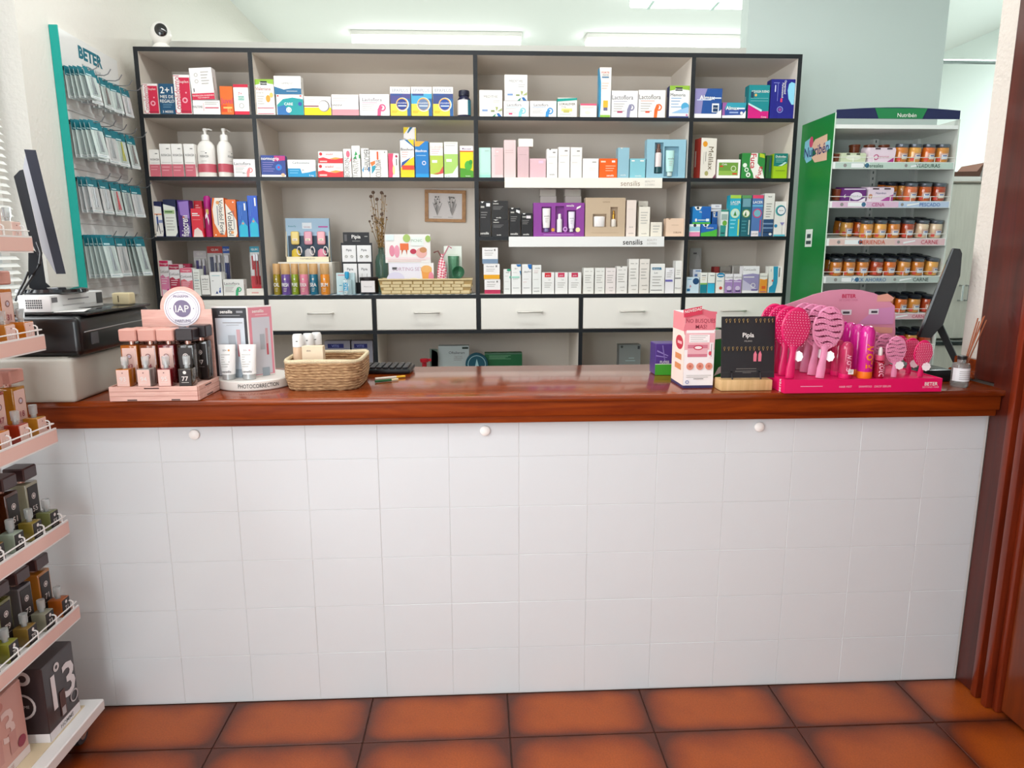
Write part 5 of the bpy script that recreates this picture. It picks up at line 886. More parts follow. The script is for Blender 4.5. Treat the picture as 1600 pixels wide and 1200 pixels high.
def jar(fc, lc, lab_c):
    k = (fc, lc, lab_c)
    if k not in JARS:
        q = MB(); q.lathe([(.024, 0), (.028, .003), (.0285, .036), (.0275, .058), (.025, .064)], M(FOODS[fc], .12, coat=.8), 16)
        q.lathe([(.0265, .064), (.0272, .066), (.0272, .077), (.025, .079)], LIDS[lc], 16)
        n = 8; r_ = .0289
        for (aa, bb, z0, z1, m_) in ((-.6, .7, .02, .04, '#c9a090'), (-.35, .55, .014, .034, lab_c), (-.3, .5, .025, .033, '#e9ecf2'), (-.22, .42, .027, .0315, '#3a4a8a'), (-1.0, -.5, .006, .022, '#d2483a')):
            r_ += .0003; q.add([(r_ * math.sin(aa + (bb - aa) * i / n), -r_ * math.cos(aa + (bb - aa) * i / n), z) for z in (z0, z1) for i in range(n + 1)], [(i, i + 1, n + 2 + i, n + 1 + i) for i in range(n)], m_)
        o = q.build('food_jar'); me = o.data; bpy.data.objects.remove(o); JARS[k] = me
    o = bpy.data.objects.new('food_jar', JARS[k]); col.objects.link(o); return o
ORD = ['first', 'second', 'third', 'fourth', 'fifth', 'sixth', 'seventh', 'eighth', 'ninth', 'tenth', 'eleventh', 'twelfth']
shelves = [(255, 264.5, ['#bccfc4', '#bccfc4'], [('3 cereales', .33, '#3a5a4a'), ('VERDURAS', .78, '#2a4a40')], [1410.5, 1431, 1453, 1475], [], 2),
 (316, 325, ['#dcb8d0', '#b9c9e0'], [('CENA', .4, '#c0508a'), ('PESCADO', .83, '#3a6aae')], [1425.5, 1448, 1469.5], [1406], 2),
 (374, 384, ['#dfc0b8', '#e0bcc0'], [('MERIENDA', .38, '#d0583a'), ('CARNE', .86, '#c03a54')], [1356.5, 1377.5, 1399, 1420.5, 1442.5, 1464], [1336], 2),
 (433, 442, ['#bfc6c2', '#b9c4be'], [('PACK AHORRO', .38, '#3a6a9a'), ('CARNE', .82, '#2c3a34')], [1308.5, 1329, 1350, 1371, 1392, 1414, 1436, 1457.5], [], 2),
 (491, 499, ['#d9c8cc', '#dcb4bc'], [('CENA', .38, '#c0508a'), ('CARNE', .84, '#c03a54')], [1388, 1409, 1430, 1451], [], 1),
 (547, 555, ['#d9c8cc', '#dcb4bc'], [('CARNE', .82, '#c03a54')], [1405, 1425, 1446], [], 1)]
TA = .15; TAN = math.atan(TA)
SN = ['top', 'second', 'third', 'fourth', 'fifth', 'sixth']
for si, (ya, yb, bg, words, fr_, extra, kk) in enumerate(shelves):
    z1 = atY(1390, ya - 3, SY).z; z0 = atY(1390, yb, SY).z
    dz_ = (SD - .052) * TA; sh = MB().add([(x_, y_, z_ + (dz_ if y_ else 0)) for z_ in (z1 - .014, z1 - .006) for x_, y_ in ((.001, 0), (SW - .001, 0), (SW - .001, SD - .052), (.001, SD - .052))], [(3, 2, 1, 0), (4, 5, 6, 7), (0, 1, 5, 4), (1, 2, 6, 5), (2, 3, 7, 6), (3, 0, 4, 7)], METAL).build('shelf', st_)
    q = MB(); q.box(.001, -.006, z0, SW - .001, 0, z1 - .004, '#eef0ed'); zz = z1 - .008 - z0
    q.art((.001, -.006, z0 + .002), (SW - .002, 0, 0), (0, 0, zz), [Rr(.02, 0, .57, 1, bg[0]), Rr(.57, 0, .99, 1, bg[1]), ('D', .1, .5, .014, G1), Rr(.15, .15, .3, .85, '#eef0f0'), ('D', .28, .5, .018, '#3a6a8a'), ('D', .6, .5, .012, G1), ('P', [(.64, .2), (.74, .6), (.74, .8), (.64, .5)], '#eef0f0')] + [('T', u, .5, .62, s_, m_, 0, .01) for s_, u, m_ in words]); q.build('label_rail', sh, smooth=False)
    q = MB(); zw = z1 + .016
    for z_ in (zw,): q.tube([(0, SD * .6, z_), (0, -.004, z_), (SW, -.004, z_), (SW, SD * .6, z_)], .0014, M('#e9ebe4', .3), 5)
    for k in range(7): x = SW * k / 6; q.tube([(x, -.004, z1 - .01), (x, -.004, zw)], .0013, M('#e9ebe4', .3), 5)
    q.build('wire_guard', sh)
    zj = z1 - .0055; n_ = 0
    for i, x in enumerate(fr_):
        p_ = atY(x, ya - 8, SY + .012); fc = rnd.randrange(7) if not (si == 2 and i > 3) else 7
        o = jar(fc, 1 if si < 4 else 0, ('#e2d8c8', '#d4dce8', '#e8dcd0')[rnd.randrange(3)]); o.location = (p_.x, SY + .036, zj + .036 * TA + .0006); o.rotation_euler = (TAN, 0, rnd.uniform(-.25, .25))
        tag(o, 'baby food jar, %s from the left in front row of %s shelf of stand' % (ORD[i], SN[si]), 'jar', 'food jars on the %s shelf of the stand' % SN[si])
    xs = [atY(x, ya - 8, SY + .012).x for x in extra + fr_]
    for k in range(1, kk + 1 if si else 0):
        for x in xs:
            o = jar(rnd.randrange(6), 0, '#d4dce8'); o.location = (x, SY + .036 + .062 * k, zj + (.036 + .062 * k) * TA + .0006); o.rotation_euler = (TAN, 0, 0)
            tag(o, 'dark lidded food jar behind the front row of the %s shelf of the stand' % SN[si], 'jar', 'rear jars on the %s shelf of the stand' % SN[si])
def pots(x0, x1, yt, zb, Y, body, ops, lab, n=3):
    a_, b_ = atY(x0, yt, Y), atY(x1, yt, Y); W_ = b_.x - a_.x; Hh = a_.z - zb
    t = thing('pot_pack', lab, 'food pack', (a_.x, Y, zb + .0025), 0, 'sleeved pot packs on the stand'); t.rotation_euler = (TAN, 0, 0)
    q = MB(); q.prism([(0, 0), (W_, 0), (W_, Hh * .85), (W_ * .96, Hh), (W_ * .04, Hh), (0, Hh * .85)], .075, body); q.art((0, 0, 0), (W_, 0, 0), (0, 0, Hh), ops); q.build('sleeve', t, smooth=False)
    for k in range(1 if 'left of' in lab else 0):
        MB().lathe([(.022, .002), (.026, Hh * .8), (.0275, Hh * .82), (.0275, Hh * .9)], M('#7c3a22', .3), 14, cx=-.003, cy=.04).build('pot', t)
    return t
zs = [atY(1390, s[0] - 3, SY).z - .0055 for s in shelves]
pots(1314, 1353, 240, zs[0], SY + .012, '#cfd8b8', [('E', .5, .5, .3, .3, '#e6ead8'), Rr(.2, .8, .35, .95, '#3a3a34'), Rr(.6, .8, .75, .95, '#3a3a34')], 'low pale green pot pack at the left of the top stand shelf')
pots(1358, 1399, 231.8, zs[0], SY + .012, '#ecd8e4', [('O', .28, .35, .1, .03, '#c0407a'), ('T', .55, .4, .2, 'bananas', '#c0407a'), Rr(.2, .88, .4, .98, '#4a3a44'), Rr(.65, .88, .85, .98, '#4a3a44'), ('P', [(.7, 0), (1, 0), (1, .4)], '#b03a8a')], 'pink and white pot pack beside the jars on the top stand shelf')
for k in range(3):
    p_ = atY(1335 + 10 * k, 231, SY + .15); o = MB().lathe([(.02, 0), (.023, .06), (.025, .062), (.025, .07)], M('#8a4426', .3), 14).build('food_pot', None, (p_.x + k * .04, SY + .15, zs[0] + .15 * TA + .004)); tag(o, 'brown fruit pot standing behind the pale green pack on the top stand shelf', 'pot', 'brown pots on the top stand shelf')
pots(1316, 1353, 295, zs[1], SY + .012, '#6a2a78', [('E', .6, .4, .25, .3, '#efe6f0'), ('T', .6, .4, .16, 'Nutriben', '#2b2f6e'), ('T', .12, .4, .3, '6', WHITE), Rr(.05, .88, .95, .97, '#d8c8dc'), ('P', [(.7, 0), (1, 0), (1, .3)], '#efe6f0')], 'dark purple pot pack at the left of the second stand shelf')
pots(1356.5, 1396, 294, zs[1], SY + .012, '#e8d4e2', [('T', .5, .6, .16, 'Nutriben', '#4a4a7a'), ('E', .1, .35, .08, .18, '#c98a6a'), Rr(.15, .86, .4, .96, '#4a3a44'), Rr(.6, .86, .85, .96, '#4a3a44'), ('P', [(.5, 0), (1, 0), (1, .5), (.8, .35)], '#b04a98')], 'lilac pot pack beside the jars on the second stand shelf')
# back room passage: curtain rail, cabinet and what stands on it
p0, p1 = atY(1450, 96, 2.3), atY(1640, 97, 2.3)
q = MB(); q.tube([(3.62, 2.3, p0.z), (5.069, 2.3, p0.z)], .013, M('#9aa4a2', .3, .8), 12); q.tube([(3.64, 2.3, p0.z), (3.64, 2.05, p0.z)], .01, M('#9aa4a2', .3, .8), 10)
tag(q.build('curtain_rail'), 'grey metal curtain rail crossing the bright passage at upper right', 'rail')
t = thing('low_cabinet', 'low cabinet with glossy black top below the pale cupboard at right', 'cabinet', (3.72, 2.1, 0))
MB().box(0, .02, 0, 1.2, .6, .775, LAM).build('body', t); MB().bbox(-.02, 0, .775, 1.22, .62, .8, M('#15201e', .1), .003).build('worktop', t)
a = atY(1481, 290, 2.2); b = atY(1480, 525, 2.2)
t = thing('wall_cupboard', 'pale laminate cupboard with chrome handle in the passage at right', 'cupboard', (3.87, 2.2, .8006)); CH = atY(1500, 283, 2.2).z - .8
MB().box(0, .02, 0, .95, .45, CH, LAM).build('body', t)
d1 = MB().bbox(.003, 0, .005, .26, .019, CH - .02, LAM, .002).build('door', t); d2 = MB().bbox(.264, 0, .005, .62, .019, CH - .02, LAM, .002).build('door', t)
hx, hz = atY(1500, 458, 2.19).x - 3.87, atY(1500, 458, 2.19).z - .8
for s, dd in ((0, d1), (.04, d2)):
    q = MB(); q.tube([(hx + s, 0, hz - .045), (hx + s, -.03, hz - .045), (hx + s, -.03, hz + .045), (hx + s, 0, hz + .045)], .006, STEEL, 8); q.build('handle', dd)
MB().bbox(-.01, -.005, CH - .012, .96, .46, CH, M('#8d8478', .5), .002).build('top_trim', t)
q = MB(); zc_ = .8 + CH + .0008
q.box(0, 0, 0, .2, .2, .03, '#e6e4e0'); q.prism([(-.03, .03), (.19, .03), (.21, .11), (.17, .06), (-.03, .055)], .2, '#5a3626', (0, 0, 0))
tag(q.build('file_folder', None, (3.90, 2.24, zc_)), 'white and brown folder lying slanted on the pale cupboard', 'folder')
q = MB(); q.bbox(0, 0, 0, .2, .15, .13, '#eef0ee', .006, 2); q.art((0, 0, 0), (.2, 0, 0), (0, 0, .13), [('D', .3, .5, .04, G3)]); tag(q.build('small_case', None, (4.13, 2.24, zc_)), 'small white case right of the folder on the cupboard', 'case')
# ------------------------------------------------------------ things on the countertop
ZT = .9406
PK = M('#d9a093', .45); PKL = M('#e9c4ba', .5); CLEAR = M('#eef3f3', .05, trans=.7, coat=.4, ior=1.2)
def bottle(num, liquid, dark=False, loc=(0, 0, 0), rz=0, lab='', group=None, capc=None, h=.106, w_=.044, d_=.044):
    t = thing('perfume_bottle', lab, 'perfume', loc, rz, group)
    lq = M(liquid, .1, coat=.6, trans=.25); bk = M('#2a2322', .35)
    q = MB(); q.bbox(-w_ / 2, 0, 0, w_ / 2, d_, h, lq, .003, 2); bo = q.build('body', t)
    q = MB(); q.bbox(-w_ * .4, -.0012, .004, w_ * .4, .001, h - .008, bk if dark else PKL, .0008)
    fg = '#e9dedb' if dark else '#7a4a50'
    q.art((-w_ * .4, -.0012, .004), (w_ * .8, 0, 0), (0, 0, h - .012), [('O', .5, .76, .2, .05, fg), ('D', .5, .76, .1, '#cfc8dc' if not dark else '#e9dedb'), ('T', .5, .48, .13, num, fg if dark else '#a8505c', 0, .02), Rr(.2, .34, .8, .345, fg)]); q.build('label', bo)
    MB().lathe([(.008, h), (.008, h + .01)], M('#d8a89a', .2, .8), 12, cy=d_ / 2).build('neck', t)
    cm = M(capc, .3, coat=.3) if capc else (M('#2b2326', .3) if dark else PK)
    q = MB(); a = w_ * .53; b_ = .002
    q.bbox(-a, d_ / 2 - a, h + .01, a, d_ / 2 + a, h + .043, cm, .003, 1); q.build('cap', t)
    return t
def tester(num, liquid, dark=False, loc=(0, 0, 0), rz=0, lab='', group=None):
    t = thing('perfume_tester', lab, 'perfume', loc, rz, group)
    q = MB(); q.bbox(-.0175, 0, 0, .0175, .036, .048, M(liquid, .1, coat=.6, trans=.25), .002, 2); bo = q.build('body', t)
    fg = '#efe6e2'
    q = MB(); q.bbox(-.016, -.001, .002, .016, .001, .046, M('#2a2322', .4) if dark else PKL, .0006); q.art((-.016, -.001, .002), (.032, 0, 0), (0, 0, .044), [('D', .5, .82, .05 if not dark else .14, '#7a4a50' if not dark else fg), ('T', .5, .45, .28, num, fg, 0, .02), Rr(.2, .2, .8, .22, fg)]); q.build('label', bo)
    q = MB(); q.lathe([(.0065, .048), (.0065, .056), (.009, .057), (.0095, .078), (.009, .08)], CLEAR, 14, cy=.018); q.build('cap', t)
    MB().lathe([(.004, .05), (.0045, .068)], M('#dcdfe0', .3, .5), 10, cy=.018).build('sprayer', t)
    return t
# pink wooden perfume display
t = thing('perfume_display', 'pink wooden perfume display tray with round emblem back board at the counter left', 'display', (.113, -.062, ZT)); DW, DD = .229, .15
q = MB(); q.box(.003, .003, .031, DW - .003, DD, .0365, PINKW); q.build('floor_board', t)
for k in range(3): MB().bbox(0, -.003, .001 + .013 * k, DW, .002, .0135 + .013 * k, PINKW, .0008).build('slat', t)
for s in (0, 1):
    for k in range(3): MB().bbox(s * DW - .0025, .002, .001 + .013 * k, s * DW + .0025, DD, .0135 + .013 * k, PINKW, .0008).build('slat', t)
q = MB(); q.art((0, -.003, 0), (DW, 0, 0), (0, 0, .04), [Rr(.4, .84, .57, .92, '#4a2f2c'), Rr(.2, .06, .31, .14, '#4a2f2c'), Rr(.7, .06, .8, .14, '#4a2f2c'), Rr(.3, .55, .68, .57, '#f4dcd4')]); q.art((DW + .0025, .002, 0), (0, .145, 0), (0, 0, .04), [Rr(.3, .78, .6, .86, '#4a2f2c'), Rr(.35, .1, .65, .18, '#4a2f2c')]); q.build('joint_slots', t)
YBK = .0905; A = atY(220, 484, YBK); B = atY(330, 484, YBK); ox, oy = .113, -.062
c0 = atY(285, 482, YBK); rO = 33 / F * 2.0; xa, xb = A.x - ox, B.x - ox; ztp = A.z - ZT; cxx, czz = c0.x - ox, c0.z - ZT
a0 = math.asin(min(1, (ztp - czz) / rO)) if abs(ztp - czz) < rO else 0
q = MB(); pts = [(xa, 0), (xb, 0), (xb, ztp)] + [(cxx + rO * math.cos(a0 + (PI - 2 * a0) * k / 20), czz + rO * math.sin(a0 + (PI - 2 * a0) * k / 20)) for k in range(21)] + [(xa, ztp)]
q.prism(pts, .004, PINKW, (0, YBK - oy, 0)); bb = q.build('back_board', t)
q = MB(); rD = rO * .82; q.lathe([(rD, 0), (rD, .002)], M('#efeaf0', .35), 36, T=Matrix.Translation((cxx, YBK - oy, czz)) @ Matrix.Rotation(R(90), 4, 'X')); 
q.art((cxx - rD, YBK - oy - .002, czz - rD), (2 * rD, 0, 0), (0, 0, 2 * rD), [('O', .5, .5, .46, .012, '#8a7f98'), ('O', .5, .5, .4, .006, '#8a7f98'), ('D', .5, .5, .24, '#7d7290'), ('T', .5, .5, .2, 'IAP', WHITE, 0, .01), ('T', .5, .84, .075, 'PHARMA', '#6d6282'), ('T', .5, .16, .075, 'PARFUMS', '#6d6282'), ('D', .18, .5, .015, '#6d6282'), ('D', .82, .5, .015, '#6d6282')]); q.build('emblem_disc', bb)
TL = (('93', '#c06a1c', 0), ('94', '#8a4420', 0), ('95', '#7a1f22', 0), ('77', '#2a2018', 1)); lx = [atY(x, 590, -.01).x for x in (204, 233.5, 262, 292)]
for (n_, c_, d_), x in zip(TL, lx):
    bottle(n_, c_, bool(d_), (x, -.005, ZT + .0372), 0, {'93': 'rose capped tall perfume bottle with amber liquid, left in the wooden tray', '94': 'rose capped tall perfume bottle with brown liquid in the wooden tray', '95': 'rose capped tall perfume bottle with dark red liquid in the wooden tray', '77': 'black tall perfume bottle with black label in the wooden tray'}[n_], 'tall perfumes in the wooden display')
for i, x in enumerate(lx):
    d_ = i > 1; bottle(('93', '94', '77', '77')[i], ('#b8641c', '#7a3a1c', '#221c1a', '#2a2018')[i], d_, (x + (.014 if i == 3 else .004), .046 - .0, ZT + .0372), 0, ('black' if d_ else 'rose') + ' capped perfume bottle in the rear row of the wooden tray, %s from left' % ORD[i], 'tall perfumes in the wooden display', h=.104, w_=.04, d_=.034) if i != 3 else bottle('77', '#2a2018', True, (x + .018, .046, ZT + .0372), 0, 'rearmost black perfume bottle at the right end of the wooden tray', 'tall perfumes in the wooden display', h=.11, w_=.044, d_=.034)
for (n_, c_, d_, nm), x in zip((('93', '#c9761c', 0, 'amber'), ('94', '#a09a94', 0, 'smoky grey'), ('95', '#8c1f26', 0, 'crimson'), ('77', '#3a2c18', 1, 'black labelled')), (194, 226.5, 258.5, 291)):
    X = atY(x, 598, -.05).x; tester(n_, c_, bool(d_), (X, -.054, ZT + .0372), 0, 'small %s perfume tester with clear cap in the wooden tray' % nm, 'perfume testers in the wooden display')
# round skincare display
CX, CY, CR = .422, .165, .108
t = thing('skincare_display', 'white round skincare display with grey and pink panels beside the wooden perfume tray', 'display', (CX, CY, ZT))
q = MB(); q.lathe([(CR * .97, 0), (CR, .003), (CR, .026), (CR * .97, .029), (.001, .029)], M('#ece6df', .35), 48); bs = q.build('round_base', t)
q = MB(); q.art((-.075, -CR - .0006, .004), (.15, 0, 0), (0, 0, .022), [('T', .6, .5, .55, 'PHOTOCORRECTION', '#3a3434', 0, .01)], lift=0)
q.v = [((CR + .0008) * math.sin(v[0] / CR + .25), -(CR + .0008) * math.cos(v[0] / CR + .25), v[2]) for v in q.v]; q.build('lettering', bs)
zb = .0295; a = atY(329, 480, .125); b = atY(386, 480, .125); Hh = atY(329, 479, .125).z - ZT - zb
def panel(O, U, ops, name, cc):
    q = MB(); q.prism([(0, 0), (1, 0), (1, Hh), (0, Hh)], .005, cc, O, U, (0, 0, 1)); q.art(O, U, (0, 0, Hh), ops); return q.build(name, t, smooth=False)
O1 = Vector((a.x - CX, .125 - CY, zb)); U1 = Vector((b.x - a.x, -.004, 0)); O2 = O1 + U1 + Vector((0.0005, 0, 0)); p2 = atY(424, 480, .175); U2 = Vector((p2.x - CX, .175 - CY, zb)) - O2; U2.z = 0
tubep = lambda u: [Rr(u - .12, .38, u + .08, .6, '#a9adb4'), Rr(u + .12, .3, u + .22, .68, '#c8a0a4'), Rr(u + .14, .3, u + .2, .46, '#b84a58'), Rr(u - .1, .0, u + .2, .12, '#9aa4ae')]
panel(O1, U1, [Rr(.02, .02, .98, .98, '#2f3035'), Rr(.1, .03, .9, .84, '#c9d0d8'), ('T', .42, .93, .045, 'sensilis', WHITE, 0, .03), Rr(.7, .91, .88, .94, '#8a8c90'), Rr(.2, .87, .8, .88, '#8a8c90'), Rr(.3, .77, .85, .78, G1), Rr(.4, .74, .75, .745, G1)] + tubep(.55), 'grey_panel', '#efebe8')
panel(O2, U2, [Rr(.03, .02, .97, .98, '#dd8e9c'), Rr(.14, .03, .88, .84, '#c9c8d0'), ('T', .42, .93, .045, 'sensilis', WHITE, 0, .03), Rr(.3, .87, .8, .88, '#f0c8d0')] + tubep(.55), 'pink_panel', '#efebe8')
for x, l in ((359, 'white sunscreen tube on the round display, left, before the grey panel'), (391, 'white sunscreen tube on the round display, right, before the pink panel')):
    p_ = atY(x, 597, .1); tt = thing('cream_tube', l, 'tube', (p_.x, CY - .067, ZT + .0298), 0, 'white tubes on the round display')
    n = 18; q = MB(); vs = []; fs = []
    prof = [(.0, .0135, .0135), (.014, .0135, .0135), (.015, .019, .0165), (.06, .0225, .012), (.1, .025, .0015)]
    for (z, rx, ry) in prof:
        for k in range(n): an = 2 * PI * k / n; vs.append((rx * math.cos(an), ry * math.sin(an), z))
    for i in range(4):
        for k in range(n): fs.append((i * n + k, i * n + (k + 1) % n, (i + 1) * n + (k + 1) % n, (i + 1) * n + k))
    fs += [tuple(range(n - 1, -1, -1)), tuple(range(4 * n, 5 * n))]; q.add(vs, fs, M('#f3f1ef', .3)); bo = q.build('body', tt)
    q = MB(); q.art((-.016, -.0172, .018), (.032, 0, 0), (0, .0125, .075), [('T', .35, .88, .07, '50+', G1), ('D', .72, .88, .09, '#e8a45a' if x < 370 else '#e8b0b4'), lines(G3, .05, .8, .7, 6, .09), ('T', .5, .08, .09, 'sensilis', G2, 0, .02)]); q.build('print', bo)
    MB().lathe([(.0175, -.0), (.0175, .015)], M('#b9bcbc', .3, .3), 18).build('cap', tt)
# rope basket
BX0, BX1, BY0, BY1, BH = .529, .752, .045, .285, .082
t = thing('rope_basket', 'brown woven rope basket with cream rim on the counter', 'basket', ((BX0 + BX1) / 2, (BY0 + BY1) / 2, ZT))
def rope():
    m = bpy.data.materials.new('rope_weave'); m.use_nodes = True; nt = m.node_tree; b = nt.nodes['Principled BSDF']; b.inputs['Roughness'].default_value = .9
    tc = nt.nodes.new('ShaderNodeTexCoord'); mp = nt.nodes.new('ShaderNodeMapping'); mp.inputs['Scale'].default_value = (60, 60, 260)
    n = nt.nodes.new('ShaderNodeTexNoise'); n.inputs['Scale'].default_value = 1; n.inputs['Detail'].default_value = 4; r = nt.nodes.new('ShaderNodeValToRGB')
    r.color_ramp.elements[0].position = .3; r.color_ramp.elements[0].color = lin('#7a5636'); r.color_ramp.elements[1].position = .7; r.color_ramp.elements[1].color = lin('#c9a47a')
    bp = nt.nodes.new('ShaderNodeBump'); bp.inputs['Strength'].default_value = .9; bp.inputs['Distance'].default_value = .004
    nt.links.new(tc.outputs['Object'], mp.inputs[0]); nt.links.new(mp.outputs[0], n.inputs['Vector']); nt.links.new(n.outputs['Fac'], r.inputs[0]); nt.links.new(r.outputs[0], b.inputs[0]); nt.links.new(n.outputs['Fac'], bp.inputs['Height']); nt.links.new(bp.outputs[0], b.inputs['Normal']); return m
ROPE = rope(); hx_, hy_ = (BX1 - BX0) / 2 - .004, (BY1 - BY0) / 2 - .006
def se(k, n, s=1, z=0, wob=0):
    a = 2 * PI * k / n; c_, s_ = math.cos(a), math.sin(a); e = .42
    return (hx_ * s * math.copysign(abs(c_) ** e, c_), hy_ * s * math.copysign(abs(s_) ** e, s_), z + wob * math.sin(3 * a))
for j in range(10):
    z = .006 + j * .0078; s = .93 + .07 * min(1, j / 4)
    q = MB(); q.tube([Vector(se(k, 56, s, z)) + Vector((0, 0, .0012 * math.sin(k * 2.1 + j))) for k in range(56)], .0058, ROPE, 6, closed=True); q.build('rope_coil', t)
q = MB(); q.tube([se(k, 56, 1.0, BH + .001, .002) for k in range(56)], .0062, M('#d9c7a4', .8, bump=.5, bscale=300), 8, closed=True); q.build('rim', t)
q = MB(); vs = [Vector(se(k, 56, .92, .001)) for k in range(56)]; q.add([v + Vector((0, 0, d)) for d in (0, .004) for v in vs], [tuple(range(55, -1, -1)), tuple(range(56, 112))] + [(k, (k + 1) % 56, 56 + (k + 1) % 56, 56 + k) for k in range(56)], ROPE); q.build('bottom', t)
for i, (px, pyt, Y, l) in enumerate(((467, 522, .152, 'beige bottle with white flip cap, nearest left in the rope basket'), (483, 521, .186, 'beige bottle with white cap behind the cream carton in the rope basket'), (496, 519.5, .215, 'rearmost beige bottle with white cap in the rope basket'))):
    p_ = atY(px, 560, Y); H = atY(px, pyt, Y).z - ZT - .006; r = .0155; tt = thing('lotion_bottle', l, 'bottle', (p_.x, Y, ZT + .006), 0, 'beige bottles in the rope basket')
    MB().lathe([(r * .95, 0), (r, .003), (r, H * .68), (r * .95, H * .74)], M('#d8b79a', .3), 22).build('body', tt)
    q = MB(); q.lathe([(r * .9, H * .74), (r * 1.0, H * .75), (r * .98, H * .95), (r * .8, H)], M('#f0eeec', .35), 22); cp = q.build('cap', tt)
    MB().lathe([(.003, 0), (.003, .002)], '#55504c', 8, cy=-r * .97, cz=H * .86).build('cap_dot', cp)
a_, b_ = atY(474, 573, .105), atY(506.5, 573, .105); W_ = b_.x - a_.x; H = atY(490, 541, .105).z - ZT - .006
q = MB(); q.box(0, 0, 0, W_, .03, H, '#e3cdb0'); q.art((0, 0, 0), (W_, 0, 0), (0, 0, H), [('T', .32, .9, .05, 'skin', G2), ('T', .45, .6, .09, 'MAT 1', G2, 0, .01), ('P', [(.6, .5), (.9, .62), (.88, .66), (.62, .56)], '#d0b088'), lines('#c4a888', .2, .7, .3, 3, .06)])
o = q.build('carton', None, (a_.x, .098, ZT + .006), smooth=False); tag(o, 'cream carton leaning in the front of the rope basket', 'box')
# keyboard and pens
t = thing('keypad', 'black keyboard lying behind the rope basket', 'keyboard', (.775, .385, ZT), R(-2))
q = MB(); q.bbox(-.11, -.06, 0, .095, .065, .016, M('#17191c', .35), .006, 2); q.build('case', t); ky = None
for i in range(9):
    for j in range(5):
        z = .0165; x, y = -.095 + i * .0215, -.045 + j * .0215
        if not ky: ky = MB().bbox(-.0085, -.0085, 0, .0085, .0085, .006, M('#24262a', .3), .002, 2).build('key', t, (x, y, z))
        else: clone(ky, (x, y, z), t)
for (x0, y0, x1, y1, c1, l, nm) in ((586, 592, 633, 588, '#e8b62e', 'yellow and white pencil beside the keyboard', 'pencil'), (586, 596, 622, 592.5, '#1f5a30', 'dark green pen beside the keyboard', 'pen')):
    A, B = atZ(x0, y0, ZT + .004), atZ(x1, y1, ZT + .004); q = MB(); q.tube([A, A + (B - A) * .7], .0038, c1 if nm == 'pen' else '#e4ded0', 8); q.tube([A + (B - A) * .7, B], .0036, c1 if nm == 'pencil' else '#d8c8a0', 8); tag(q.build(nm), l, nm)
# pink dental carton
X0, X1, Y0, Y1 = atZ(1066, 606, ZT).x, 1.766, .032, .155
HT = atY(1095, 486, Y0).z - ZT; t = thing('product_display', 'pink and white dental product display box with novedad tag', 'display', (X0, Y0, ZT))
W_ = X1 - X0; q = MB(); q.box(0, 0, 0, W_, Y1 - Y0, HT * .97, '#f3ecec'); q.box(-.0004, -.0004, 0, W_ + .0004, Y1 - Y0, .008, '#3a3560')
q.art((0, 0, .008), (W_, 0, 0), (0, 0, HT * .97 - .008), [Rr(0, .78, 1, 1, '#df6f7f'), ('E', .45, .78, .5, .2, '#e3808c'), Rr(.0, .0, 1, .76, '#f5eeee'), Rr(0, .5, 1, .76, '#eeb4ba'), ('T', .5, .9, .055, 'NO BUSQUES', '#a03a4c', 0, .01), ('T', .52, .82, .055, 'MAS!', '#a03a4c', 0, .01), Rr(.04, .73, .97, .77, '#f8f2f2'), Rr(.14, .6, .82, .71, '#f7efef'), lines(G3, .18, .75, .69, 4, .025), Rr(.1, .4, .76, .57, '#d07a8c'), Rr(.1, .44, .76, .52, '#e8b0b8'), ('E', .45, .53, .16, .035, '#c8405a'), ('E', .45, .53, .12, .02, '#f3e4e4'), Rr(.82, .38, .96, .6, '#f4e4e6'), Rr(.88, .4, .9, .58, '#7a7478'), ('E', .85, .45, .05, .03, '#d84a5a'), ('D', .2, .27, .12, '#e0907c'), ('D', .53, .27, .12, '#e0907c'), ('D', .83, .27, .12, '#e0907c'), ('D', .2, .27, .05, '#c9705c'), ('D', .53, .27, .05, '#c9705c'), ('D', .83, .27, .05, '#c9705c'), lines(G3, .08, .92, .14, 2, .025), Rr(.33, .09, .66, .1, G1), ('O', .12, .05, .06, .02, '#6a7ab0')])
q.art((0, Y1 - Y0, .008), (0, -(Y1 - Y0), 0), (0, 0, HT * .97 - .008), [Rr(0, 0, 1, .75, '#f3dcd0'), Rr(0, .75, 1, 1, '#e68a90'), ('E', .6, .58, .3, .1, '#c02f44'), Rr(.45, .56, .8, .6, '#e9b0b4'), Rr(.3, .34, .8, .42, '#d88a58'), Rr(.3, .2, .8, .28, '#d88a58')]); q.build('carton_body', t, smooth=False)
q = MB(); q.prism([(0, -.01), (.052, .0), (.05, .022), (-.002, .012)], .003, '#d23a55', (-.006, -.004, HT * .965)); q.art((-.006, -.004, HT * .965 - .004), (.052, 0, .01), (0, 0, .02), [('T', .5, .5, .42, 'NOVEDAD', WHITE, 0, .02)], lift=.001); q.build('novedad_tag', t, smooth=False)
q = MB(); q.prism([(.0, 0), (W_ + .002, 0), (W_ + .002, .006), (W_ * .8, .008), (W_ * .5, .016), (W_ * .2, .008), (0, .0)], .002, '#df6f7f', (0, -.0008, HT * .962)); q.build('header_arch', t, smooth=False)
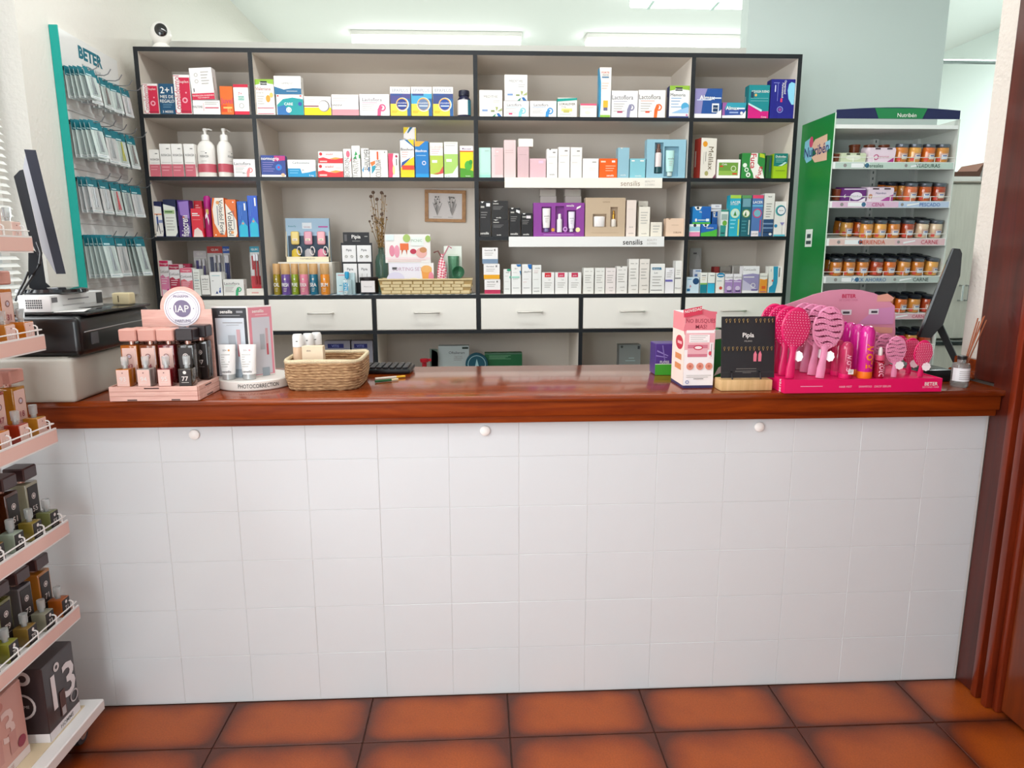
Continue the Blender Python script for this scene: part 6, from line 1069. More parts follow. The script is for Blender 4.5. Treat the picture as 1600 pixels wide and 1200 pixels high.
# purple / green floss packs behind
t0 = atZ(1023, 586, ZT); W_ = .1; q = MB(); H = atY(1035, 537, t0.y).z - ZT
q.bbox(0, 0, 0, W_, .07, H, M('#4a2f7c', .3), .002); q.art((0, 0, 0), (W_, 0, 0), (0, 0, H), [Rr(0, 0, 1, .34, '#3f9a2a'), Rr(0, .34, 1, .36, '#d8e4c8'), ('P', [(.05, .75), (.4, .6), (.42, .62), (.05, .8)], '#8d7ab8'), ('P', [(.02, .6), (.38, .55), (.38, .57), (.02, .64)], '#8d7ab8'), ('P', [(.2, .95), (.3, .4), (.33, .42), (.24, .95)], '#7a66a8'), ('T', .3, .42, .08, 'FLOSS', WHITE)])
tag(q.build('carton', None, (t0.x, t0.y, ZT), smooth=False), 'purple and green carton half hidden behind the pink dental display', 'box')
a_ = atY(1112, 590, .21); b_ = atY(1131, 590, .21); H = atY(1124, 515, .21).z - ZT
q = MB(); q.prism([(0, 0), (.045, 0), (.045, H * .85), (.034, H), (.012, H), (0, H * .85)], .08, '#1f7a3c', (0, 0, 0)); q.art((0, 0, 0), (.045, 0, 0), (0, 0, H), [('P', [(0, .78), (1, .82), (1, .86), (.74, 1), (.28, 1), (0, .86)], '#eef0ea'), ('P', [(.4, .02), (1, .1), (1, .25), (.7, .2)], '#e8ece6')])
tag(q.build('carton', None, (a_.x - .012, .21, ZT), smooth=False), 'green carton with white top between the pink display and black earring board', 'box')
# black earring board
Xa, Xb = 1.773, 1.921
t = thing('earring_board', 'black earring board on a pale wooden block on the counter', 'display', (Xa, -.018, ZT))
q = MB(); q.bbox(0, 0, 0, Xb - Xa, .055, .031, PINEV, .002, 2); q.build('wooden_base', t)
bx0, bx1 = atY(1128.5, 545, .01).x - Xa, atY(1211.5, 545, .01).x - Xa; Hb = atY(1170, 495, .02).z - ZT - .033; Wb = bx1 - bx0
BO = Vector((bx0, .024, .0335)); VV = Vector((0, .02, Hb)); q = MB(); q.prism([(0, 0), (1, 0), (1, 1), (0, 1)], .004, M('#222226', .45), BO, (Wb, 0, 0), VV)
q.art(BO, (Wb, 0, 0), VV, [('T', .5, .7, .075, 'Pipía', WHITE, 0, .025), ('T', .5, .6, .025, 'MILANO', '#b9b5ae'), Rr(.28, .145, .66, .15, '#9a968e'), Rr(.26, .105, .66, .11, '#9a968e'), Rr(.4, .08, .56, .084, '#9a968e'), Rr(.0, .51, 1, .514, '#3a3a3e'), Rr(.0, .09, 1, .094, '#4a4a4e')]); bd = q.build('board', t, smooth=False)
for x in (.036, .118): MB().tube([(x, .012, .031), (x, .014, .05), (x, .05, .052)], .0022, M('#141416', .4), 6).build('easel_leg', t)
ea = None
GOLD = M('#b79e6a', .3, 1)
def earpos(u, v): return Vector((Xa, -.018, ZT)) + BO + Vector((Wb * u, 0, 0)) + VV * v + Vector((0, -.002, 0))
k_ = 0
for row_, us, v in (('upper', [.08, .15, .24, .32, .4, .48, .64, .72, .8, .88, .95], .945), ('lower', [.05, .13, .21, .29, .37, .45, .53, .61, .7, .78, .86, .94], .49)):
    for i, u in enumerate(us):
        p_ = earpos(u, v)
        if ea is None:
            q = MB(); n = 10; q.tube([(.0028 * math.cos(2 * PI * k / n), -.001, .0045 * math.sin(2 * PI * k / n)) for k in range(n)], .0008, GOLD, 5, closed=True)
            q.lathe([(.0005, -.0105), (.0018, -.008), (.0012, -.0045)], GOLD, 8, cy=-.001); ea = q.build('earring'); ea.scale = (.8, .8, .8); o = ea; o.location = p_
        else: o = clone(ea, p_)
        tag(o, 'small gold hoop earring, %s from the left on the %s row of the black board' % (ORD[i], row_), 'earring', 'earrings on the %s row of the black board' % row_)
for i, u in enumerate((.63, .72)):
    p_ = earpos(u, .36); q = MB(); q.prism([(-.004, -.016), (.004, -.016), (.0045, .004), (0, .014), (-.0045, .004)], .002, '#e0788c'); tag(q.build('feather_earring', None, p_ + Vector((0, -.001, 0))), '%s one of the two pink feather earrings on the black board' % ('left', 'right')[i], 'earring', 'pink feather earrings')
# ---------------- brush display
TX0, TX1, TY0, TY1 = 1.937, 2.388, -.06, .2
HOT = M('#d3155f', .35, coat=.2); LIGHT = M('#e58fb3', .4, coat=.2); TRAYC = M('#e20b5f', .4)
t = thing('brush_display', 'bright pink brush display tray with arched pale pink back board', 'display', (TX0, TY0, ZT)); TWd = TX1 - TX0
q = MB(); q.box(.0032, .0032, .02, TWd - .0032, TY1 - TY0 - .012, .035, TRAYC); q.build('tray_deck', t)
q = MB(); q.box(0, 0, 0, TWd, .003, .038, TRAYC); q.art((0, 0, 0), (TWd, 0, 0), (0, 0, .038), [('T', .93, .6, .26, 'BETER', WHITE, 0, .03), ('T', .93, .35, .14, 'BEYOND HAIR', '#f4b8d0'), Rr(.1, .48, .24, .53, '#f4a8c8'), ('T', .385, .45, .15, 'HAIR MIST', '#f7c8dc'), ('T', .51, .45, .15, 'SHAMPOO', '#f7c8dc'), ('T', .62, .45, .15, 'DROP SERUM', '#f7c8dc')]); q.build('tray_front', t, smooth=False)
for x in (0, TWd - .003): MB().box(x, .003, 0, x + .003, TY1 - TY0, .038, TRAYC).build('tray_side', t)
q = MB(); q.art((0, .06, 0), (0, -.055, 0), (0, 0, .038), [('T', .6, .5, .3, 'BETER', WHITE, 90)]); q.build('side_lettering', t)
YB2 = TY1; arch = [(1398, 478), (1386, 467), (1366, 458), (1345, 453), (1320, 452), (1296, 454), (1272, 460), (1248, 469), (1222, 478), (1205, 484)]
def lp(px, py, Y=None): p_ = atY(px, py, YB2 - .006 if Y is None else Y); return (p_.x - TX0, p_.z - ZT)
pts = [lp(1210, 484 + 104), lp(1394, 484 + 106), lp(1397, 520)] + [lp(*a_) for a_ in arch]; pts[0] = (lp(1205, 484)[0], .009); pts[1] = (lp(1398, 478)[0], .009); pts[2] = (lp(1399, 520)[0], lp(1399, 520)[1])
q = MB(); q.prism(pts, .004, M('#e59ab4', .5), (0, YB2 - TY0 - .006, 0)); O_ = (lp(1205, 484)[0], YB2 - TY0 - .006, .0); Wa = lp(1398, 478)[0] - O_[0]; Ha = lp(1320, 452)[1]
q.art(O_, (Wa, 0, 0), (0, 0, Ha), [('T', .62, .925, .042, 'BETER', '#c81e50', 0, .05), ('T', .62, .88, .024, 'BEYOND HAIR', '#d07a98'), ('P', [(.85, .86), (.97, .86), (.99, .9), (.93, .95), (.85, .93)], '#ecae9a'), ('P', [(.6, .5), (1, .5), (1, .56), (.8, .58), (.65, .55)], '#ecae9a'), ('P', [(.7, .6), (1, .6), (1, .8), (.85, .78)], '#dd9ac8'), Rr(.565, .71, .65, .77, '#ece8ee'), Rr(.58, .725, .635, .75, '#4a4650'), Rr(.79, .715, .87, .775, '#ece8ee'), Rr(.81, .73, .86, .755, '#4a4650')]); q.build('back_board', t)
def brush(kind, size, lab, loc, rz, tagged=True, group=None, zc=None):
    t = thing('hair_brush', lab, 'brush', loc, rz, group); m_ = HOT if kind == 'hot' else LIGHT; dk = M('#a80f4a' if kind == 'hot' else '#c2648c', .5); s = size
    hw, hh = .04 * s, .057 * s; zc = zc or .155 * s; hs = zc / (.155 * s)
    q = MB(); n = 10; prof = [(0, .012), (.03, .0125), (.06, .009), (.085, .0085), (.105, .016)]
    vs = []; fs = []
    for z, w_ in prof:
        for k in range(n): an = 2 * PI * k / n; vs.append((w_ * s * math.cos(an), .0065 * s * math.sin(an), z * s * hs))
    for i in range(len(prof) - 1):
        for k in range(n): fs.append((i * n + k, i * n + (k + 1) % n, (i + 1) * n + (k + 1) % n, (i + 1) * n + k))
    fs += [tuple(range(n - 1, -1, -1)), tuple(range((len(prof) - 1) * n, len(prof) * n))]; q.add(vs, fs, m_); q.build('handle', t)
    if kind == 'hot':
        q = MB(); q.lathe([(.3, -.0055 * s), (.92, -.004 * s), (1, 0), (.92, .004 * s), (.3, .0055 * s)], m_, 28, T=Matrix.Translation((0, 0, zc)) @ Matrix.Diagonal((hw, 1, hh, 1)) @ Matrix.Rotation(R(90), 4, 'X') ); hd_ = q.build('head', t)
    else:
        q = MB(); nb = 7
        for j in range(nb):
            z0 = -1 + 2 * (j + .12) / nb; z1 = -1 + 2 * (j + .88) / nb; ns = 12; top = []; bot = []
            for i in range(ns + 1):
                f = -1 + 2 * i / ns; wv = .05 * math.sin(f * 5 + j)
                wa = math.sqrt(max(.05, 1 - min(abs(z0), .97) ** 2)); wb = math.sqrt(max(.05, 1 - min(abs(z1), .97) ** 2))
                bot.append((f * wa * hw, zc + (z0 + wv) * hh)); top.append((f * wb * hw, zc + (z1 + wv) * hh))
            for i in range(ns):
                a_, b_, c_, d_ = bot[i], bot[i + 1], top[i + 1], top[i]; P3 = [(p[0], y, p[1]) for y in (-.004 * s, .004 * s) for p in (a_, b_, c_, d_)]
                q.add(P3, [(0, 1, 2, 3), (7, 6, 5, 4), (0, 4, 5, 1), (3, 2, 6, 7)] + ([(0, 3, 7, 4)] if i == 0 else []) + ([(1, 5, 6, 2)] if i == ns - 1 else []), m_)
        q.tube([(hw * 1.0 * math.cos(2 * PI * k / 26), .001, zc + hh * 1.0 * math.sin(2 * PI * k / 26)) for k in range(26)], .0035 * s, m_, 6, closed=True); q.lathe([(.97, .0058 * s), (.97, .0072 * s)], M('#8a2850', .5), 26, T=Matrix.Translation((0, 0, zc)) @ Matrix.Diagonal((hw, 1, hh, 1)) @ Matrix.Rotation(R(-90), 4, 'X')); hd_ = q.build('head', t)
    q = MB(); st2 = .0075 * s; yy = -.005 * s
    j = 0; z = -hh * .85
    while z < hh * .88:
        wz = hw * math.sqrt(max(0, 1 - (z / hh) ** 2)) * .9; x = -wz + (j % 2) * st2 * .5
        while x < wz:
            q.add([(x - .0007, yy, zc + z - .0007), (x + .0007, yy, zc + z - .0007), (x + .0007, yy, zc + z + .0007), (x - .0007, yy, zc + z + .0007), (x, yy - .009 * s, zc + z)], [(0, 1, 4), (1, 2, 4), (2, 3, 4), (3, 0, 4)], m_)
            q.add([(x - .0013, yy - .009 * s, zc + z - .0013), (x + .0013, yy - .009 * s, zc + z - .0013), (x, yy - .009 * s, zc + z + .0015), (x, yy - .0108 * s, zc + z)], [(0, 1, 3), (1, 2, 3), (2, 0, 3), (0, 2, 1)], M('#f6bcd4', .4) if kind == 'hot' else M('#f4b8d0', .4))
            x += st2
        z += st2 * .95; j += 1
    tag(q.build('bristles', hd_, sharp=20), None, None, kind='stuff')
    if tagged:
        q = MB(); n = 24; q.prism([((.0145 + .0012 * math.cos(8 * 2 * PI * k / n)) * s ** .5 * math.cos(2 * PI * k / n), (.0145 + .0012 * math.cos(8 * 2 * PI * k / n)) * s ** .5 * math.sin(2 * PI * k / n)) for k in range(n)], .0008, '#f2ecee', (.014 * s, -.009, .07 * s * hs), (.5 if s > .9 else 1, -.87 if s > .9 else 0, 0), (0, 0, 1)); q.build('paper_tag', t)
    return t
def place_brush(kind, size, px, py, Y, lab, ang, group, tagged=True):
    p_ = atY(px, py, Yf); p_.y = Y; p_.z = ZT + .0366; b_ = brush(kind, size, lab, p_, 0, tagged, group, atY(px, 512 if size == 1 else (547 if kind == 'light' else 552), Yf).z - p_.z); b_.rotation_euler = (0, R(ang), R(-6)); return b_
g_ = 'big hot pink paddle brushes'; g2_ = 'big light pink vented brushes'
Yf = -.025
lab4 = ['frontmost', 'second from the front of', 'third from the front of', 'rearmost of']
for k in range(4):
    place_brush('hot', 1, 1233, 598, Yf + .05 * k, ('frontmost big hot pink brush of the leftmost column' if k == 0 else 'hot pink brush, %s the leftmost big brush column' % lab4[k]), 3.0, g_, k == 0)
for k in range(4):
    place_brush('light', 1, 1280, 599, Yf + .05 * k, ('frontmost big light pink vented brush' if k == 0 else 'light pink vented brush, %s its big brush column' % lab4[k]), 5.0, g2_, k < 2)
for k in range(3):
    place_brush('light', .66, 1395, 599, Yf + .055 * k, ('frontmost small light pink vented brush' if k == 0 else 'small light pink vented brush, %s its column' % lab4[k]), 0, 'small light pink brushes', k == 0)
for k in range(3):
    place_brush('hot', .66, 1436, 599, Yf + .055 * k, ('frontmost small magenta brush at the right end' if k == 0 else 'small magenta brush, %s the right column' % lab4[k]), 2, 'small magenta brushes', k < 2)
def cyl_bottle(name, px, yt, yb, rpx, Y, body, capm, lab, group, word=None, wc=None, base=None):
    p_ = atY(px, yb, Yf); p_.y = Y; H = atY(px, yt, Yf).z - ZT - .035; r = rpx / F * 1.93; t = thing(name, lab, 'bottle', (p_.x, Y, ZT + .0356), 0, group)
    b0 = H * .13 if base else .002
    q = MB(); q.lathe([(r * .97, b0), (r, b0 + .002), (r, H * .8), (r * .93, H * .9), (r * .6, H * .98), (r * .2, H)], body, 22); bo = q.build('body', t)
    if base: MB().lathe([(r * .98, 0), (r * 1.0, .002), (r * 1.0, b0)], base, 22).build('cap', t)
    if word:
        q = MB(); q.art((-r, -r - .0006, H * .18), (2 * r, 0, 0), (0, 0, H * .5), [('T', .5, .5, .24, word, wc, 90, .08)], lift=0)
        q.v = [((r + .0006) * math.sin(v[0] / r), -(r + .0006) * math.cos(v[0] / r), v[2]) for v in q.v]; q.build('lettering', bo)
    return t
for k in range(4):
    cyl_bottle('hair_mist', 1349, 509, 598, 11.3, Yf + .046 * k, M('#cf1f8e', .12, coat=.5), None, ('frontmost tall magenta bottle with orange lettering and orange base' if k == 0 else 'tall magenta bottle, %s the orange based bottle column' % lab4[k]), 'tall magenta bottles', 'FLOW' if k == 0 else None, '#f0861c', M('#ee7a1e', .3))
for k in range(3):
    cyl_bottle('hair_spray', 1319, 534, 596, 9.5, Yf + .0 + .046 * k, M('#d83a6c', .15, trans=.3, coat=.4), None, ('frosted pink bottle with white price sticker at its foot' if k == 0 else 'frosted pink bottle, %s its short column' % lab4[k]), 'frosted pink bottles', 'GLOW' if k == 0 else None, '#f0a8c0', M('#d81a66', .3))
for k in range(2):
    Y = Yf + .045 * k; p_ = atY(1371, 598, Yf); t = thing('dropper_bottle', 'red dropper bottle with white bulb, %s' % ('in front' if k == 0 else 'behind the front one'), 'bottle', (p_.x, Y, ZT + .0356), 0, 'red dropper bottles'); r = .0145
    q = MB(); q.lathe([(r * .95, 0), (r, .003), (r, .045), (r * .6, .05)], M('#b01838', .12, coat=.5, trans=.2), 20); bo = q.build('body', t); MB().lathe([(r * .85, .05), (r * .9, .052), (r * .85, .064)], M('#e0587c', .3), 18).build('collar', t); MB().lathe([(.0055, .064), (.006, .076), (.004, .085), (.001, .087)], WHITE, 14).build('bulb', t)
    if k == 0: q = MB(); q.art((-r, -r - .0006, .004), (2 * r, 0, 0), (0, 0, .04), [('T', .5, .5, .36, 'DROP', '#f0b0c8', 90, .06)], lift=0); q.v = [((r + .0006) * math.sin(v[0] / r), -(r + .0006) * math.cos(v[0] / r), v[2]) for v in q.v]; q.build('lettering', bo)
p_ = atY(1325, 585, Yf - .02); q = MB(); q.prism([(0, 0), (.015, 0), (.015, .014), (0, .014)], .0006, WHITE); q.art((0, 0, 0), (.015, 0, 0), (0, 0, .014), [lines(G2, .15, .85, .75, 3, .22)]); tag(q.build('price_sticker', None, (p_.x, Yf - .0205, p_.z)), 'small white price sticker on the frosted pink bottle', 'sticker')
# ---------------- right monitor and reed diffuser
def monitor_slab(name, lab, prof, Y, depth, mats, loc=None):
    """profile in pixels at plane Y, extruded along the sight line's ground direction"""
    pts = [atY(px, py, Y) for px, py in prof]; c_ = sum(pts, Vector()) / len(pts); d = Vector((c_.x - CAM.x, c_.y - CAM.y, 0)).normalized() * depth
    return pts, d
def slab(q, prof, Y, depth, m_, off=0):
    pts = [atY(px, py, Y) for px, py in prof]; c_ = sum(pts, Vector()) / len(pts); d = Vector((c_.x - CAM.x, c_.y - CAM.y, 0)).normalized()
    side = Vector((d.y, -d.x, 0)); o0 = pts[0]
    loc = [((p - o0).dot(side) * (1 / max(.3, abs(side.x))) * abs(side.x), p.z - o0.z) for p in pts]
    n = len(pts); V0 = [o0 + side * a_ + Vector((0, 0, b_)) + d * off for a_, b_ in loc]; V1 = [v + d * depth for v in V0]
    fs = [tuple(range(n)), tuple(range(2 * n - 1, n - 1, -1))] + [(i, i + n, (i + 1) % n + n, (i + 1) % n) for i in range(n)]; q.add(V0 + V1, fs, m_); return V0, d, side
DK = M('#0e1012', .55); DK2 = M('#2b2c38', .35)
def local(q, o): q.v = [tuple(Vector(v) - Vector(o)) for v in q.v]; return q
o_ = (2.5, .42, ZT); t = thing('monitor', 'black monitor seen edge-on leaning back at the right end of the counter', 'monitor', o_)
q = MB(); slab(q, [(1436, 527), (1455, 527), (1474, 505), (1500, 430), (1503, 396), (1500, 389), (1489, 388)], .24, .3, DK); local(q, o_).build('housing', t)
q = MB(); slab(q, [(1433.5, 525), (1437, 527), (1490.5, 388), (1488, 388)], .24, .3, M('#111214', .15)); local(q, o_).build('screen', t)
q = MB(); slab(q, [(1462, 512), (1472, 505), (1496, 556), (1490, 566)], .33, .05, DK); local(q, o_).build('stand_arm', t)
MB().bbox(-.13, -.09, 0, .07, .05, .012, DK, .004, 2).build('foot', t)
q = MB(); q.bbox(0, 0, 0, .13, .1, .035, M('#222829', .25), .004, 2); tag(q.build('card_reader', None, (2.395, .09, ZT)), 'low black device box between the pink display and the reed diffuser', 'device')
p_ = atZ(1497, 601, ZT); t = thing('reed_diffuser', 'glass reed diffuser with white label at the right end of the counter', 'diffuser', (2.49, .012, ZT)); r = .0235
q = MB(); q.lathe([(r * .93, 0), (r, .003), (r, .062), (r * .9, .068), (.011, .07), (.011, .082)], M('#cfd4d2', .05, trans=.75, coat=.4, ior=1.2), 26); bo = q.build('bottle', t)
q = MB(); n = 20; q.add([((r + .0006) * math.sin(-1.5 + 3 * i / n), -(r + .0006) * math.cos(-1.5 + 3 * i / n), z) for z in (.018, .056) for i in range(n + 1)], [(i, i + 1, n + 2 + i, n + 1 + i) for i in range(n)], M('#e9e9ec', .5))
for k in range(5): q.add([((r + .001) * math.sin(-.7 + 1.4 * i / n * (1 - .1 * (k % 2))), -(r + .001) * math.cos(-.7 + 1.4 * i / n * (1 - .1 * (k % 2))), .024 + k * .0055 + dz) for dz in (0, .0014) for i in range(n + 1)], [(i, i + 1, n + 2 + i, n + 1 + i) for i in range(n)], M(G1, .5))
q.build('label', bo); MB().lathe([(.012, .08), (.0125, .083), (.0125, .09), (.009, .091)], M('#2a2a2a', .3), 16).build('collar', t)
for k, (dx_, dy_) in enumerate(((.052, .0), (.058, .012), (.048, .02), (.062, .004), (.044, .008))): MB().tube([(-.004 + .002 * k, 0, .02), (dx_, dy_, .205 - .004 * k)], .0018, M('#9a5636', .6), 6).build('reed', t)
# ------------------------------------------------------------ left end of the counter: printer, computer, monitor
q = MB(); zc0 = ZT; BHt = atY(118, 561, -.07).z - ZT
t = thing('cash_drawer', 'grey plastic box under the black printer at the left end of the counter', 'box', (-.42, -.07, ZT))
q.bbox(0, 0, 0, .449, .36, BHt, M('#b9b5ab', .45), .01, 3); q.build('case', t); MB().bbox(.02, .02, BHt - .001, .43, .34, BHt + .003, M('#aaa69c', .5), .003).build('lid_panel', t)
zP = ZT + BHt + .0036; PH = .105
t = thing('printer', 'glossy black printer on the grey box at the left end of the counter', 'printer', (-.40, -.055, zP))
q = MB(); q.bbox(0, 0, 0, .45, .40, PH, M('#0a0b0d', .3, coat=.15), .016, 4); bo = q.build('body', t)
q = MB(); q.bbox(.06, .03, PH, .46, .39, PH + .008, M('#0d0e10', .2, coat=.2), .004, 2); q.build('lid', t)
q = MB(); q.tube([(.452, .02, PH * .6), (.4525, .2, PH * .62), (.452, .385, PH * .62)], .0016, M('#b9bcc0', .3, .8), 6); q.build('trim_line', bo)
q = MB(); q.bbox(.449, .05, PH * .25, .4525, .085, PH * .55, M('#4a4a4e', .4), .001)
for y in (.24, .27): q.lathe([(.0035, 0), (.0035, .002)], M('#c9ccd0', .3), 10, T=Matrix.Translation((.45, y, PH * .35)) @ Matrix.Rotation(R(90), 4, 'Y'))
q.build('control_keys', bo)
q = MB()
for k in range(7): q.box(.25 + .0, -.0006, PH * (.3 + .05 * k), .34, .0002, PH * (.3 + .05 * k) + .0018, '#0c0c0d')
q.build('vent_slots', bo)
zW = zP + PH + .0088
t = thing('desktop_case', 'white perforated computer case under the monitor, on the printer', 'computer', (-.36, -.02, zW)); CWd, CD_, CHh = .17, .19, .055
A = atY(30, 490, -.02); Bc = atY(81, 492, -.02)
CWd = Bc.x - A.x; t.location.x = A.x; CHh = A.z - zW + .03
CHh = max(.045, min(.075, CHh))
q = MB(); q.bbox(0, 0, 0, CWd, .26, CHh, M('#e6e6e6', .4), .003, 2)
for i in range(8):
    for j in range(4): q.box(.02 + i * (CWd - .04) / 8, -.0008, .01 + j * (CHh - .02) / 4, .02 + (i + .6) * (CWd - .04) / 8, .0002, .0145 + j * (CHh - .02) / 4, '#3a3b3f')
q.art((CWd, 0, 0), (0, .26, 0), (0, 0, CHh), [Rr(.02, .3, .98, .95, '#dcdcdc'), Rr(.02, .55, .12, .85, '#6a6a6e'), Rr(.85, .2, .98, .9, '#3d3e44'), Rr(.3, .62, .7, .7, '#8a8a8e'), Rr(.2, .3, .6, .36, '#b0b0b2')]); q.build('case', t)
q = MB(); q.box(0, 0, 0, .07, .12, .0008, '#f4f3f0'); tag(q.build('paper_sheet', None, (-.03, -.02, zW), R(20)), 'white paper sheet lying on the printer lid', 'paper')
p_ = atY(182, 487, .2); q = MB(); q.bbox(0, 0, 0, .052, .04, .036, M('#d8c8a0', .45), .005, 3); q.box(.018, -.0006, .008, .021, .0002, .028, '#5a4a30'); tag(q.build('adapter_box', None, (-.018, .255, zW)), 'small cream adapter box with a dark slit at the rear of the printer', 'device')
zM = zW + CHh + .0008
o_ = (-.36 + .1, .06, zM); t = thing('monitor', 'black monitor seen edge-on tilting back at the left end of the counter', 'monitor', o_)
bc = atY(82, 460, .08); o_ = (bc.x, .08, zM); t.location = o_
q = MB(); q.lathe([(.085, 0), (.092, .004), (.09, .012), (.07, .016)], M('#15161a', .15, coat=.5), 36, sy=.75); q.build('foot', t)
Ym = .02
q = MB(); slab(q, [(88, 428), (103, 428), (56, 235), (38, 235)], Ym, .36, DK2); local(q, o_).build('screen_frame', t)
q = MB(); slab(q, [(86, 425), (89, 427), (40, 237), (36, 262), (66, 392)], Ym, .3, M('#b9b9be', .3), .03); local(q, o_).build('silver_side', t)
q = MB(); slab(q, [(60, 400), (66, 392), (36, 262), (30, 264), (21, 274), (46, 372)], Ym, .24, M('#1d1e22', .35), .05); local(q, o_).build('rear_housing', t)
q = MB(); slab(q, [(46, 457), (88, 457), (72, 443), (66, 400), (44, 385), (44, 430)], Ym + .04, .06, M('#1b1b1f', .25), .03); local(q, o_).build('stand_neck', t)
q = MB(); P_ = [atY(a_, b_, Ym - .02) for a_, b_ in ((58, 378), (64, 395), (62, 412), (52, 430), (40, 448), (28, 468))]; q.tube(P_, .0035, M('#1a1a1c', .4), 8); P_ = [atY(a_, b_, Ym - .01) for a_, b_ in ((44, 425), (38, 440), (30, 455), (24, 470))]; q.tube(P_, .003, M('#1a1a1c', .4), 8); local(q, o_).build('cable', t)

# ------------------------------------------------------------ accessory rack on the left wall
RX = XL + .0; t = thing('accessory_rack', 'white wall rack with teal edge and rows of hooks left of the shelf unit', 'rack', (RX, 1.05, 1.14)); RH = 1.055; RL = .47
def rz_(px, py): p_ = atX(px, py, RX + .02); return p_.y - 1.05, p_.z - 1.14
q = MB(); q.prism([(0, 0), (RL, .0), (RL, RH - .01), (0, RH)], .018, M('#eeeeec', .4), (.0195, 0, 0), (0, 1, 0), (0, 0, 1)); q.art((.0195, 0, 0), (0, RL, 0), (0, 0, RH), [('T', .52, .95, .044, 'BETER', '#1c7488', 0, .09), ('T', .52, .9, .018, 'PAFERNALIA', '#9aa4a8')]); bp_ = q.build('panel', t)
MB().bbox(.001, -.006, -.01, .034, .0, RH, M('#12a79c', .4), .001).build('teal_edge', t)
HOOK = M('#8f9295', .3, .8); TEALH = '#1a7684'
hk = None
PACKV = {}
def pack(kind, h, w_):
    k = (kind, h, w_)
    if k in PACKV: o = bpy.data.objects.new('accessory_pack', PACKV[k]); col.objects.link(o); return o
    q = MB(); cm_ = M('#cfdcd8', .3) if kind != 2 else M('#dcdcdc', .3)
    for (a_, b_, c_, d_, m_) in ((-w_ / 2, -h, w_ / 2, .005, cm_), (-w_ / 2, .005, -.006, .018, TEALH), (.006, .005, w_ / 2, .018, TEALH), (-.006, .016, .006, .018, TEALH)): q.prism([(a_, b_), (c_, b_), (c_, d_), (a_, d_)], .0012, m_, (0, 0, 0), (0, 1, 0), (0, 0, 1))
    q.art((0, -w_ / 2, -h), (0, w_, 0), (0, 0, h + .005), [Rr(0, .8, 1, 1, TEALH), Rr(.1, .83, .6, .87, '#bfe0e4'), Rr(0, .02, 1, .1, '#e8eeee'), Rr(.1, .05, .8, .06, TEALH)])
    tool = ['#8f9498', '#7a6a66', '#c9cccf', '#d8404a', '#c9c23a'][kind]
    q.bbox(.001, -w_ * .32, -h * .9, .008, w_ * .32, -h * .16, M('#eef4f4', .1, trans=.75, alpha=.35, ior=1.1), .003, 2)
    q.tube([(.004, -.006, -h * .82), (.004, -.002, -h * .5), (.004, 0, -h * .2)], .0028, M(tool, .3, .5 if kind < 3 else 0), 6); q.tube([(.004, .007, -h * .82), (.004, .002, -h * .5), (.004, 0, -h * .2)], .0025, M(tool, .3, .5 if kind < 3 else 0), 6)
    o = q.build('accessory_pack'); PACKV[k] = o.data; return o
rows_ = [(2.045, .105), (1.845, .13), (1.625, .125), (1.395, .16)]; RWN = ['top', 'second', 'third', 'bottom']; HKN = ['nearest', 'second', 'middle', 'fourth', 'farthest']
for ri, (z, h) in enumerate(rows_):
    MB().bbox(.0195, .01, z - 1.14 - .008, .024, RL - .01, z - 1.14 + .008, M('#4a4e50', .4, .5), .001).build('hook_bar', t)
    MB().bbox(.0195, .01, z - 1.14 - h - .05, .023, RL - .01, z - 1.14 - h - .03, M('#dfdfdd', .4), .001).build('ledge', t)
    for hi in range(5):
        y = .05 + hi * .09
        if hk is None:
            q = MB(); q.tube([(.022, 0, 0), (.12, 0, -.003), (.135, 0, .003), (.148, 0, .022)], .002, HOOK, 6); hk = q.build('hook', t, (0, y, z - 1.14 + .004))
        else: clone(hk, (0, y, z - 1.14 + .004), t)
        n_ = 5 if (ri, hi) in ((0, 0), (1, 0), (3, 0), (3, 3)) else 3
        for k in range(n_):
            kind = [(0, 2, 1, 0, 2), (0, 0, 2, 4, 1), (2, 2, 3, 0, 2), (0, 1, 2, 0, 1)][ri][hi]
            o = pack(kind, h, .062); o.location = (RX + .034 + k * .018 + rnd.uniform(-.002, .002), 1.05 + y, z - .012 + .004); o.rotation_euler = (0, R(-3 - 2 * k if hi < 4 else -8), R(rnd.uniform(-6, 6) - 10))
            od = {3: ['innermost', 'middle', 'outermost'], 5: ['innermost', 'second', 'middle', 'fourth', 'outermost']}[n_][k]; tn = {3: 'red tool ', 4: 'yellow tool '}.get(kind, '')
            tag(o, 'teal headed %spack, %s on the %s hook of the %s row, wall rack' % (tn, od, HKN[hi], RWN[ri]), 'pack', 'packs on the %s row %s hook' % (RWN[ri], HKN[hi]))

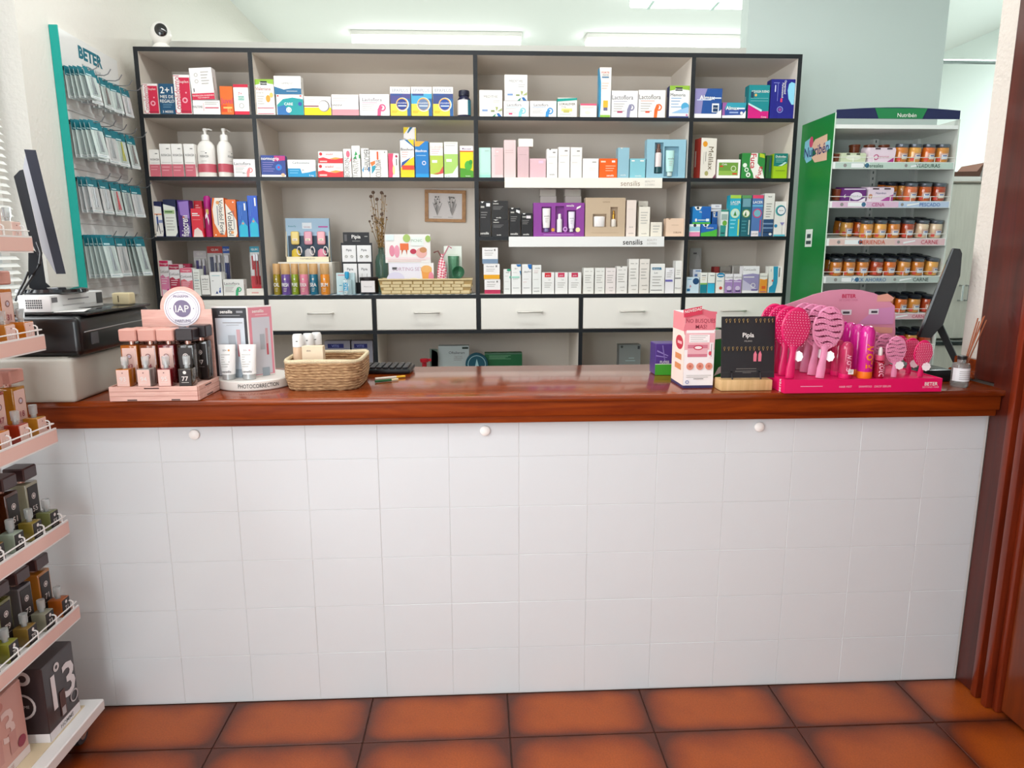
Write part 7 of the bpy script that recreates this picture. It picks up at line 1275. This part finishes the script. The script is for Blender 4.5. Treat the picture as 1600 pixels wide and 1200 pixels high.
# ------------------------------------------------------------ rolling perfume stand
RAILZ = [1.369, 1.128, .886, .636, .392]
t = thing('perfume_stand', 'white rolling perfume stand with pink rails at the left edge', 'stand', (0, 0, 0)); SY0, SY1, SX_ = -1.02, -.12, -.30
WM = M('#f1eeec', .35); PRL = M('#ecc3b8', .4)
for z in (.2, .8, 1.44): MB().box(SX_ - .012, SY0, z - .012, SX_, SY1, z + .012, WM).build('back_rail', t)
for y in (SY1 - .03, SY0): MB().bbox(SX_ - .012, y, .1, SX_ + .003, y + .03, 1.45, WM, .002).build('post', t)
for y in (SY1 - .03, SY0): MB().bbox(-.185, y, .1, -.15, y + .03, 1.45, WM, .002).build('post', t)
for si, z in enumerate(RAILZ):
    b_ = MB().box(SX_, SY0, z - .022, -.004, SY1, z - .014, WM).build('shelf', t)
    q = MB(); q.box(-.004, SY0, z - .04, .0, SY1, z, WM); q.art((.0, SY0, z - .036), (0, SY1 - SY0, 0), (0, 0, .032), [Rr(0, 0, 1, 1, PRL)]); q.box(-.05, SY1 - .003, z - .038, -.0, SY1, z - .004, PRL); q.build('pink_rail', b_)
    q = MB(); q.tube([(-.2, SY1 - .004, z + .012), (-.003, SY1 - .004, z + .012), (-.003, SY0, z + .012)], .0018, WM, 6)
    y = SY1 - .02
    while y > SY0: q.tube([(-.003, y, z - .004), (-.003, y, z + .02), (-.006, y - .002, z + .024), (-.011, y - .002, z + .024)], .0018, WM, 6); y -= .075
    q.build('wire_guard', b_)
q = MB(); q.bbox(-.33, -1.07, .075, .035, -.118, .107, WM, .003, 1); bs_ = q.build('base', t)
MB().box(-.30, -1.05, .1072, .0, -.15, .1092, M('#e2cfae', .5)).build('base_board', bs_)
for x in (-.02, -.28):
    for y in (-.16, -1.0):
        q = MB(); q.lathe([(.026, -.011), (.028, -.006), (.028, .006), (.026, .011)], M('#3a3d44', .4), 22, T=Matrix.Translation((x, y, .028)) @ Matrix.Rotation(R(90), 4, 'Y')); cs = q.build('caster', t)
        q = MB(); q.lathe([(.014, -.013), (.014, .013)], M('#c9cfd4', .25, .8), 16, T=Matrix.Translation((x, y, .028)) @ Matrix.Rotation(R(90), 4, 'Y')); q.bbox(x - .017, y - .012, .028, x - .013, y + .02, .074, STEEL, .001); q.bbox(x + .013, y - .012, .028, x + .017, y + .02, .074, STEEL, .001); q.build('bracket', cs)
SNM = ['top', 'second', 'third', 'fourth', 'fifth']
spec = [(0, False, ['29', '30', '31', '32', '33'], ['#e9d8cc', '#e8dccf', '#eadccb', '#e6d6c6', '#e9d9c9']), (1, False, ['31', '32', '33', '34', '35'], ['#c9741c', '#d08a3a', '#c46a1c', '#c9822a', '#c9741c']), (2, False, ['18', '47', '19', '20', '21'], ['#c98a2a', '#a8321c', '#c9741c', '#b8541c', '#c98a2a']), (3, True, ['55', '51', '53', '52', '54'], ['#b9b79c', '#5c2c16', '#4a2c1a', '#7a4a1c', '#a09a6a']), (4, True, ['71', '73', '79', '70', '72'], ['#c9802a', '#6a6468', '#7c7a3a', '#6f6e2a', '#5a3a1c'])]
for si, dk_, nums, lq in spec:
    zb_ = RAILZ[si] - .0135
    for k in range(5):
        Y = -.152 - .078 * k
        bottle(nums[k], lq[k], dk_, (-.06, Y, zb_), R(90), 'tall perfume bottle, %s in rear row on the %s shelf of rolling stand' % (['farthest', 'second farthest', 'middle', 'fourth', 'nearest'][k], SNM[si]), 'tall bottles on the rolling stand, %s shelf' % SNM[si], capc=(None if si < 3 else '#4a3436'), h=.128, w_=.05, d_=.05)
        Y2 = -.1465 - .07 * k; nm = ['farthest', 'second farthest', 'middle', 'fourth', 'nearest'][k]
        tester(nums[k], lq[k] if si < 3 else ('#aebba8', '#8a6a2a', '#b3b34a', '#8a8f5a', '#a08a3a')[(k + si) % 5] if si == 3 else ('#c06420', '#a9a690', '#9a7a3a', '#9a9a3a', '#b8702a')[k], dk_, (-.017, Y2, zb_), R(90), 'small perfume tester, %s one on the %s shelf of the rolling stand' % (nm, SNM[si]), 'testers on the rolling stand, %s shelf' % SNM[si])
A = atZ(80, 1160, .11); Bp = atZ(121, 1108, .11)
hD = atX(106, 1006, A.x).z - .11; w_ = Bp.y - A.y
q = MB(); DKB = M('#3a3032', .3, coat=.3); q.bbox(0, 0, 0, w_, .12, hD, DKB, .002)
fo = [Rr(0, 0, 1, .12, '#ece8ea'), Rr(0, .12, 1, .14, '#5a4a4c'), ('T', .55, .06, .055, 'HOMME', G2, 0, .01), ('T', .58, .58, .46, '13', '#eeeaec', 0, .03), ('D', .42, .86, .09, '#e4e0e0'), ('D', .42, .86, .04, '#4a4042'), ('P', [(.4, .16), (.58, .16), (.58, .5), (.4, .5)], '#5c3a34'), Rr(.43, .17, .55, .28, '#b9b4b6'), ('O', .85, .28, .13, .03, '#c9c2c4')]
q.art((0, 0, 0), (w_, 0, 0), (0, 0, hD), fo); q.art((0, .12, 0), (0, -.12, 0), (0, 0, hD), [Rr(0, 0, 1, .12, '#ece8ea'), ('O', .5, .5, .3, .05, '#d8d2d2'), ('T', .5, .5, .04, 'HOMME', '#d8d2d2'), ('D', .6, .88, .16, '#d8d2d2'), ('D', .6, .88, .08, '#4a4042')])
o = q.build('gift_box', None, (A.x, A.y, .1098), R(90)); tag(o, 'dark brown gift box numbered 13 on the base of the rolling stand', 'box')
P2 = atZ(64, 1168, .11); q = MB(); q.bbox(0, 0, 0, .16, .12, .2, M('#d9a79c', .35), .002)
q.art((0, 0, 0), (.16, 0, 0), (0, 0, .2), [Rr(0, 0, 1, .11, '#efe4e4'), ('T', .5, .055, .05, 'FEMME', '#b98a88'), ('T', .5, .6, .4, '13', '#ecd2cc', 0, .03), ('D', .5, .88, .07, '#c98a80'), Rr(.3, .2, .45, .5, '#cf9a92'), Rr(.6, .2, .75, .48, '#cf9a92'), ('D', .85, .25, .09, '#9a3a50')])
o = q.build('gift_box', None, (-.035, A.y - .19, .1098), R(90)); tag(o, 'pink gift box beside the dark one on the base of the rolling stand', 'box')
